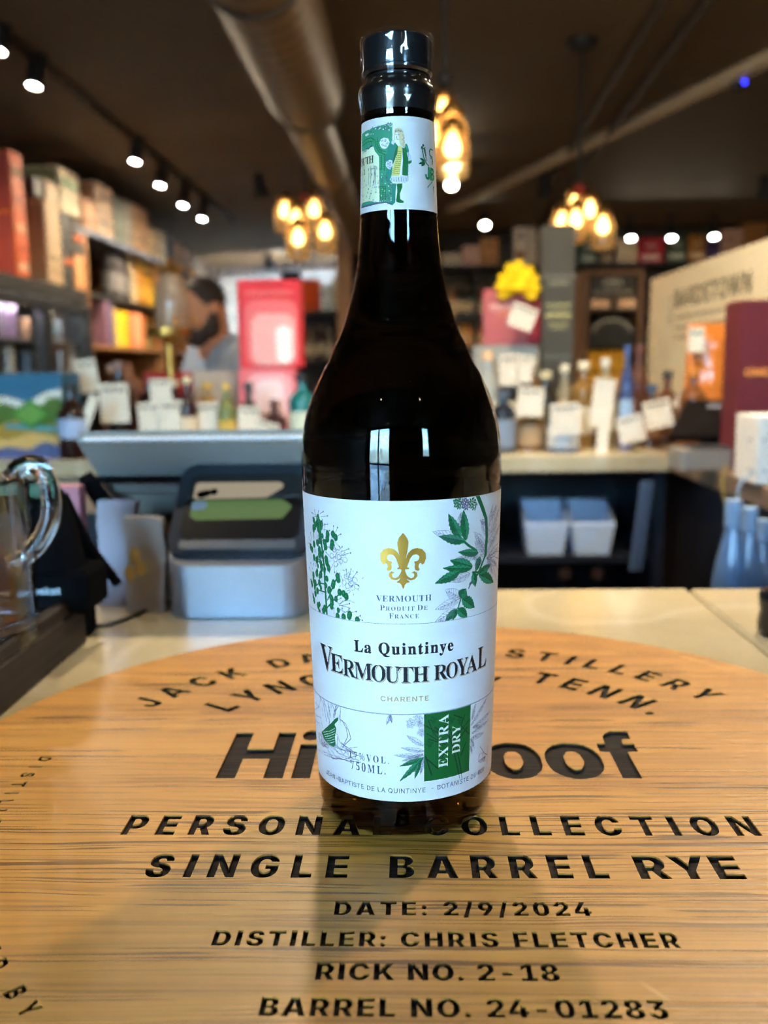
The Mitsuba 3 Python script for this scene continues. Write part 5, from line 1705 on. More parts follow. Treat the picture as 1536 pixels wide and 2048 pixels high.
W1.put('motto_lettering', unary_union([text_flat('JEAN-BAPTISTE DE LA QUINTINYE', 'R', -42.4, 23.35, 52.0, 2.05), text_flat('- BOTANISTE DU ROY', 'R', 12.3, 23.75, 32.4, 2.05)]), 6.4, paint(84, 92, 104), 'thin capitals along the label foot')
up = lambda g, x, y: affinity.translate(affinity.rotate(g, 90, origin=(0, 0)), x, y)
W1.put('dry_lettering', unary_union([thin(up(text_flat('EXTRA', 'S', 0, 0, 23.4, 4.5), 19.95, 33.3), .12), thin(up(text_flat('DRY', 'S', 0, 0, 12.7, 4.2), 26.15, 38.2), .12)]), 7.4, paint(240, 244, 240), 'white serif lettering turned on its side')

W2 = Wrap(.2622, .01612, .2980, .0150, 15.5, bt + '__neck_label')
part('neck_label', bt, W2.mesh(sbox(-34, 262.1, 34, 298.1), .00010, .7), 'mat_paper', smooth=True, label='white neck label with green garden scene')
_ord = ['t', 'y', 'G', 'f', 'e', 'v', 'l', 'w', 'g', 'n', 'h', 'd', 'k']
for c, s in art(NECK_ART).items():
    W2.put(NAMES.get(c, 'print') if c != 'w' else 'pale_wig_print', s.intersection(sbox(-34, 262.2, 34, 298)), 3.6 + .7 * _ord.index(c), paint(206, 192, 150) if c == 'w' else PRINT[c])
W2.put('panel_lettering', thin(unary_union([text_flat('OUTH', 'S', -19.9, 281.0, 9.6, 2.9, sx=.8), text_flat('AL', 'S', -19.2, 277.2, 4.2, 2.1, sx=.8)]), .06), 13.5, paint(70, 74, 60))
W2.put('monogram_lettering', text_flat('JB', 'B', 11.6, 274.4, 6.2, 5.0, sx=.8), 11, paint(24, 128, 74))

# ------------------------------------------------------------------ things on the bar counter, left to right
def atX(x, y, X):
    p = at(x, y, 1.0)
    return EYE + (p - EYE) * (X / p[0])


def rbox(w, d, h, r, n=6):
    """Upright box with rounded vertical corners, centred on x and y, standing on 0."""
    return extrude(sbox(-w / 2 + r, -d / 2 + r, w / 2 - r, d / 2 - r).buffer(r, n), h)


def walnut(p, n, uv):
    g = noise(p.x * 60, p.y * 8, p.z * 260)
    return mix(srgb(40, 27, 19), srgb(22, 15, 11), g)


def pine(p, n, uv):
    g = noise(p.x * 14, p.y * 14, p.z * 120) * .6 + noise(p.x * 90, p.y * 90, p.z * 9) * .4
    return mix(srgb(168, 118, 70), srgb(116, 76, 42), g)


mat('walnut', mikit.proc(walnut), .5, .25)
mat('pine', mikit.proc(pine), .5, .3)
mat('silver', srgb(146, 150, 158), .42, .5, metal=.85)
mat('steel', srgb(170, 172, 174), .25, .5, metal=.95)
mat('brass', srgb(190, 142, 72), .28, .5, metal=.9)
mat('mirrorblack', srgb(10, 11, 13), .06, .6, clearcoat=1.0, clearcoat_gloss=.98)
scene['glass_clear'] = {'type': 'dielectric', 'int_ior': 1.5}
BLACK, SOOT, WHITE, CREAM = paint(16, 16, 17, 'flat'), paint(26, 26, 28), paint(232, 230, 224), paint(224, 206, 172)

# dark wooden riser with its mug and dock
t = thing('wooden_riser', 'dark wooden tray box on the counter under the glass mug', 'tray')
rx0, rx1, ry0, ry1, rz = -.50, -.268, .40, .730, .022
part('base', t, box(rx0, rx1, ry0, ry1, COUNTER, rz - .012, .0015), 'mat_walnut')
part('rim', t, cat(box(rx1 - .010, rx1, ry0, ry1, rz - .012, rz, .002), box(rx0, rx1 - .010, ry1 - .010, ry1, rz - .012, rz, .002)), 'mat_walnut')
m0 = at(-78, 1060, .62)
t = thing('glass_mug', 'clear glass beer mug with a thick handle at the left edge', 'mug')
mz = rz - .012
part('body', t, lathe([(0, mz), (.043, mz), (.046, mz + .006), (.046, mz + .115), (.0445, mz + .117), (.0425, mz + .115), (.041, mz + .022), (.034, mz + .016), (0, mz + .015)], 48, m0[0], m0[1]), 'glass_clear', smooth=40)
hp = [at(x, y, .62) for x, y in ((22, 957), (40, 936), (66, 929), (88, 944), (100, 980), (102, 1025), (92, 1062), (70, 1095), (42, 1118), (20, 1128))]
hp = np.vstack([smooth_profile([(p[0], p[2]) for p in hp], 4)])
part('handle', t, tube(np.c_[hp[:, 0], np.full(len(hp), .62), hp[:, 1]], .0068, 14), 'glass_clear', smooth=True, label='thick bent glass handle')
t = thing('card_dock', 'black card reader dock with small white lettering on the tray', 'card reader')
a, b = at(38, 1205, .70), at(178, 1140, .70)
part('base', t, box(a[0], b[0], .695, .745, mz + .0005, b[2], .004), BLACK)
part('arm', t, tube([at(120, 1150, .715), at(112, 1070, .725), at(92, 1000, .735)], [.022, .019, .016], 12), BLACK, smooth=40)
hd = at(62, 996, .73)
part('head', t, mv(box(-.026, .026, -.014, .014, -.012, .012, .006), hd[0], hd[1], hd[2], rx=-30), BLACK)
part('display', t, mv(box(-.016, .016, -.0150, -.0143, -.006, .006), hd[0], hd[1], hd[2], rx=-30), paint(86, 120, 98, 'gloss'), label='small grey green display')
o = at(56, 1189, .695)
decal(text_flat('pocket', 'B', 0, 0, .026, .0058), face_frame([o[0], .6945, o[2]], (1, 0, 0), (0, 0, 1)), .0004, paint(170, 176, 180), 'lettering', t, 'white lettering')
t = one('easel_stand', cat(tube([at(126, 990, .74), at(176, 1090, .75), at(236, 1168, .76)], .0045, 8), box(*[f for pr in zip((at(171, 1200, .76)[0], .745, COUNTER), (at(188, 1200, .76)[0], .765, at(180, 1112, .76)[2])) for f in pr], .002),
                           tube([at(126, 990, .74), at(178, 1120, .755)], .004, 8)), BLACK, 'black slanting metal stand beside the card reader dock', 'stand')
# paper bags at the back of the counter
t = thing('paper_bag', 'pale lilac paper bag standing behind the black stand', 'paper bag')


def bag(t, px0, px1, ytop, ybot, Y, col, d=.05):
    a, b = at(px0, ybot, Y), at(px1, ytop, Y)
    w, h = b[0] - a[0], b[2] - COUNTER
    m = box(-w / 2, w / 2, -d / 2, d / 2, 0, h).subdivide().subdivide().subdivide()
    v = m.vertices.view(np.ndarray).copy()
    k = v[:, 2] / h
    v[:, 1] *= 1 - .75 * k
    v += (np.stack([meshkit.noise(v * 40 + 9 * i) for i in range(3)], 1) - .5) * .012 * np.minimum(k, 1)[:, None]
    m.vertices = v + [(a[0] + b[0]) / 2, Y + d / 2, COUNTER + .0005]
    part('body', t, m, col, smooth=25)
    return a, b


bag(t, 196, 258, 1006, 1172, .845, paint(178, 170, 182))
t = thing('printed_bag', 'crumpled grey bag with yellow printed patches beside the terminal', 'paper bag')
a, b = bag(t, 250, 318, 1050, 1172, .82, paint(176, 168, 160))
part('yellow_print', t, cat([mv(trimesh.creation.icosphere(1, .005), p[0], p[1] - .012, p[2], s=(1, .12, 1.5)) for p in (at(278, 1105, .815), at(290, 1130, .815), at(268, 1140, .81))]), paint(196, 164, 84), smooth=True, kind='stuff')
p = at(308, 1085, .86)
one('orange_box', box(p[0] - .012, p[0] + .012, .862, .893, COUNTER, p[2] + .008, .001), paint(222, 120, 44), 'small orange carton between the printed bag and the terminal', 'carton')
p = at(128, 985, .885)
one('pink_box', box(p[0] - .017, p[0] + .015, .884, .903, COUNTER, p[2] + .006, .001), paint(176, 112, 120), 'pink carton behind the glass mug handle', 'carton')
cb = [(188, 1205, .77), (215, 1207, .775), (245, 1203, .79), (275, 1190, .81), (300, 1178, .83)]
pts = [at(x, y, Y) for x, y, Y in cb]
for q in pts: q[2] = COUNTER + .0022
one('black_cable', tube(pts, .0016, 8), BLACK, 'thin black cable lying on the counter before the bags', 'cable')

# the pay terminal
t = thing('pay_terminal', 'silver and black pay terminal with its grey screen turned away', 'pay terminal')
by0 = .800
xa, xb = at(329, 1180, by0)[0], at(613, 1180, by0)[0]
cx, w = (xa + xb) / 2, xb - xa
prof = [(0, 0), (.098, 0), (.098, .098), (.075, .092), (.0, .050)]      # side view, y from the front and z
side = extrude(Polygon(prof), 1.0)
v = side.vertices.view(np.ndarray).copy(); side.vertices = np.c_[v[:, 2] - .5, v[:, 0], v[:, 1]]
_g = extrude(sbox(-w / 2, 0, w / 2, .098).buffer(-.022).buffer(.022, 8), .2)
_g.merge_vertices()
foot = m3d.Manifold(m3d.Mesh(np.array(_g.vertices, np.float32), np.array(_g.faces, np.uint32)))
hullside = m3d.Manifold.hull_points(np.array([(x, y, z) for x in (-.3, .3) for y, z in [(-.01, -.001), (.11, -.001), (.11, .088), (-.01, .043)]], float))
base = (foot ^ hullside)
part('base', t, mv(base, cx, by0, COUNTER + .001), 'mat_silver', smooth=35, label='brushed silver base')
part('foot_pad', t, mv(extrude(sbox(-w / 2 + .004, .006, w / 2 - .004, .095).buffer(-.02).buffer(.02), .0012), cx, by0, COUNTER), BLACK)
# customer screen, leaning back on the base
lo, hi = at(466, 1108, by0 + .010), at(466, 926, by0 + .098)
tilt = math.degrees(math.atan2(hi[2] - lo[2], hi[1] - lo[1]))
L = math.hypot(hi[2] - lo[2], hi[1] - lo[1])
M = np.eye(4); ca, sa = math.cos(math.radians(tilt)), math.sin(math.radians(tilt))
M[:3, 0], M[:3, 1], M[:3, 2], M[:3, 3] = (1, 0, 0), (0, ca, sa), (0, -sa, ca), (cx, lo[1], lo[2])


def put(m):
    m = tm(m).copy(); m.apply_transform(M); return m


wide = w * 1.02
slab = extrude(sbox(-wide / 2, 0, wide / 2, L).buffer(-.02).buffer(.02, 10), .016)
v = slab.vertices.view(np.ndarray).copy(); slab.vertices = v - [0, 0, .016]
part('display_frame', t, put(slab), paint(36, 40, 46), smooth=30, label='dark grey rounded display frame')
scr = extrude(sbox(-wide / 2 + .010, .016, wide / 2 - .010, L - .016).buffer(-.012).buffer(.012, 8), .0012)
part('display', t, put(scr), 'mat_mirrorblack', label='glossy black customer display')
for nm, pts, c in (('beige_picture', [(-.46, .86), (.30, .86), (.36, .80), (.20, .62), (-.46, .60)], (.62, .52, .36)), ('green_picture', [(-.46, .58), (.34, .59), (.44, .48), (.36, .30), (-.40, .28), (-.46, .34)], (.16, .28, .08)), ('blue_picture', [(-.46, .57), (-.30, .55), (-.34, .44), (-.46, .42)], (.20, .34, .50)), ('dark_picture', [(-.46, .70), (-.28, .76), (-.10, .66), (-.30, .66), (-.40, .60)], None)):
    g = Polygon([(x * (wide - .024), .016 + y * (L - .032)) for x, y in pts]).buffer(-.004).buffer(.004, 6)
    m = put(mv(extrude(g, .0004), z=.0013 + (.0005 if nm in ('blue_picture', 'dark_picture') else 0)))
    if c: part(nm, t, m, paint(20, 20, 20), emitter=glow(c, .55, .05), label='lit picture on the customer display' if nm == 'beige_picture' else None)
    else: part(nm, t, m, paint(14, 14, 14, 'flat'))
part('lip', t, put(mv(extrude(sbox(-wide / 2 + .012, .004, wide / 2 - .012, .014).buffer(-.004).buffer(.004), .003), 0, 0, 0)), paint(70, 74, 78, 'satin'))
# the cashier's screen, its grey back to the customer
tl, tr_ = at(162, 884, .865), at(835, 884, .865)
zt_, zb_ = tl[2], at(240, 1044, .985)[2]
bl, br_ = at(238, 1044, .985)[0], at(790, 1044, .985)[0]
yt_, yb_ = .865, .985
d = np.array([0, yb_ - yt_, zb_ - zt_]); d /= np.linalg.norm(d); nrm = np.array([0, d[2], -d[1]])
plate = []
for off in (0, .012):
    o = -nrm * off if nrm[1] < 0 else nrm * off
    for x, y, z in ((tl[0], yt_, zt_), (tr_[0], yt_, zt_), (tr_[0] - .004, yt_ + .62 * (yb_ - yt_), zt_ + .62 * (zb_ - zt_)), (tl[0] + .004, yt_ + .62 * (yb_ - yt_), zt_ + .62 * (zb_ - zt_))):
        for e in (-.004, .004): plate.append(np.array([x, y, z]) + o + np.array([e, 0, 0]))
part('screen_back', t, tm(m3d.Manifold.hull_points(np.array(plate))), paint(126, 130, 128), label='grey back of the cashier screen')
part('screen_edge', t, box(tl[0] + .001, tr_[0] - .001, yt_ - .0015, yt_ + .009, zt_ - .0005, zt_ + .0045, .0018), paint(224, 230, 236, 'satin'), label='pale top edge of the screen')
sl_, sr_ = at(172, 956, .905), at(238, 1046, .945)
for sx in (0, 1):
    q0 = np.array([sl_[0] if not sx else tr_[0] - .012, .905, sl_[2]]); q1 = np.array([sr_[0] if not sx else tr_[0] - .045, .945, sr_[2]])
    part('bracket', t, tube([q0, (q0 + q1) / 2, q1], [.010, .012, .010], 4), BLACK, smooth=40)
part('crossbar', t, tube([[sl_[0], .905, sl_[2] - .002], [tr_[0] - .012, .905, sl_[2] - .002]], .0035, 8), BLACK, smooth=40)
part('crossbar', t, tube([[sr_[0], .945, sr_[2] + .006], [tr_[0] - .045, .945, sr_[2] + .006]], .003, 8), BLACK, smooth=40)
part('lower_panel', t, box(sr_[0] - .008, tr_[0] - .05, .950, .957, at(200, 1100, .955)[2], sl_[2] - .006), paint(104, 100, 90))
part('stem', t, box(cx - .03, cx + .03, .892, .902, COUNTER, .07), SOOT)
# black knob at the right edge
p = at(1562, 1268, .70)
p = EYE + (at(1562, 1268, 1.0) - EYE) * ((COUNTER - .2) / (at(1562, 1268, 1.0)[2] - .2))
one('black_pot', lathe([(0, 0), (.016, 0), (.0185, .002), (.019, .010), (.0175, .020), (.0185, .026), (.0185, .034), (.016, .037), (0, .038)], 32, p[0], p[1], COUNTER), paint(20, 20, 22, 'gloss'), 'round black pot on the counter at the right edge', 'pot', smooth=40)

# ------------------------------------------------------------------ the back bar
BZ, BY0, BY1 = -.030, 2.35, 2.86
t = thing('back_counter', 'grey stone topped back bar behind the counter', 'counter')
part('worktop', t, box(-1.9, .655, BY0, BY1, BZ - .045, BZ, .004), 'mat_stone')
CAB = paint(22, 24, 32, 'satin')
part('carcass', t, cat(box(-1.9, .22, BY0 + .04, BY1 - .02, FLOOR, BZ - .045), box(.22, .655, BY1 - .05, BY1 - .02, FLOOR, BZ - .045), box(.625, .655, BY0 + .04, BY1 - .05, FLOOR, BZ - .045)), CAB)
part('shelf', t, box(.22, .625, BY0 + .045, BY1 - .05, -.318, -.300), CAB)
part('shelf', t, box(.22, .625, BY0 + .06, BY1 - .05, -.645, -.627), CAB)
part('apron', t, box(-1.9, .22, BY0 + .02, BY0 + .04, -.17, BZ - .045), paint(150, 122, 94))
t = thing('side_counter', 'side bar running along the right, joined to the back bar', 'counter')
part('worktop', t, box(.657, 1.35, 1.05, 3.85, BZ - .045, BZ, .004), paint(112, 90, 70, 'satin'))
part('carcass', t, box(.70, 1.33, 1.08, 3.80, FLOOR, BZ - .045), paint(18, 18, 22, 'satin'))
# white bins under the worktop
for px0, px1, lb in ((1048, 1137, 'white plastic bin under the back bar, left of the pair'), (1141, 1230, 'white plastic bin under the back bar, right of the pair')):
    a, b = at(px0, 1090, 2.41), at(px1, 1008, 2.41)
    w, h, dd = b[0] - a[0], b[2] - (-.300), .11
    o = m3d.Manifold.hull_points(np.array([(sx * (w / 2 - .012 * (z == 0)), y, z) for sx in (-1, 1) for y, z in ((0, 0), (dd, 0), (-.01, h * .62), (dd, h))], float))
    i = m3d.Manifold.hull_points(np.array([(sx * (w / 2 - .004 - .012 * (z < .01)), y, z) for sx in (-1, 1) for y, z in ((.006, .004), (dd - .005, .004), (-.004, h * .62 + .01), (dd - .005, h + .01))], float))
    one('storage_bin', mv(o - i, (a[0] + b[0]) / 2, 2.41, -.2995), paint(176, 192, 216, 'satin'), lb, 'bin', 'white bins under the back bar')
SHAPES_ = {
    'wine': [(.0, 0), (.92, 0), (1, .012), (1, .56), (.97, .62), (.75, .70), (.45, .77), (.36, .82), (.34, .93), (.38, .935), (.38, .96)],
    'spirit': [(0, 0), (.94, 0), (1, .012), (1, .62), (.95, .68), (.70, .74), (.40, .78), (.34, .81), (.33, .90), (.40, .905), (.40, .93)],
    'squat': [(0, 0), (.93, 0), (1, .015), (1, .50), (.92, .60), (.62, .67), (.30, .72), (.25, .76), (.25, .88), (.31, .885), (.31, .91)],
    'bell': [(0, 0), (.86, 0), (.92, .012), (1, .35), (1, .45), (.80, .60), (.45, .72), (.30, .80), (.28, .91), (.34, .915), (.34, .94)]}
CLEARISH = {}


def bottle(px, ytop, Y, rad, shape, glass, label_col, cap_col, label, base=BZ, group=None, ybase=None, lab=(.16, .48), cap_h=.07, X=None):
    """A bottle standing on base, its top at the pixel row ytop."""
    p = at(px, ytop, Y) if X is None else atX(px, ytop, X)
    Y = p[1]
    h = p[2] - base
    t = thing('bottle', label, 'bottle', group)
    pr = [(r * rad, z * h) for r, z in SHAPES_[shape]]
    part('glass', t, lathe(pr + [(0, pr[-1][1])], 20, p[0], Y, base), paint(*glass, 'gloss'), smooth=40)
    if label_col:
        part('label', t, lathe([(rad * 1.012, h * lab[0]), (rad * 1.012, h * lab[1])], 20, p[0], Y, base), paint(*label_col), smooth=True)
    r1 = pr[-1][0]
    part('cap', t, lathe([(r1 * 1.05, h * (.97 - cap_h)), (r1 * 1.15, h * (.972 - cap_h)), (r1 * 1.15, h * .99), (r1, h), (0, h)], 16, p[0], Y, base), paint(*cap_col, 'satin'), smooth=40)
    return t


# bottle necks low under the back bar
for px, lb in ((1130, 'copper capped bottle low under the left white bin'), (1195, 'copper capped bottle low under the right white bin')):
    bottle(px, 1136, 2.5, .036, 'spirit', (30, 28, 30), (190, 184, 176), (150, 96, 66), lb, base=-.627, lab=(.2, .5))
DK, AMB, BRN, GRN = (20, 15, 12), (120, 66, 22), (62, 34, 18), (26, 40, 26)
LG, RG = None, None
bottle(140, 770, 2.40, .037, 'wine', (34, 16, 12), (150, 166, 196), (26, 22, 20), 'dark red brown bottle with a pale blue label beside the picture box', lab=(.28, .55))
bottle(176, 716, 2.70, .036, 'wine', DK, None, (36, 30, 26), 'dark bottle behind the first paper tag from the left')
bottle(236, 722, 2.62, .036, 'wine', (28, 14, 14), None, (122, 92, 84), 'dark bottle behind the largest square paper tag', lab=(.1, .4))
bottle(222, 730, 2.77, .034, 'bell', (60, 40, 34), (170, 140, 130), (176, 150, 134), 'brown bottle with a pale cap between two tagged bottles')
bottle(297, 752, 2.66, .036, 'spirit', (24, 12, 12), None, (120, 24, 22), 'dark bottle behind the left of the twin paper tags')
bottle(346, 760, 2.66, .036, 'spirit', (30, 14, 16), None, (200, 190, 176), 'dark bottle behind the right of the twin paper tags')
bottle(372, 752, 2.52, .026, 'wine', (44, 16, 20), (214, 190, 160), (214, 200, 160), 'slim dark bottle with a cream label before the man')
bottle(414, 765, 2.66, .034, 'spirit', (150, 116, 52), None, (206, 168, 84), 'gold bottle with a bright gold cap before the man')
bottle(451, 766, 2.50, .024, 'wine', (106, 112, 60), (196, 160, 70), (214, 176, 84), 'slim olive bottle with a gold foil neck')
bottle(496, 765, 2.60, .036, 'squat', (52, 42, 38), None, (52, 54, 56), 'grey capped bottle before the pink box')
bottle(548, 800, 2.70, .036, 'squat', (60, 34, 38), (120, 40, 46), (96, 50, 52), 'short dark bottle with a red label before the pink box')
bottle(603, 748, 2.55, .038, 'spirit', (30, 108, 108), (196, 200, 178), (24, 26, 30), 'teal bottle with a pale label beside the big bottle', lab=(.1, .52))
bottle(640, 770, 2.75, .036, 'spirit', (24, 30, 38), (90, 100, 110), (40, 40, 44), 'dark blue bottle half hidden by the big bottle')
# right of the big bottle
bottle(975, 702, 2.62, .033, 'wine', (150, 150, 144), (206, 200, 182), (226, 178, 130), 'clear bottle with a tan cork beside the big bottle')
bottle(1006, 782, 2.45, .033, 'spirit', (26, 30, 40), (118, 130, 146), (84, 94, 110), 'dark bottle with a blue grey label right of the big bottle', lab=(.08, .55))
bottle(1018, 708, 2.72, .036, 'wine', (44, 30, 24), (190, 176, 150), (200, 196, 180), 'brown bottle behind the left square paper tags')
bottle(1062, 716, 2.70, .035, 'spirit', (110, 74, 40), (180, 160, 120), (206, 200, 184), 'amber bottle before the tall grey carton')
bottle(1060, 800, 2.50, .040, 'squat', (112, 76, 40), (160, 130, 96), (180, 160, 120), 'squat amber bottle under the middle paper tag', lab=(.12, .5))
bottle(1092, 742, 2.58, .034, 'spirit', (40, 34, 26), (70, 66, 40), (196, 180, 140), 'dark bottle with an olive label before the grey carton')
bottle(1130, 728, 2.66, .036, 'bell', (130, 120, 96), (200, 190, 168), (222, 214, 192), 'clear bell shaped bottle with a round stopper')
bottle(1127, 800, 2.45, .042, 'squat', (96, 102, 116), (214, 216, 218), (170, 150, 120), 'squat bottle behind the wide white tag', lab=(.1, .5))
bottle(1168, 722, 2.58, .036, 'spirit', (126, 92, 46), (200, 186, 160), (220, 208, 180), 'amber bottle left of the long curled tag')
bottle(1212, 716, 2.66, .036, 'wine', (150, 128, 84), (206, 196, 170), (214, 206, 190), 'pale bottle behind the long curled tag')
bottle(1256, 690, 2.52, .019, 'wine', (58, 74, 120), (150, 176, 206), (66, 92, 150), 'slim blue bottle with a blue capsule')
bottle(1279, 690, 2.66, .032, 'wine', (84, 46, 30), (110, 66, 44), (96, 52, 36), 'brown bottle beside the slim blue bottle')
bottle(1304, 770, 2.58, .034, 'spirit', (66, 36, 22), (120, 80, 50), (60, 84, 112), 'dark amber bottle with a blue cap behind the tilted tags')
bottle(1336, 742, 2.72, .040, 'squat', (96, 50, 24), (110, 76, 44), (40, 48, 44), 'round dark amber bottle with a green black cap')
bottle(1388, 735, 2.36, .034, 'spirit', (110, 62, 26), (120, 80, 40), (196, 122, 40), 'amber bottle with an orange cap before the orange pouch')


def card(px, py, w, h, Y, rot, label, tilt=0, header=True, curl=0.0, group='white paper tags hung on the back bar bottles'):
    """A paper tag with a printed head line; w and h in pixels of the photograph at that depth."""
    p = at(px, py, Y); k = Y / FOC
    W_, H_ = w * k, h * k
    g = sbox(-W_ / 2, -H_ / 2, W_ / 2, H_ / 2)
    t = thing('paper_tag', label, 'tag', group)
    m = extrude(g, .0012)
    v, f = trimesh.remesh.subdivide_to_size(m.vertices, m.faces, max(W_, H_) / 8, max_iter=12)
    q = trimesh.Trimesh(v, f, process=False)

    def place(q, lift=0):
        v = q.vertices.view(np.ndarray).copy()
        v[:, 2] += curl * (v[:, 1] / H_) ** 2 * H_ + lift
        q = trimesh.Trimesh(v, q.faces, process=False)
        M = trimesh.transformations.euler_matrix(math.radians(90 + tilt), math.radians(-rot), 0, 'rxyz')
        M = trimesh.transformations.translation_matrix(p) @ trimesh.transformations.rotation_matrix(math.radians(-rot), [0, 1, 0]) @ trimesh.transformations.rotation_matrix(math.radians(90 + tilt), [1, 0, 0])
        q.apply_transform(M)
        return q
    part('sheet', t, place(q), paint(216, 204, 186))
    if header:
        hd = extrude(sbox(-W_ * .42, H_ * .30, W_ * .42, H_ * .38), .0006)
        part('head_line', t, place(trimesh.Trimesh(hd.vertices, hd.faces, process=False), .0013 + curl * .1 * H_), paint(104, 96, 86))
        fr = sbox(-W_ * .36, -H_ * .36, W_ * .36, H_ * .2)
        fr = fr.difference(fr.buffer(-W_ * .035))
        hd = extrude(fr, .0005)
        part('border_line', t, place(trimesh.Trimesh(hd.vertices, hd.faces, process=False), .0013), paint(186, 174, 158))
    return t


card(174, 752, 44, 66, 2.62, 8, 'white paper tag on the dark bottle right of the picture box')
card(176, 830, 20, 84, 2.40, -24, 'narrow curled paper tag seen from its edge beside the pale blue label', curl=.12, header=False)
card(229, 806, 58, 78, 2.52, 1, 'largest square white tag on the left, above the cashier screen')
card(300, 838, 46, 66, 2.52, 3, 'white tag with a frame line, left of the twin tags')
card(344, 836, 46, 70, 2.50, -2, 'white tag with a frame line, right of the twin tags')
card(322, 782, 44, 48, 2.58, 0, 'white tag raised behind the twin tags')
card(415, 838, 54, 66, 2.54, 3, 'white tag under the gold bottle')
card(498, 842, 44, 58, 2.50, -4, 'white tag on the grey capped bottle')
card(530, 862, 52, 40, 2.44, -18, 'white tag lying tilted beside the grey capped bottle')
card(1020, 740, 42, 62, 2.66, 1, 'cream square tag high on the brown bottle right of the big bottle')
card(1052, 738, 26, 54, 2.62, -4, 'narrow cream tag beside the high square tag')
card(1061, 804, 52, 58, 2.44, -3, 'white square tag in the middle, under the tall grey carton')
card(1130, 838, 58, 62, 2.38, 3, 'wide white tag on the squat bottle')
card(1205, 806, 42, 96, 2.50, -6, 'long curled white tag that hangs to the worktop', curl=.18, header=False)
card(1206, 868, 22, 70, 2.44, -4, 'narrow lower end of a curled tag near the worktop', curl=.1, header=False)
card(1262, 858, 52, 54, 2.40, 14, 'lower of the two tilted white tags')
card(1316, 828, 54, 56, 2.46, 12, 'upper of the two tilted white tags')
card(1366, 806, 34, 28, 2.52, -30, 'small white tag folded over the black screen')


def carton(name, px0, px1, ytop, Y, col, label, d=.12, base=None, ybot=None, group=None, category='carton', b=.002):
    a, c = at(px0, ytop, Y), at(px1, ytop, Y)
    z0 = base if base is not None else at((px0 + px1) / 2, ybot, Y)[2]
    t = thing(name, label, category, group)
    part('body', t, box(a[0], c[0], Y, Y + d, z0, (a[2] + c[2]) / 2, b), col if not isinstance(col[0], (int, float)) else paint(*col))
    return t, (a[0], c[0], z0, (a[2] + c[2]) / 2)


def panel(t, r, Y, u0, u1, v0, v1, col, name='panel', th=.0015, label=None, rnd=0.0):
    """A printed or glued panel on the front of the box r = (x0, x1, z0, z1), in fractions of its face."""
    x0, x1, z0, z1 = r
    X0, X1, Z0, Z1 = x0 + u0 * (x1 - x0), x0 + u1 * (x1 - x0), z0 + v0 * (z1 - z0), z0 + v1 * (z1 - z0)
    if rnd:
        g = sbox(X0, Z0, X1, Z1); k = rnd * min(X1 - X0, Z1 - Z0)
        m = extrude(g.buffer(-k).buffer(k), th); m.apply_transform(face_frame([0, Y, 0], (1, 0, 0), (0, 0, 1)))
    else:
        m = box(X0, X1, Y - th, Y, Z0, Z1)
    return part(name, t, m, col if isinstance(col, str) or isinstance(col[0], str) else paint(*col), label=label)


def words(t, r, Y, s, u, v, cap, width, col, face='B', label=None):
    x0, x1, z0, z1 = r
    g = text_flat(s, face, 0, 0, width * (x1 - x0), cap * (z1 - z0))
    return decal(g, face_frame([x0 + u * (x1 - x0), Y, z0 + v * (z1 - z0)], (1, 0, 0), (0, 0, 1)), .002, paint(*col), 'lettering', t, label)


# picture box at the far left of the back bar
t, r = carton('picture_box', -40, 121, 747, 2.42, (40, 92, 124), 'carton printed with a beach and green hills under a blue sky', .14, BZ)
hill = lambda pts: Polygon([(r[0] + u * (r[1] - r[0]), r[2] + v * (r[3] - r[2])) for u, v in pts])
for i, (pts, c, nm) in enumerate([([(0, 0), (1, 0), (1, .82), (.8, .78), (.55, .66), (.3, .74), (0, .70)], (196, 196, 186), 'cloud_print'), ([(0, 0), (1, 0), (1, .70), (.85, .72), (.7, .60), (.5, .58), (.25, .66), (0, .60)], (70, 100, 36), 'hill_print'),
                                  ([(0, 0), (1, 0), (1, .40), (.7, .38), (.4, .46), (.2, .40), (0, .44)], (150, 122, 44), 'meadow_print'), ([(.25, .36), (1, .30), (1, .36), (.7, .39), (.3, .42)], (60, 132, 140), 'water_print'),
                                  ([(0, 0), (1, 0), (1, .22), (.6, .30), (.3, .22), (0, .28)], (196, 160, 92), 'sand_print'), ([(0, 0), (1, 0), (1, .12), (.75, .20), (.55, .10), (.3, .14), (0, .08)], (74, 82, 122), 'wave_print'),
                                  ([(.35, .52), (.60, .70), (.85, .52), (.60, .34)], (58, 116, 42), 'diamond_print'), ([(.42, .52), (.60, .65), (.78, .52), (.60, .39)], (92, 140, 60), 'inner_diamond_print')]):
    decal(hill(pts), face_frame([0, 2.42, 0], (1, 0, 0), (0, 0, 1)), .0008 + .0007 * i, paint(*c), nm, t)
# red box before the man
carton('red_box', 286, 382, 744, 2.846, (170, 30, 30), 'plain red box on the back bar before the man', .012, BZ)
t, r = carton('beige_board', 386, 472, 742, 2.82, (176, 156, 136), 'beige board on the back bar before the man', .02, BZ)
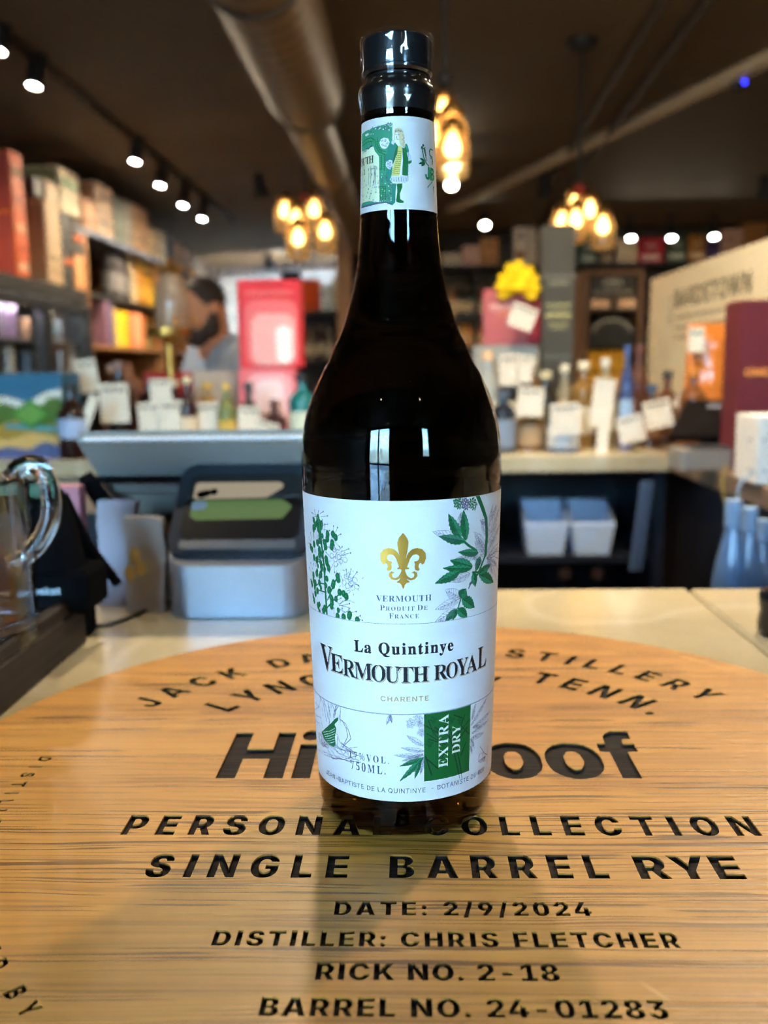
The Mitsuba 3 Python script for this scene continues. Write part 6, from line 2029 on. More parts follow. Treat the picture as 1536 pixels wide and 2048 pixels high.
# pink boxes: the paler panels are film reflections painted on
t, r = carton('pink_gift_box', 476, 590, 736, 2.74, (226, 110, 116), 'lower pink box with painted film shine, under the tall red one', .10, BZ)
panel(t, r, 2.74, .14, .95, .20, .93, (240, 176, 178), 'pale_print', rnd=.25)
panel(t, r, 2.7385, .30, .80, .30, .85, (250, 214, 212), 'white_print', rnd=.3)
low = r[3]
t, r = carton('pink_gift_box', 474, 598, 560, 2.74, (222, 52, 62), 'tall red box with film shine painted as a pale centre, standing on the pink one', .10, low + .0005)
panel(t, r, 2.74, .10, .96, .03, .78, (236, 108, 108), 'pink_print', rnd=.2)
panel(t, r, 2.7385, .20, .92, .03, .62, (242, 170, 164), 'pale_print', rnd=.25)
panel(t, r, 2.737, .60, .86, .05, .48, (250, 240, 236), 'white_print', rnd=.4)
panel(t, r, 2.7385, .12, .90, .84, .87, (240, 120, 116), 'line_print')
# tall grey carton, pink gift bag
t, r = carton('grey_carton', 1087, 1152, 449, 2.74, (64, 60, 52), 'very tall dark grey carton with thin gold lettering lines', .09, BZ)
for v0, v1, u0, u1, c in ((.765, .772, .0, 1, (120, 120, 110)), (.735, .742, .2, .8, (176, 170, 140)), (.635, .643, .1, .9, (170, 160, 110)), (.617, .622, .2, .8, (150, 142, 100)), (.585, .600, .1, .9, (176, 166, 110)), (.548, .556, .2, .8, (160, 150, 104)), (.532, .538, .25, .75, (160, 150, 104)), (.40, .405, 0, 1, (120, 120, 110))):
    panel(t, r, 2.74, u0, u1, v0, v1, c, 'print_line')
t, r = carton('grey_block', 948, 1079, 690, 2.78, (150, 146, 138), 'light grey box under the pink gift bag', .07, BZ)
top = r[3]
t, r = carton('gift_bag', 968, 1082, 577, 2.785, (178, 90, 92), 'pink gift bag with a yellow bow and red side', .06, top + .0005, category='bag')
panel(t, r, 2.785, .78, 1.0, 0, 1, (140, 28, 44), 'red_side')
for k in range(11): panel(t, r, 2.785, .12 + .055 * k, .145 + .055 * k, .62, .73, (232, 190, 180), 'print_stroke')
panel(t, r, 2.785, .25, .60, .54, .57, (222, 150, 110), 'print_line')
bw = thing('ribbon_bow', 'big yellow ribbon bow on top of the pink gift bag', 'bow')
cpt = at(1036, 572, 2.76)
YEL = paint(236, 190, 8)
for i, (a, l, w) in enumerate([(5, .050, .026), (32, .054, .026), (60, .058, .028), (88, .066, .030), (112, .062, .028), (140, .054, .026), (168, .052, .026), (195, .046, .024), (-22, .044, .024), (75, .040, .026), (125, .040, .026), (25, .034, .026), (160, .036, .026)]):
    m = trimesh.creation.icosphere(3, 1.0)
    v = m.vertices.view(np.ndarray).copy()
    k = (v[:, 0] + 1) / 2
    v = np.c_[k * l * 1.32, v[:, 1] * w * .55 * (.35 + .65 * k), v[:, 2] * w * .92 * (.25 + .75 * k) * (1 - .18 * np.exp(-(v[:, 1] / .3) ** 2))]
    v[:, 1] += .004 * np.sin(k * 9 + i) + .010 * (i % 2) * k
    m.vertices = v
    part('loop', bw, mv(m, cpt[0], cpt[1] - .006 - .010 * (i > 8), cpt[2] - .012, ry=-a), YEL, smooth=True)
part('knot', bw, mv(trimesh.creation.icosphere(2, .018), cpt[0], cpt[1] - .03, cpt[2] - .008, s=(1.2, .8, .8)), YEL, smooth=True)
card(1045, 634, 50, 46, 2.70, -20, 'white card leaning on the pink gift bag', group='white cards')

# ------------------------------------------------------------------ the right side bar
t = thing('white_carton_display', 'big cream carton with its printed long side facing the bar', 'carton')
X0 = .95
pa, pb = atX(1302, 560, X0), atX(1545, 470, X0)
y0_, y1_ = pb[1], pa[1]
zt0 = (pa[2] + pb[2]) / 2
part('body', t, box(X0, X0 + .32, y0_ - .12, y1_, BZ + .0005, zt0, .003), paint(238, 222, 186))
f0 = face_frame([X0, y1_, 0], (0, -1, 0), (0, 0, 1))
pl = lambda x, y: (y1_ - atX(x, y, X0)[1], atX(x, y, X0)[2])
u0, v0 = pl(1350, 614); u1, _ = pl(1502, 580)
decal(text_flat('BARDSTOWN', 'R', u0, v0 - .004, u1 - u0, .058, sx=1.35).buffer(.002), f0, .001, paint(92, 80, 62), 'lettering', t, 'brown capitals')
decal(sbox(u0 - .075, v0 - .06, u0 - .028, v0 + .045).difference(sbox(u0 - .066, v0 - .05, u0 - .037, v0 + .035)), f0, .001, paint(190, 172, 140), 'logo_frame', t)
for k in range(3): decal(sbox(u0, v0 - .045 - .035 * k, u0 + (u1 - u0) * (1 - .25 * k), v0 - .033 - .035 * k), f0, .001, paint(182, 164, 130), 'print_line', t)
u0, v0 = pl(1322, 745); u1, v1 = pl(1360, 640)
part('flap', t, mv(box(-.004, .004, -.10, 0, 0, v1 - v0), X0 - .006, y1_ - .02, v0, rz=12), paint(206, 188, 148))
p0, p1 = at(1484, 600, 1.97), at(1580, 845, 1.97)
t = thing('burgundy_box', 'burgundy gift box with gold lettering at the right edge', 'box')
r = (p0[0], p1[0] + .02, BZ + .0005, p0[2])
yb2 = 1.97
part('body', t, box(r[0], r[1], yb2, yb2 + .10, r[2], r[3], .002), paint(88, 22, 30))
words(t, r, yb2, 'UNE', .10, .56, .045, .36, (206, 130, 60))
panel(t, r, yb2, .68, .78, .28, .9, (52, 16, 22), 'dark_oval', rnd=.45)
panel(t, r, yb2, .82, 1.0, .38, .70, (206, 150, 30), 'gold_print', rnd=.3)
t = thing('orange_pouch', 'glossy orange plastic pouch with a small tag', 'pouch')
q0, q1 = at(1366, 872, 2.47), at(1466, 646, 2.47)
q0[2] = BZ + .001
g = sbox(q0[0], q0[2], q1[0], q1[2]); g = g.buffer(-.02).buffer(.02, 6)
m = extrude(g, .03)
m = trimesh.Trimesh(*trimesh.remesh.subdivide_to_size(m.vertices, m.faces, .02), process=False)
v = m.vertices.view(np.ndarray).copy()
cxz = np.array([(q0[0] + q1[0]) / 2, (q0[2] + q1[2]) / 2])
e = np.clip(1 - np.abs((v[:, :2] - cxz) / [(q1[0] - q0[0]) / 2, (q1[2] - q0[2]) / 2]), 0, 1).min(1) ** .5
v[:, 2] = (v[:, 2] - .015) * (.15 + 1.2 * e) + .014 * (meshkit.fbm(np.c_[v[:, :2] * 28, v[:, 2] * 0], 3) - .5)
m.vertices = v
m.apply_transform(face_frame([0, 2.47, 0], (1, 0, 0), (0, 0, 1)))
part('body', t, m, paint(206, 116, 44, 'gloss'), smooth=60)
a_, b_ = at(1374, 705, 2.435), at(1408, 655, 2.435)
part('tag', t, mv(box(a_[0], b_[0], 2.428, 2.430, a_[2], b_[2]), 0, 0, 0), paint(214, 208, 190), label='small pale tag')
part('tag_line', t, box(a_[0] + .002, b_[0] - .002, 2.427, 2.428, b_[2] - .016, b_[2] - .011), paint(60, 60, 60))
# slanted black till screen and other gear
t = thing('till_screen', 'black slanted till screen on the side bar', 'screen')
A_, B_, C_, D_ = at(1372, 800, 2.25), at(1508, 800, 2.18), at(1486, 872, 2.10), at(1338, 872, 2.16)
n_ = np.cross(B_ - A_, D_ - A_); n_ /= np.linalg.norm(n_); n_ = n_ * np.sign(n_[2])
part('panel', t, tm(m3d.Manifold.hull_points(np.array([p + o for p in (A_, B_, C_, D_) for o in (0 * n_, -n_ * .016)]))), paint(26, 22, 21, 'flat'))
mid = (A_ + B_ + C_ + D_) / 4
part('glare_strip', t, tm(m3d.Manifold.hull_points(np.array([A_ * (1 - u) * (1 - v) + B_ * u * (1 - v) + C_ * u * v + D_ * (1 - u) * v + o for u, v in ((.36, .12), (.62, .12), (.62, .24), (.36, .24)) for o in (n_ * .0004, n_ * .001)]))), paint(96, 96, 104), label='grey glare painted on the screen')  # screen glare painted as a grey strip
part('stand', t, tube([mid - n_ * .012, [max(mid[0], .70), mid[1] + .03, BZ + .008]], .022, 12), BLACK, smooth=40)
t = thing('label_printer', 'low grey label printer on the side bar', 'printer')
p = at(1408, 905, 2.02)
part('body', t, mv(rbox(.12, .10, .042, .012), p[0], p[1] + .02, BZ + .0005), paint(118, 112, 106, 'satin'), smooth=30)
part('lid', t, mv(rbox(.10, .08, .006, .010), p[0] + .02, p[1] + .02, BZ + .0425), paint(60, 60, 64, 'gloss'))
w0, w1 = at(1474, 985, 1.74), at(1560, 832, 1.74)
t = thing('white_box', 'plain white box at the right edge of the side bar', 'box')
part('body', t, box(w0[0] + .034, w1[0] + .08, 1.74, 1.86, BZ + .0005, w1[2], .0015), paint(206, 200, 192))
for px, py in ((1500, 880), (1530, 880), (1500, 940), (1530, 942)):
    q = at(px, py, 1.738); part('rivet', t, mv(trimesh.creation.cylinder(radius=.0035, height=.002, sections=12), q[0], 1.7395, q[2], rx=90), paint(150, 146, 140))
# loops of cable and shining clear plastic on the floor shelf at the right
for cs, lb, col in ((((1452, 930), (1446, 985), (1470, 1060), (1486, 1120), (1480, 1178)), 'thin yellow cable looping down the side bar', (150, 116, 50)), (((1510, 940), (1478, 975), (1474, 1060), (1466, 1178)), 'thin white cable looping down the side bar', (150, 160, 170))):
    q = smooth_profile([tuple(at(x, y, 1.70)) for x, y in cs], 5)
    one('hanging_cable', tube(q, .003, 8), paint(*col), lb, 'cable')
SH = thing('side_shelf', 'dark low shelf beside the side bar', 'shelf')
part('board', SH, box(.52, .698, 1.40, 1.80, -.40, -.385), CAB)
part('support', SH, box(.53, .69, 1.42, 1.78, FLOOR, -.40), CAB)
for i, (px, ytop, Y, rad) in enumerate(((1468, 1000, 1.50, .030), (1500, 1015, 1.56, .030), (1528, 1040, 1.62, .028))):
    p = at(px, ytop, Y); h = p[2] + .385
    tt = thing('clear_bottle', ['clear plastic bottle shining blue, left of three on the low shelf', 'clear plastic bottle shining blue, middle of three on the low shelf', 'clear plastic bottle shining blue, right of three on the low shelf'][i], 'bottle', 'clear bottles on the low shelf')
    part('body', tt, lathe([(0, .002), (rad * .9, 0), (rad, .006)] + [(rad * (1 - .10 * (k % 2)), .02 + h * .55 * k / 8) for k in range(9)] + [(rad * .8, h * .72), (rad * .4, h * .86), (rad * .38, h * .93), (0, h * .93)], 24, p[0], Y, -.385), paint(84, 110, 146, 'gloss'), smooth=50)
    part('cap', tt, lathe([(rad * .42, h * .88), (rad * .45, h * .885), (rad * .45, h), (0, h)], 16, p[0], Y, -.385), paint(128, 152, 182, 'satin'), smooth=40)
a_, b_ = at(1276, 1140, 2.36), at(1306, 962, 2.36)
m = box(a_[0], b_[0], 2.362, 2.372, a_[2], b_[2]).subdivide().subdivide().subdivide()
v = m.vertices.view(np.ndarray).copy(); v[:, 1] += .006 * np.sin(v[:, 0] * 500) - .01; v[:, 0] += (v[:, 2] - b_[2]) * .10; m.vertices = v
one('bar_cloth', m, paint(70, 88, 116), 'added cloth standing in for a blue grey reflection on the back bar', 'cloth', smooth=40)  # cloth shape added in place of a bluish reflection

# ------------------------------------------------------------------ the left wall of shelves
XS = -1.90
zA, zB, zD = .655, 1.02, .345
t = thing('wall_shelving', 'dark shelving along the left wall with boxes and bottles on it', 'shelves')
DW = paint(28, 24, 21)
part('board', t, box(WALL_LX, XS, 3.3, 5.55, zA - .075, zA, .003), DW)
part('board', t, box(WALL_LX, XS, 5.60, 8.2, zA - .03, zA, .003), DW)
part('board', t, box(WALL_LX, XS, 5.45, 8.2, zB - .03, zB, .003), paint(92, 100, 118, 'satin'), label='top board with daylight painted in as blue grey')  # daylight on this board is put into its blue grey colour
part('board', t, box(WALL_LX, XS, 5.60, 8.2, zD - .025, zD, .003), 'mat_pine')
part('board', t, box(WALL_LX, XS, 5.60, 8.2, -.10, -.075, .003), DW)
for y in (5.555, 7.2, 8.17):
    part('upright', t, box(WALL_LX, XS - .002, y - .0, y + .04, FLOOR, zB - .03), 'mat_pine')


def sbox_left(name, px0, px1, ytop, base, col, label, end=None, d=.30, h=None, group=None, X=XS, lines=()):
    """A carton whose long side lies in the shelf front: px0 to px1 is the side's stretch in the photograph."""
    y0, y1 = atX(px0, 500, X)[1], atX(px1, 500, X)[1]
    z1 = atX(px0, ytop, X)[2] if h is None else base + h
    t = thing(name, label, 'carton', group)
    part('body', t, box(X - d, X, y0, y1 - .004, base + .0005, z1, .002), paint(*col))
    if end: part('end_print', t, box(X - d + .01, X - .01, y0 - .0015, y0, base + .01, z1 - .01), paint(*end))
    H, W_ = z1 - base, y1 - y0
    for v0, v1, c in lines:
        part('print_band', t, box(X, X + .0015, y0 + .08 * W_, y1 - .1 * W_, base + v0 * H, base + v1 * H), paint(*c))
    return z1


TOPB = None
z = sbox_left('striped_carton', 33, 57, 425, zA, (232, 104, 36), 'lower orange and red carton at the left edge', (186, 74, 60), lines=((.1, .22, (240, 190, 150)), (.4, .5, (214, 80, 30)), (.7, .85, (240, 170, 120))))
sbox_left('striped_carton', 33, 57, 306, z, (224, 110, 50), 'upper orange and red carton at the left edge, top of its stack', (188, 70, 58), lines=((.15, .3, (200, 90, 50)), (.6, .75, (240, 200, 170))))
z = sbox_left('cream_carton', 95, 125, 402, zA, (226, 196, 152), 'tall cream carton right of the striped cartons', (150, 128, 104), lines=((.05, .2, (206, 172, 130)), (.3, .34, (170, 140, 106))))
sbox_left('framed_box', 76, 94, 356, z + .001, (70, 66, 60), 'dark box with a pale edge on the tall cream carton', (40, 42, 48), d=.24)
sbox_left('cream_carton', 99, 124, 362, z + .001, (220, 196, 164), 'small cream carton on the tall cream carton', (196, 172, 140), d=.24)
z = sbox_left('black_carton', 126, 144, 425, zA, (30, 28, 26), 'black carton with an orange print beside the tall cream one', (24, 22, 22), lines=((.3, .4, (214, 110, 50)),))
sbox_left('green_cream_carton', 127, 166, 336, z + .001, (216, 200, 166), 'cream and green carton, highest on the left shelves', (120, 130, 100), lines=((.6, .8, (110, 126, 92)),))
z = sbox_left('tan_carton', 147, 168, 505, zA, (190, 134, 84), 'tan carton at the end of the lower board', (96, 84, 70))
sbox_left('dark_carton', 147, 170, 440, z + .001, (42, 36, 32), 'dark carton on the tan one', (40, 34, 30), lines=((.35, .6, (196, 100, 40)),))
for a, b, y, c, e, lb in ((172, 196, 396, (196, 146, 104), (150, 110, 80), 'tan carton first on the upper board'), (198, 231, 366, (222, 190, 158), (170, 128, 100), 'tall pinkish cream carton on the upper board'),
                          (233, 249, 395, (70, 76, 62), (50, 54, 48), 'dark green carton on the upper board'), (251, 267, 400, (136, 128, 112), (90, 86, 78), 'grey carton on the upper board'), (269, 299, 408, (186, 150, 112), (120, 100, 80), 'broad tan carton on the upper board'),
                          (301, 317, 455, (220, 196, 160), (170, 150, 120), 'short cream carton on the upper board'), (319, 334, 460, (226, 216, 200), (170, 160, 150), 'whitish carton on the upper board'), (336, 346, 466, (96, 116, 146), (80, 96, 120), 'blue carton on the upper board'),
                          (349, 384, 482, (206, 184, 172), (150, 136, 130), 'last pale pink carton on the upper board')):
    sbox_left('carton', a, b, y, zB, c, lb, e, lines=((.2, .3, tuple(int(v * .8) for v in c)), (.55, .7, tuple(min(255, int(v * 1.1)) for v in c))))
for i, (px, yt, c, l, cp, rad, lb) in enumerate([(214, 484, (60, 58, 60), (120, 116, 116), (110, 108, 108), .05, 'dark grey bottle first on the middle board'), (228, 490, (86, 82, 84), (140, 134, 130), (120, 116, 112), .05, 'grey bottle second on the middle board'), (241, 497, (50, 46, 48), (110, 106, 104), (70, 66, 66), .05, 'dark bottle third on the middle board'),
                                                 (256, 508, (190, 166, 132), (214, 190, 150), (200, 180, 150), .05, 'pale bottle on the middle board'), (272, 522, (176, 116, 40), (206, 150, 60), (220, 180, 90), .05, 'amber bottle on the middle board'), (282, 528, (190, 130, 40), (222, 170, 60), (226, 190, 90), .05, 'gold bottle on the middle board'),
                                                 (292, 530, (206, 156, 40), (226, 186, 70), (220, 190, 110), .05, 'yellow bottle on the middle board'), (303, 540, (170, 120, 50), (210, 180, 120), (206, 170, 90), .05, 'amber bottle near the end of the middle board'), (312, 546, (140, 120, 60), (190, 170, 120), (190, 160, 90), .05, 'olive bottle at the end of the middle board')]):
    bottle(px, yt, None, rad, ('wine', 'spirit', 'bell')[i % 3], c, l, cp, lb, base=zA + .0005, X=XS - .09, group='bottles on the middle board of the left shelves')
for a, b, y, c, lb in ((203, 209, 600, (150, 110, 130), 'mauve'), (210, 218, 602, (70, 66, 110), 'dark blue'), (219, 224, 612, (206, 170, 120), 'cream'), (225, 235, 620, (236, 200, 60), 'pale yellow'), (236, 249, 620, (240, 182, 10), 'bright yellow'), (252, 260, 624, (226, 120, 90), 'salmon'), (261, 274, 624, (240, 160, 120), 'peach'), (275, 283, 628, (190, 100, 50), 'rust'), (284, 290, 640, (120, 130, 80), 'green')):
    sbox_left('slim_box', a, b, y, zD, c, lb + ' slim upright box on the light board', d=.16, group='slim boxes on the light board')
# glass door fridge under the lower board
t = thing('glass_fridge', 'dark drinks fridge with glass doors at the far left', 'fridge')
FX, FY0, FY1, FZ = XS + .02, 3.55, 5.53, zA - .08
part('cabinet', t, cat(box(WALL_LX + .002, FX - .06, FY0, FY0 + .04, FLOOR, FZ), box(WALL_LX + .002, FX - .06, FY1 - .04, FY1, FLOOR, FZ), box(WALL_LX + .002, FX - .06, FY0, FY1, FZ - .02, FZ), box(WALL_LX + .002, FX - .06, FY0, FY1, FLOOR, FLOOR + .12), box(WALL_LX + .002, WALL_LX + .03, FY0, FY1, FLOOR, FZ)), paint(56, 58, 62))
dv = [FY0, 4.21, 4.87, FY1]
for y0, y1 in zip(dv, dv[1:]):
    d = part('door', t, cat(box(FX - .055, FX, y0 + .004, y0 + .05, FLOOR + .02, FZ - .01, .003), box(FX - .055, FX, y1 - .05, y1 - .004, FLOOR + .02, FZ - .01, .003), box(FX - .055, FX, y0 + .05, y1 - .05, FZ - .06, FZ - .01, .003), box(FX - .055, FX, y0 + .05, y1 - .05, FLOOR + .02, FLOOR + .08, .003)), paint(34, 34, 36, 'satin'))
    g = trimesh.Trimesh([[FX - .03, y0 + .05, FLOOR + .08], [FX - .03, y1 - .05, FLOOR + .08], [FX - .03, y1 - .05, FZ - .06], [FX - .03, y0 + .05, FZ - .06]], [[0, 1, 2], [0, 2, 3]], process=False)
    part('pane', d, g, 'film_clear')
    part('handle', d, tube([[FX + .02, y0 + .07, -.4], [FX + .02, y0 + .07, .3]], .008, 8), 'mat_steel', smooth=40)
part('light_strip', t, box(FX - .078, FX - .062, FY0 + .1, FY1 - .1, FZ - .044, FZ - .036), paint(240, 244, 250), emitter=glow((.92, 1.0, 1.0), 50, .6))  # added strip, hidden behind the door frame to brighten the cans
for z in (.36, .08): part('shelf', t, box(WALL_LX + .03, FX - .075, FY0 + .04, FY1 - .04, z - .012, z), paint(110, 112, 116))
cans = [(12, 598, .045, .36, (206, 170, 206), 'lilac and white drinks can'), (-14, 600, .045, .36, (216, 190, 214), 'pale lilac drinks can at the edge'), (86, 604, .045, .36, (236, 214, 150), 'cream drinks bottle with a teal foot'), (48, 636, .03, .36, (196, 150, 116), 'small tan drinks can beside the cream bottle'), (148, 606, .045, .36, (240, 246, 244), 'white bottle shape standing in for a window reflection'), (112, 640, .03, .36, (120, 130, 140), 'grey drinks can beside the white reflection stand-in'),  # the tall white one imitates a window reflection in the door
        (14, 690, .03, .08, (200, 206, 206), 'silver drinks can low in the fridge'), (82, 682, .045, .08, (232, 236, 238), 'white drinks can with a violet side'), (140, 690, .04, .08, (206, 210, 214), 'whitish drinks can low in the fridge'), (48, 700, .035, .08, (90, 120, 150), 'blue drinks can low in the fridge')]
for px, yt, rad, base, c, lb in cans:
    p = atX(px, yt, FX - .13); h = p[2] - base
    tt = thing('drink_can', lb, 'can', 'drinks in the glass fridge')
    part('body', tt, lathe([(0, .0008), (rad * .86, .0008), (rad, .010), (rad, h - .02), (rad * .82, h), (0, h)], 24, p[0], p[1], base), paint(*c, 'satin'), smooth=40)
    part('print_band', tt, lathe([(rad * 1.008, h * .18), (rad * 1.008, h * .36)], 24, p[0], p[1], base), paint(60, 170, 180) if 'teal' in lb else paint(120, 110, 190) if 'violet' in lb else paint(*[int(v * .72) for v in c]), smooth=True)
# brass fountain on the back bar
t = thing('brass_fountain', 'brass drinks fountain with a cloudy glass jar beside the man', 'drinks fountain')
p = at(338, 668, 2.78); k = 2.78 / FOC
ztray = p[2]
BR_ = 'mat_brass'
part('foot', t, lathe([(0, 0), (.06, 0), (.06, .008), (.035, .02), (.018, .03), (.018, .04)], 32, p[0], p[1], BZ + .0005), BR_, smooth=40)
part('stem', t, lathe([(.016, .03), (.012, .06), (.02, .08), (.012, .10), (.012, ztray - BZ - .03), (.03, ztray - BZ - .01)], 24, p[0], p[1], BZ), BR_, smooth=40)
part('tray', t, lathe([(0, -.012), (.062, -.012), (.066, -.006), (.066, .016), (.063, .016), (.061, -.002), (0, -.002)], 40, p[0], p[1], ztray), BR_, smooth=40)
zj = at(338, 548, 2.78)[2]
part('jar', t, lathe([(0, .0), (.035, .0), (.048, .02), (.05, .09), (.042, zj - ztray - .03), (.030, zj - ztray), (0, zj - ztray)], 32, p[0] + .012, p[1], ztray - .001), paint(150, 122, 100, 'gloss'), smooth=40, label='cloudy brownish glass jar')
part('lid', t, lathe([(.034, 0), (.038, .004), (.034, .014), (.012, .026), (.008, .034), (.011, .042), (0, .048)], 24, p[0] + .012, p[1], zj), BR_, smooth=40)
for a in range(4):
    u = math.radians(20 + a * 90); c, s_ = math.cos(u), math.sin(u)
    part('tap', t, tube([[p[0] + .012 + .045 * c, p[1] + .045 * s_, ztray + .04], [p[0] + .012 + .07 * c, p[1] + .07 * s_, ztray + .042], [p[0] + .012 + .074 * c, p[1] + .074 * s_, ztray + .022]], .0055, 8), BR_, smooth=40)
arc = arc_pts((p[0] + .012, p[1], zj - .005), .068, .030, 0, 180, 13)
part('handle', t, tube(arc, .004, 8), BR_, smooth=40)
for s_ in (-1, 1):
    part('finial', t, mv(trimesh.creation.icosphere(2, .010), p[0] + .012 + s_ * .066, p[1], zj), BR_, smooth=True)

# ------------------------------------------------------------------ the man behind the back bar
H = at(404, 622, 3.50)
f_, l_ = np.array([-.80, -.60, 0]), np.array([.60, -.80, 0])
J = lambda f, l, z: H + f * f_ + l * l_ + np.array([0, 0, z])
tilt_f = .30      # the head bows: points above the neck swing forward


def HD(f, l, z): return J(f * math.cos(tilt_f) + z * math.sin(tilt_f), l, -f * math.sin(tilt_f) + z * math.cos(tilt_f))


jt = dict(cran=HD(-.012, 0, .035), brow=HD(.035, 0, .022), jaw=HD(.048, 0, -.078), jawl=HD(.005, .045, -.06), jawr=HD(.005, -.045, -.06), nose=HD(.098, 0, -.022), noset=HD(.082, 0, .012), lip=HD(.084, 0, -.055), earl=HD(-.012, .080, -.005), earr=HD(-.012, -.080, -.005),
          neck=J(-.045, 0, -.10), neckb=J(-.07, 0, -.14), shl=J(-.085, .19, -.170), shr=J(-.085, -.19, -.170), chest=J(-.075, 0, -.30), chl=J(-.07, .10, -.30), chr=J(-.07, -.10, -.30), waist=J(-.10, 0, -.55), wl=J(-.10, .08, -.55), wr=J(-.10, -.08, -.55),
          pel=J(-.11, 0, -.72), hl=J(-.11, .095, -.76), hr=J(-.11, -.095, -.76), kl=J(-.07, .10, -1.10), kr=J(-.07, -.10, -1.10), al=J(-.12, .10, -1.44), ar=J(-.12, -.10, -1.44), tl=J(.03, .12, -1.482), tr=J(.03, -.12, -1.482),
          ell=J(-.06, .235, -.46), elr=J(.0, -.235, -.42), wrl=J(.15, .13, -.43), wrr=J(.20, -.115, -.30))
rd = dict(cran=.083, brow=.062, jaw=.036, jawl=.034, jawr=.034, nose=.013, noset=.010, lip=.016, earl=.016, earr=.016, neck=.058, neckb=.066, shl=.062, shr=.062, chest=.10, chl=.095, chr=.095, waist=.10, wl=.085, wr=.085, pel=.10, hl=.088, hr=.088, kl=.056, kr=.056, al=.040, ar=.040, tl=.032, tr=.032, ell=.042, elr=.042, wrl=.027, wrr=.027)
bones = [('cran', 'brow', 'jaw', 'jawl', 'jawr'), ('nose', 'noset'), ('nose', 'lip'), ('earl', 'cran'), ('earr', 'cran'), ('jawl', 'jawr', 'neck', 'cran'), ('neck', 'neckb'), ('neckb', 'shl', 'chl'), ('neckb', 'shr', 'chr'), ('shl', 'shr', 'chl', 'chr'), ('chl', 'chr', 'wl', 'wr'), ('wl', 'wr', 'hl', 'hr'),
         ('hl', 'kl'), ('kl', 'al'), ('al', 'tl'), ('hr', 'kr'), ('kr', 'ar'), ('ar', 'tr'), ('shl', 'ell'), ('ell', 'wrl'), ('shr', 'elr'), ('elr', 'wrr')]
for sd, w_, e_ in (('l', 'wrl', 'ell'), ('r', 'wrr', 'elr')):
    d = jt[w_] - jt[e_]; d /= np.linalg.norm(d)
    side = np.cross(d, [0, 0, 1]); side /= np.linalg.norm(side); dn = np.cross(side, d)
    pk = []
    for i, (o, L) in enumerate(((-.030, .066), (-.010, .080), (.010, .074), (.028, .058))):
        k0, k1, k2 = f'{sd}k{i}', f'{sd}m{i}', f'{sd}t{i}'
        jt[k0] = jt[w_] + d * .085 + side * o; jt[k1] = jt[k0] + d * L * .55 + dn * .012; jt[k2] = jt[k1] + d * L * .35 + dn * .030
        rd[k0], rd[k1], rd[k2] = .0125, .0095, .008
        bones += [(k0, k1), (k1, k2)]; pk.append(k0)
    bones.append((w_, *pk))
    jt[sd + 'th0'] = jt[w_] + d * .035 - side * .024 * (1 if sd == 'l' else -1); jt[sd + 'th1'] = jt[sd + 'th0'] + d * .045 - side * .022 * (1 if sd == 'l' else -1) + dn * .012
    rd[sd + 'th0'], rd[sd + 'th1'] = .014, .009
    bones += [(w_, sd + 'th0'), (sd + 'th0', sd + 'th1')]
man = thing('person', 'bearded man in a grey T-shirt looking down behind the back bar', 'person')
SKIN = paint(178, 118, 84)
part('body', man, blob(jt, bones, rd, .014, 6), SKIN, smooth=True)
cl = {k: v for k, v in rd.items()}
for k in ('shl', 'shr', 'chl', 'chr', 'wl', 'wr', 'hl', 'hr', 'chest', 'waist'): cl[k] = rd[k] + .010
jt['nkl'], jt['sll'], jt['slr'] = J(-.078, 0, -.150), jt['shl'] * .38 + jt['ell'] * .62, jt['shr'] * .38 + jt['elr'] * .62
cl['nkl'], cl['sll'], cl['slr'] = .072, .064, .064
part('shirt', man, blob(jt, [('nkl', 'shl', 'chl'), ('nkl', 'shr', 'chr'), ('shl', 'shr', 'chl', 'chr'), ('chl', 'chr', 'wl', 'wr'), ('wl', 'wr', 'hl', 'hr'), ('shl', 'sll'), ('shr', 'slr')], cl, .02, 6), paint(158, 166, 180), smooth=True, label='grey T-shirt')
for k in ('kl', 'kr', 'al', 'ar'): cl[k] = rd[k] + .016
cl['hl'] = cl['hr'] = .095
part('trousers', man, blob(jt, [('hl', 'hr'), ('hl', 'kl'), ('kl', 'al'), ('hr', 'kr'), ('kr', 'ar')], cl, .03, 6), paint(40, 44, 54), smooth=True, label='dark trousers')
for s_, a, b in (('l', 'al', 'tl'), ('r', 'ar', 'tr')):
    part('shoe', man, blob({'a': jt[a] - [0, 0, .02], 'b': jt[b]}, [('a', 'b')], {'a': .046, 'b': .040}, .02, 4), paint(24, 22, 22), smooth=True)


def shell(center, r, keep, grow=.004):
    s_ = m3d.Manifold.sphere(r + grow, 40).translate(list(map(float, center)))
    return s_


# short dark hair on the back and top of the skull, beard along the jaw
hair = m3d.Manifold.sphere(.0885, 48).translate(list(map(float, jt['cran'])))
fd = np.array(HD(1, 0, 0)) - H; ud = np.array(HD(0, 0, 1)) - H
nrm_ = fd * .92 - ud * .38; nrm_ /= np.linalg.norm(nrm_)
hair = hair.trim_by_plane(list(map(float, -nrm_)), float(-(nrm_ @ (jt['cran'] + nrm_ * .030))))
low_ = ud * 1.0 + fd * .35; low_ /= np.linalg.norm(low_)
hair = hair.trim_by_plane(list(map(float, low_)), float(low_ @ (jt['cran'] - low_ * .045)))
part('hair', man, tm(hair), paint(40, 30, 26), smooth=True, label='short dark hair')
bj = {'a': HD(.052, 0, -.082), 'b': HD(.010, .048, -.064), 'c': HD(.010, -.048, -.064), 'd': HD(-.004, .068, -.020), 'e': HD(-.004, -.068, -.020), 'm': HD(.084, 0, -.050), 'f': HD(.074, .030, -.055), 'g': HD(.074, -.030, -.055), 'h': HD(.094, 0, -.042)}
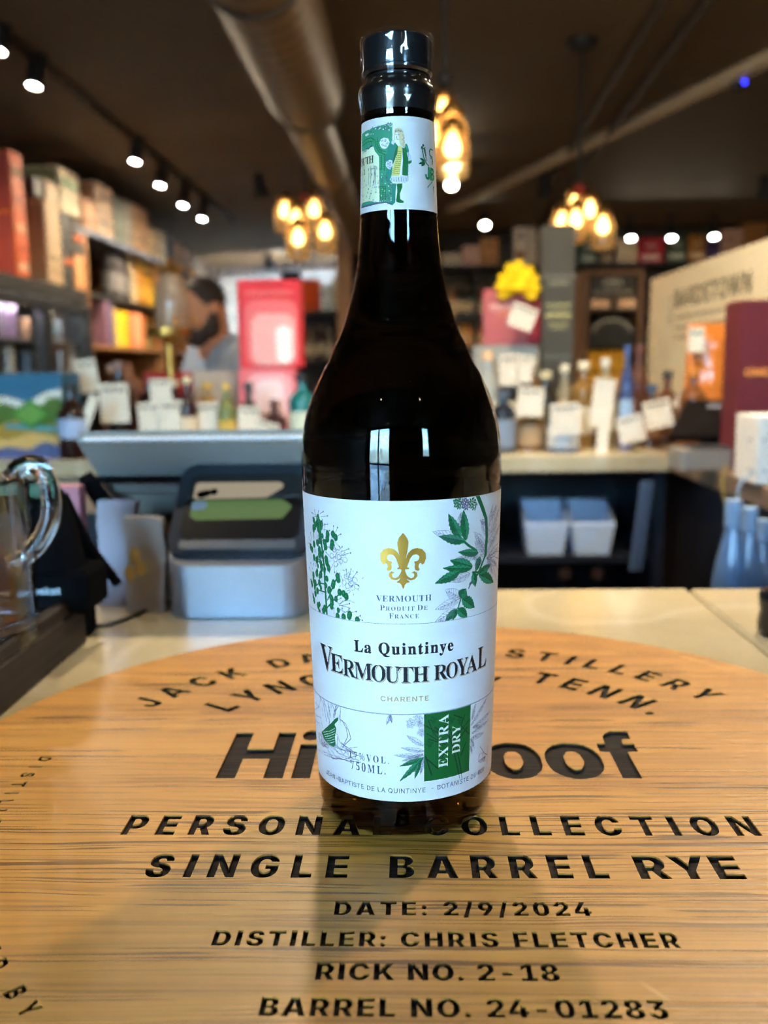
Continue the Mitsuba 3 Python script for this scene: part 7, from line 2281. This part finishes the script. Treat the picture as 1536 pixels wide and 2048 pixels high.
part('beard', man, blob(bj, [('a', 'b'), ('a', 'c'), ('b', 'd'), ('c', 'e'), ('a', 'b', 'c'), ('f', 'a'), ('g', 'a'), ('f', 'h'), ('g', 'h')], {'a': .040, 'b': .039, 'c': .039, 'd': .022, 'e': .022, 'm': .014, 'f': .014, 'g': .014, 'h': .009}, .012, 4), paint(48, 36, 30), smooth=True, label='full dark beard')
part('mouth', man, blob({'a': HD(.092, .020, -.056), 'b': HD(.096, 0, -.055), 'c': HD(.092, -.020, -.056)}, [('a', 'b'), ('b', 'c')], {'a': .005, 'b': .007, 'c': .005}, .006, 2), paint(158, 92, 80), smooth=True)
for s_ in (-1, 1):
    part('eye', man, mv(trimesh.creation.icosphere(2, .011), *HD(.083, s_ * .031, .005)), paint(60, 46, 40, 'gloss'), smooth=True)
    part('eyebrow', man, blob({'a': HD(.086, s_ * .018, .026), 'b': HD(.074, s_ * .048, .024)}, [('a', 'b')], {'a': .006, 'b': .005}, .006, 2), paint(44, 32, 28), smooth=True)

# ------------------------------------------------------------------ ceiling: duct, pipes, pendants, camera
t = thing('spiral_duct', 'large brown grey spiral air duct along the ceiling', 'duct')


def duct_tex(p, n, uv):
    s_ = smoothstep(.35, .5, dr.abs(p.y / .085 + dr.atan2(p.z - 1.265, p.x + .42) / (2 * PI) - dr.floor(p.y / .085 + dr.atan2(p.z - 1.265, p.x + .42) / (2 * PI)) - .5))
    return mix(srgb(104, 86, 62), srgb(78, 64, 46), s_)


mat('duct', mikit.proc(duct_tex), .5, .4)
c0, c1 = at(590, 100, 3.0), at(716, 480, 8.6)
dx = lambda Y: c0 + (c1 - c0) * (Y - 3.0) / 5.6
ys = np.arange(1.6, 8.5, .0425)
pts = np.array([[-.405, y, CEIL - .185] for y in ys if y < 3.85])
part('pipe', t, tube(pts, .150 + .0035 * (np.arange(len(pts)) % 2), 40), 'mat_duct', smooth=50)
pt2 = np.array([[-.435, y, CEIL - .185] for y in ys if y > 3.98])
part('narrow_pipe', t, tube(pt2, .098 + .003 * (np.arange(len(pt2)) % 2), 36), 'mat_duct', smooth=50)
part('reducer', t, tube([[-.405, 3.80, CEIL - .185], [-.405, 3.86, CEIL - .185], [-.435, 4.02, CEIL - .185], [-.435, 4.06, CEIL - .185]], [.156, .156, .103, .103], 40), paint(92, 76, 56), smooth=40)
for y, x_, r_ in ((2.6, -.405, .157), (5.4, -.435, .104), (7.4, -.435, .104)):
    q = [x_, y, CEIL - .185]
    part('hanger', t, cat([tube([[x_ + s_ * r_, y, CEIL - .185], [x_ + s_ * r_, y, CEIL - .001]], .004, 6) for s_ in (-1, 1)] + [tube(np.array([[x_ + r_ * math.cos(a), y, q[2] + r_ * math.sin(a)] for a in np.linspace(PI, 2 * PI, 17)]), .006, 6)]), paint(60, 54, 46))
for px0, py0, px1, py1, rr, lb in ((1420, 0, 1180, 318, .016, 'dark conduit running along the ceiling towards the right pendant'), (1330, 0, 1172, 250, .012, 'thin dark conduit beside the thicker one on the ceiling')):
    d0, d1 = at(px0, py0, 1.0), at(px1, py1, 1.0)
    zc = CEIL - .03
    a = EYE + (d0 - EYE) * ((zc - .2) / (d0[2] - .2)); b = EYE + (d1 - EYE) * ((zc - .2) / (d1[2] - .2))
    one('ceiling_conduit', tube([a - (b - a) * .3, b + (b - a) * 1.2], rr, 12), paint(44, 38, 32), lb, 'pipe', smooth=40)
d0, d1 = at(1560, 118, 1.0), at(900, 425, 1.0)
zc = CEIL - .045
a = EYE + (d0 - EYE) * ((zc - .2) / (d0[2] - .2)); b = EYE + (d1 - EYE) * ((zc - .2) / (d1[2] - .2))
one('ceiling_batten', tm(m3d.Manifold.hull_points(np.array([p_ + [o, 0, h] for p_ in (a - (b - a) * .12, b) for o in (-.035, .035) for h in (-.0, .044)]))), paint(176, 160, 130), 'pale streak built as a batten crossing the ceiling on the right', 'batten')  # solid bar stands in for a pale streak on the ceiling
p = at(380, 527, 11.6); q = at(700, 523, 9.8)
one('ceiling_pipe', tube([at(330, 552, 11.4), at(690, 520, 11.4)], .035, 12), paint(50, 46, 44), 'dark pipe under the ceiling before the far white wall', 'pipe', smooth=40)
t = thing('security_camera', 'small white dome camera with a blue light on the ceiling at the right', 'camera')
d0 = at(1474, 168, 1.0); zc = CEIL - .06
c = EYE + (d0 - EYE) * ((zc - .2) / (d0[2] - .2))
part('mount', t, lathe([(0, .06), (.035, .06), (.035, .045), (.022, .035), (.022, .01)], 24, c[0], c[1], c[2]), paint(220, 214, 206), smooth=40)
part('ball', t, mv(trimesh.creation.icosphere(3, .028), c[0], c[1], c[2] - .005), paint(30, 28, 30, 'gloss'), smooth=True)
part('indicator', t, mv(trimesh.creation.icosphere(2, .010), c[0] + .026, c[1] - .018, c[2] + .002), paint(60, 60, 220), smooth=True, emitter=glow((.02, .03, 1.0), 6, .01))


def bulb_mesh(): return lathe([(0, -.052), (.014, -.050), (.024, -.040), (.028, -.024), (.024, -.006), (.014, .012), (.012, .022), (0, .022)], 20)


scene['jar_glass'] = {'type': 'principledthin', 'base_color': rgb((1.0, .80, .50)), 'roughness': .08, 'spec_trans': .86, 'diff_trans': 1.2, 'eta': 1.5}


def jar_mesh(): return lathe([(.0, -.105), (.030, -.105), (.044, -.098), (.048, -.085), (.048, -.015), (.040, .006), (.034, .012), (.034, .03)], 28)


def pendant(spec, Y, stem, label, red=None, k=1.0):
    t = thing('pendant_cluster', label, 'pendant lamp')
    sx = at(stem[0], stem[1], Y)
    top = np.array([sx[0], sx[1], CEIL])
    part('canopy', t, lathe([(0, -.03), (.05, -.03), (.06, -.012), (.06, 0), (0, 0)], 24, top[0], top[1], CEIL), DARK, smooth=40)
    part('rod', t, tube([top - [0, 0, .02], sx], .007, 8), DARK, smooth=40)
    part('hub', t, mv(trimesh.creation.icosphere(2, .024), *sx), paint(150, 44, 30) if red else DARK, smooth=True, label='red hub' if red else None)
    for px, py, dy in spec:
        q = at(px, py, Y + dy * k)
        part('cord', t, tube(smooth_profile([tuple(sx), tuple((sx + q) / 2 + [0, 0, .03 + .03 * abs(dy)]), tuple(q + [0, 0, .055 * k])], 4), .0035, 6), DARK, smooth=40)
        part('socket', t, mv(lathe([(0, .065), (.010, .065), (.018, .055), (.036, .034), (.036, .020), (.012, .018)], 20), *q, s=k), 'mat_brass', smooth=40)
        j = part('jar', t, mv(jar_mesh(), *q, s=k), 'jar_glass', smooth=40, label='clear glass jar shade')
        part('bulb', j, mv(bulb_mesh(), *q, s=k * .85), paint(255, 230, 190), smooth=True, emitter=glow((1.0, .66, .28), 13, .15))


pendant([(592, 432, -.12), (596, 468, -.16), (650, 455, -.05), (628, 412, .18), (570, 415, .10)], 5.1, (608, 396), 'left pendant cluster of glass jars with glowing bulbs', True, 1.25)
pendant([(903, 248, -.08), (905, 282, -.14), (886, 214, .22), (868, 262, .10)], 2.9, (890, 160), 'middle pendant cluster of glass jars half hidden by the bottle neck')
pendant([(1124, 436, .05), (1152, 432, -.05), (1180, 412, .10), (1206, 444, -.14), (1150, 400, .24)], 3.9, (1158, 380), 'right pendant cluster of glass jars with glowing bulbs', True)
# spots of the far tracks that the picture shows
for i, (px, py, zc) in enumerate(((905, 327, CEIL - .12), (903, 370, CEIL - .12), (970, 450, CEIL - .14))):
    d0 = at(px, py, 1.0); c = EYE + (d0 - EYE) * ((zc - .2) / (d0[2] - .2))
    spotlight(c, (.0, -.75, -.8), ['round glowing spotlight below the middle pendant, upper of two', 'round glowing spotlight below the middle pendant, lower of two', 'single pale spotlight right of the bottle neck'][i], power=(160, 160, 60)[i], rad=.036)
for i, (px, py) in enumerate(((1262, 476), (1343, 476), (1428, 473))):
    d0 = at(px, py, 8.2)
    spotlight(d0, (0, -.45, -1), ['left of the three spotlights over the far red and green cartons', 'middle of the three spotlights over the far red and green cartons', 'right of the three spotlights over the far red and green cartons'][i], power=900, rad=.034)

# ------------------------------------------------------------------ far shelves at the back right
t = thing('back_shelving', 'black shelving on the far back wall with cartons and bottles', 'shelves')
YB = 8.90
zr = [at(1000, y, YB)[2] for y in (530, 634, 692)]
for z in zr: part('board', t, box(-.60, WALL_RX - .03, YB - .04, BACK_R - .002, z - .04, z, .003), paint(30, 26, 24))
for x in (-.58, .62, 1.8, 3.0): part('upright', t, box(x - .02, x + .02, YB - .02, BACK_R - .003, FLOOR, zr[0] + .0), paint(34, 30, 27))
one('wood_post', box(-.66, -.53, YB - .30, YB - .20, FLOOR, CEIL - .03), 'mat_pine', 'brown wooden post just left of the bottle neck', 'post')
ts = thing('far_shelf', 'black shelf before the far white wall with an orange box', 'shelves')
zf = at(640, 622, 9.0)[2]
part('board', ts, box(-1.20, -.68, 8.95, 9.25, zf - .05, zf, .003), paint(36, 34, 34))
part('panel', ts, box(-1.20, -.68, 9.22, 9.25, FLOOR, zf - .05), paint(42, 38, 44))
for x in (-1.19, -.71): part('upright', ts, box(x, x + .03, 8.97, 9.2, FLOOR, zf - .05), paint(36, 34, 34))
for px0, px1, yt, c, lb in ((563, 598, 543, (40, 44, 62), 'dark navy carton on the far shelf'), (600, 637, 560, (222, 76, 12), 'orange red carton on the far shelf'), (642, 662, 570, (226, 220, 210), 'white round-shouldered carton on the far shelf'), (666, 690, 556, (206, 178, 122), 'beige carton on the far shelf')):
    tt, r = carton('shelf_carton', px0, px1, yt, 8.98, c, lb, .2, zf + .0005, group='cartons on the far shelf')
    panel(tt, r, 8.98, .15, .85, .1, .25, tuple(int(v * .8) for v in c), 'print_band')
for i, px in enumerate((606, 622, 640, 658, 676)):
    bottle(px, 652 + (i % 2) * 6, 8.99, .038, ('wine', 'spirit')[i % 2], [(90, 46, 26), (120, 96, 70), (70, 40, 40), (130, 110, 80), (60, 60, 66)][i], (190, 170, 140), (150, 120, 90), ['red brown bottle far behind the pink boxes', 'tan bottle far behind the pink boxes', 'maroon bottle low behind the far shelf front', 'pale bottle low behind the far shelf front', 'grey bottle beside the wooden post'][i], base=zf - .46)
part('board', ts, box(-1.20, -.68, 8.93, 9.22, zf - .50, zf - .461, .003), paint(36, 34, 34))
for px0, px1, yt, c, lb, pr in ((884, 922, 506, (196, 176, 150), 'low pale carton', None), (926, 958, 491, (214, 170, 150), 'pinkish carton', (190, 130, 110)), (960, 997, 476, (186, 130, 76), 'tan brown carton', (150, 100, 56)), (1000, 1024, 484, (44, 36, 32), 'dark carton', None), (1028, 1054, 446, (222, 206, 186), 'tall white carton with brown squares', (140, 90, 60)), (1056, 1074, 450, (206, 186, 160), 'tall beige carton', None),
                                (1158, 1196, 480, (52, 70, 52), 'dark green carton with white print', (170, 176, 160)), (1200, 1230, 486, (96, 76, 60), 'brown carton with a pale foot', (190, 160, 130)), (1236, 1275, 478, (224, 196, 160), 'cream carton', (206, 176, 140)), (1278, 1328, 476, (186, 30, 42), 'red carton with white print', (226, 190, 180)), (1333, 1376, 470, (50, 62, 44), 'big dark green carton with white print', (186, 186, 166)), (1379, 1411, 470, (186, 120, 44), 'amber carton with pale print', (226, 200, 160)), (1414, 1440, 474, (66, 44, 84), 'violet carton', None), (1444, 1486, 458, (176, 134, 112), 'pinkish brown carton', (150, 104, 84)), (1490, 1536, 440, (146, 92, 44), 'brown carton at the right end', None)):
    tt, r = carton('shelf_carton', px0, px1, yt, YB + .02, c, lb + ' on the far top shelf', .22, zr[0] + .0005, group='cartons on the far top shelf')
    if pr:
        panel(tt, r, YB + .02, .15, .85, .12, .34, pr, 'print_panel'); panel(tt, r, YB + .02, .3, .7, .62, .74, pr, 'print_band')
for i, px in enumerate((884, 904, 918, 933, 948, 962)):
    c = [(60, 40, 26), (196, 130, 50), (30, 26, 24), (40, 36, 30), (60, 96, 70), (120, 50, 34)][i]
    bottle(px, 566 + 5 * (i % 2), YB + .06, .031, ('spirit', 'squat', 'wine')[i % 3], c, (206, 180, 140), (120, 96, 70), ['brown', 'bright amber', 'black', 'dark', 'green', 'red brown'][i] + ' bottle on the far second shelf', base=zr[1] + .0005, group='bottles on the far second shelf')
for i, px in enumerate((912, 924, 936, 948, 960)):
    bottle(px, 644, YB + .06, .027, ('spirit', 'wine')[i % 2], [(190, 120, 46), (206, 150, 70), (226, 150, 60), (196, 126, 60), (176, 100, 44)][i], (222, 180, 130), (160, 120, 80), ['golden', 'honey coloured', 'orange amber', 'amber', 'copper coloured'][i] + ' bottle on the far third shelf', base=zr[2] + .0005, group='bottles on the far third shelf')
# dark wooden display stand
t = thing('display_stand', 'dark wooden display stand with a black arched sign and amber panels', 'display stand')
YD = 5.3
p0, p1 = at(1163, 745, YD), at(1290, 538, YD)
x0, x1, z1 = p0[0], p1[0], p1[2]
part('back_panel', t, box(x0 + .02, x1 - .02, YD + .30, YD + .32, FLOOR, z1 - .02), paint(40, 32, 26))
for nm, b in (('side_post', box(x0, x0 + .035, YD, YD + .33, FLOOR, z1, .003)), ('side_post', box(x1 - .035, x1, YD, YD + .33, FLOOR, z1, .003)), ('top_board', box(x0 + .035, x1 - .035, YD, YD + .3, z1 - .03, z1, .003)), ('plinth', box(x0 + .035, x1 - .035, YD, YD + .3, FLOOR, FLOOR + .25, .003))):
    part(nm, t, b, paint(104, 72, 48))
zz = lambda y: at(1226, y, YD)[2]
part('head_sign', t, box(x0 + .04, x1 - .04, YD + .02, YD + .035, zz(590), zz(542)), paint(52, 46, 40), label='black head sign')
ce = at(1228, 564, YD)
for k in range(6): part('sign_bar', t, box(ce[0] - .055 + k * .019, ce[0] - .045 + k * .019, YD + .018, YD + .02, ce[2] - .03 + .006 * abs(k - 2.5), ce[2] + .03 - .006 * abs(k - 2.5)), paint(180, 168, 150))
part('sign_line', t, box(x0 + .06, x1 - .06, YD + .018, YD + .02, zz(586), zz(581)), paint(140, 128, 110))
for a, b in ((1184, 1220), (1238, 1272)):
    part('price_card', t, box(at(a, 600, YD)[0], at(b, 600, YD)[0], YD + .012, YD + .016, zz(616), zz(598)), paint(226, 178, 136))
part('card_rail', t, box(x0 + .035, x1 - .035, YD + .016, YD + .05, zz(622), zz(592)), paint(78, 56, 42))
xm, wd = (x0 + x1) / 2, (x1 - x0) / 2 - .045
arch = Polygon([(wd * math.cos(a), (zz(632) - zz(664)) * math.sin(a)) for a in np.linspace(0, PI, 30)] + [(-wd, zz(694) - zz(664)), (wd, zz(694) - zz(664))])
decal(arch, face_frame([xm, YD + .030, zz(664)], (1, 0, 0), (0, 0, 1)), .012, paint(46, 42, 36), 'arched_sign', t, 'black arched sign')
ring_ = arch.buffer(-.012).difference(arch.buffer(-.028)).intersection(sbox(-1, .0, 1, 1))
decal(ring_, face_frame([xm, YD + .018, zz(664)], (1, 0, 0), (0, 0, 1)), .002, paint(150, 142, 124), 'arch_line', t)
for y0, y1 in ((700, 745), (746, 790)):
    part('amber_panel', t, box(x0 + .04, x1 - .08, YD + .05, YD + .07, zz(y1 - 2), zz(y0)), paint(214, 150, 30), label='amber panel')
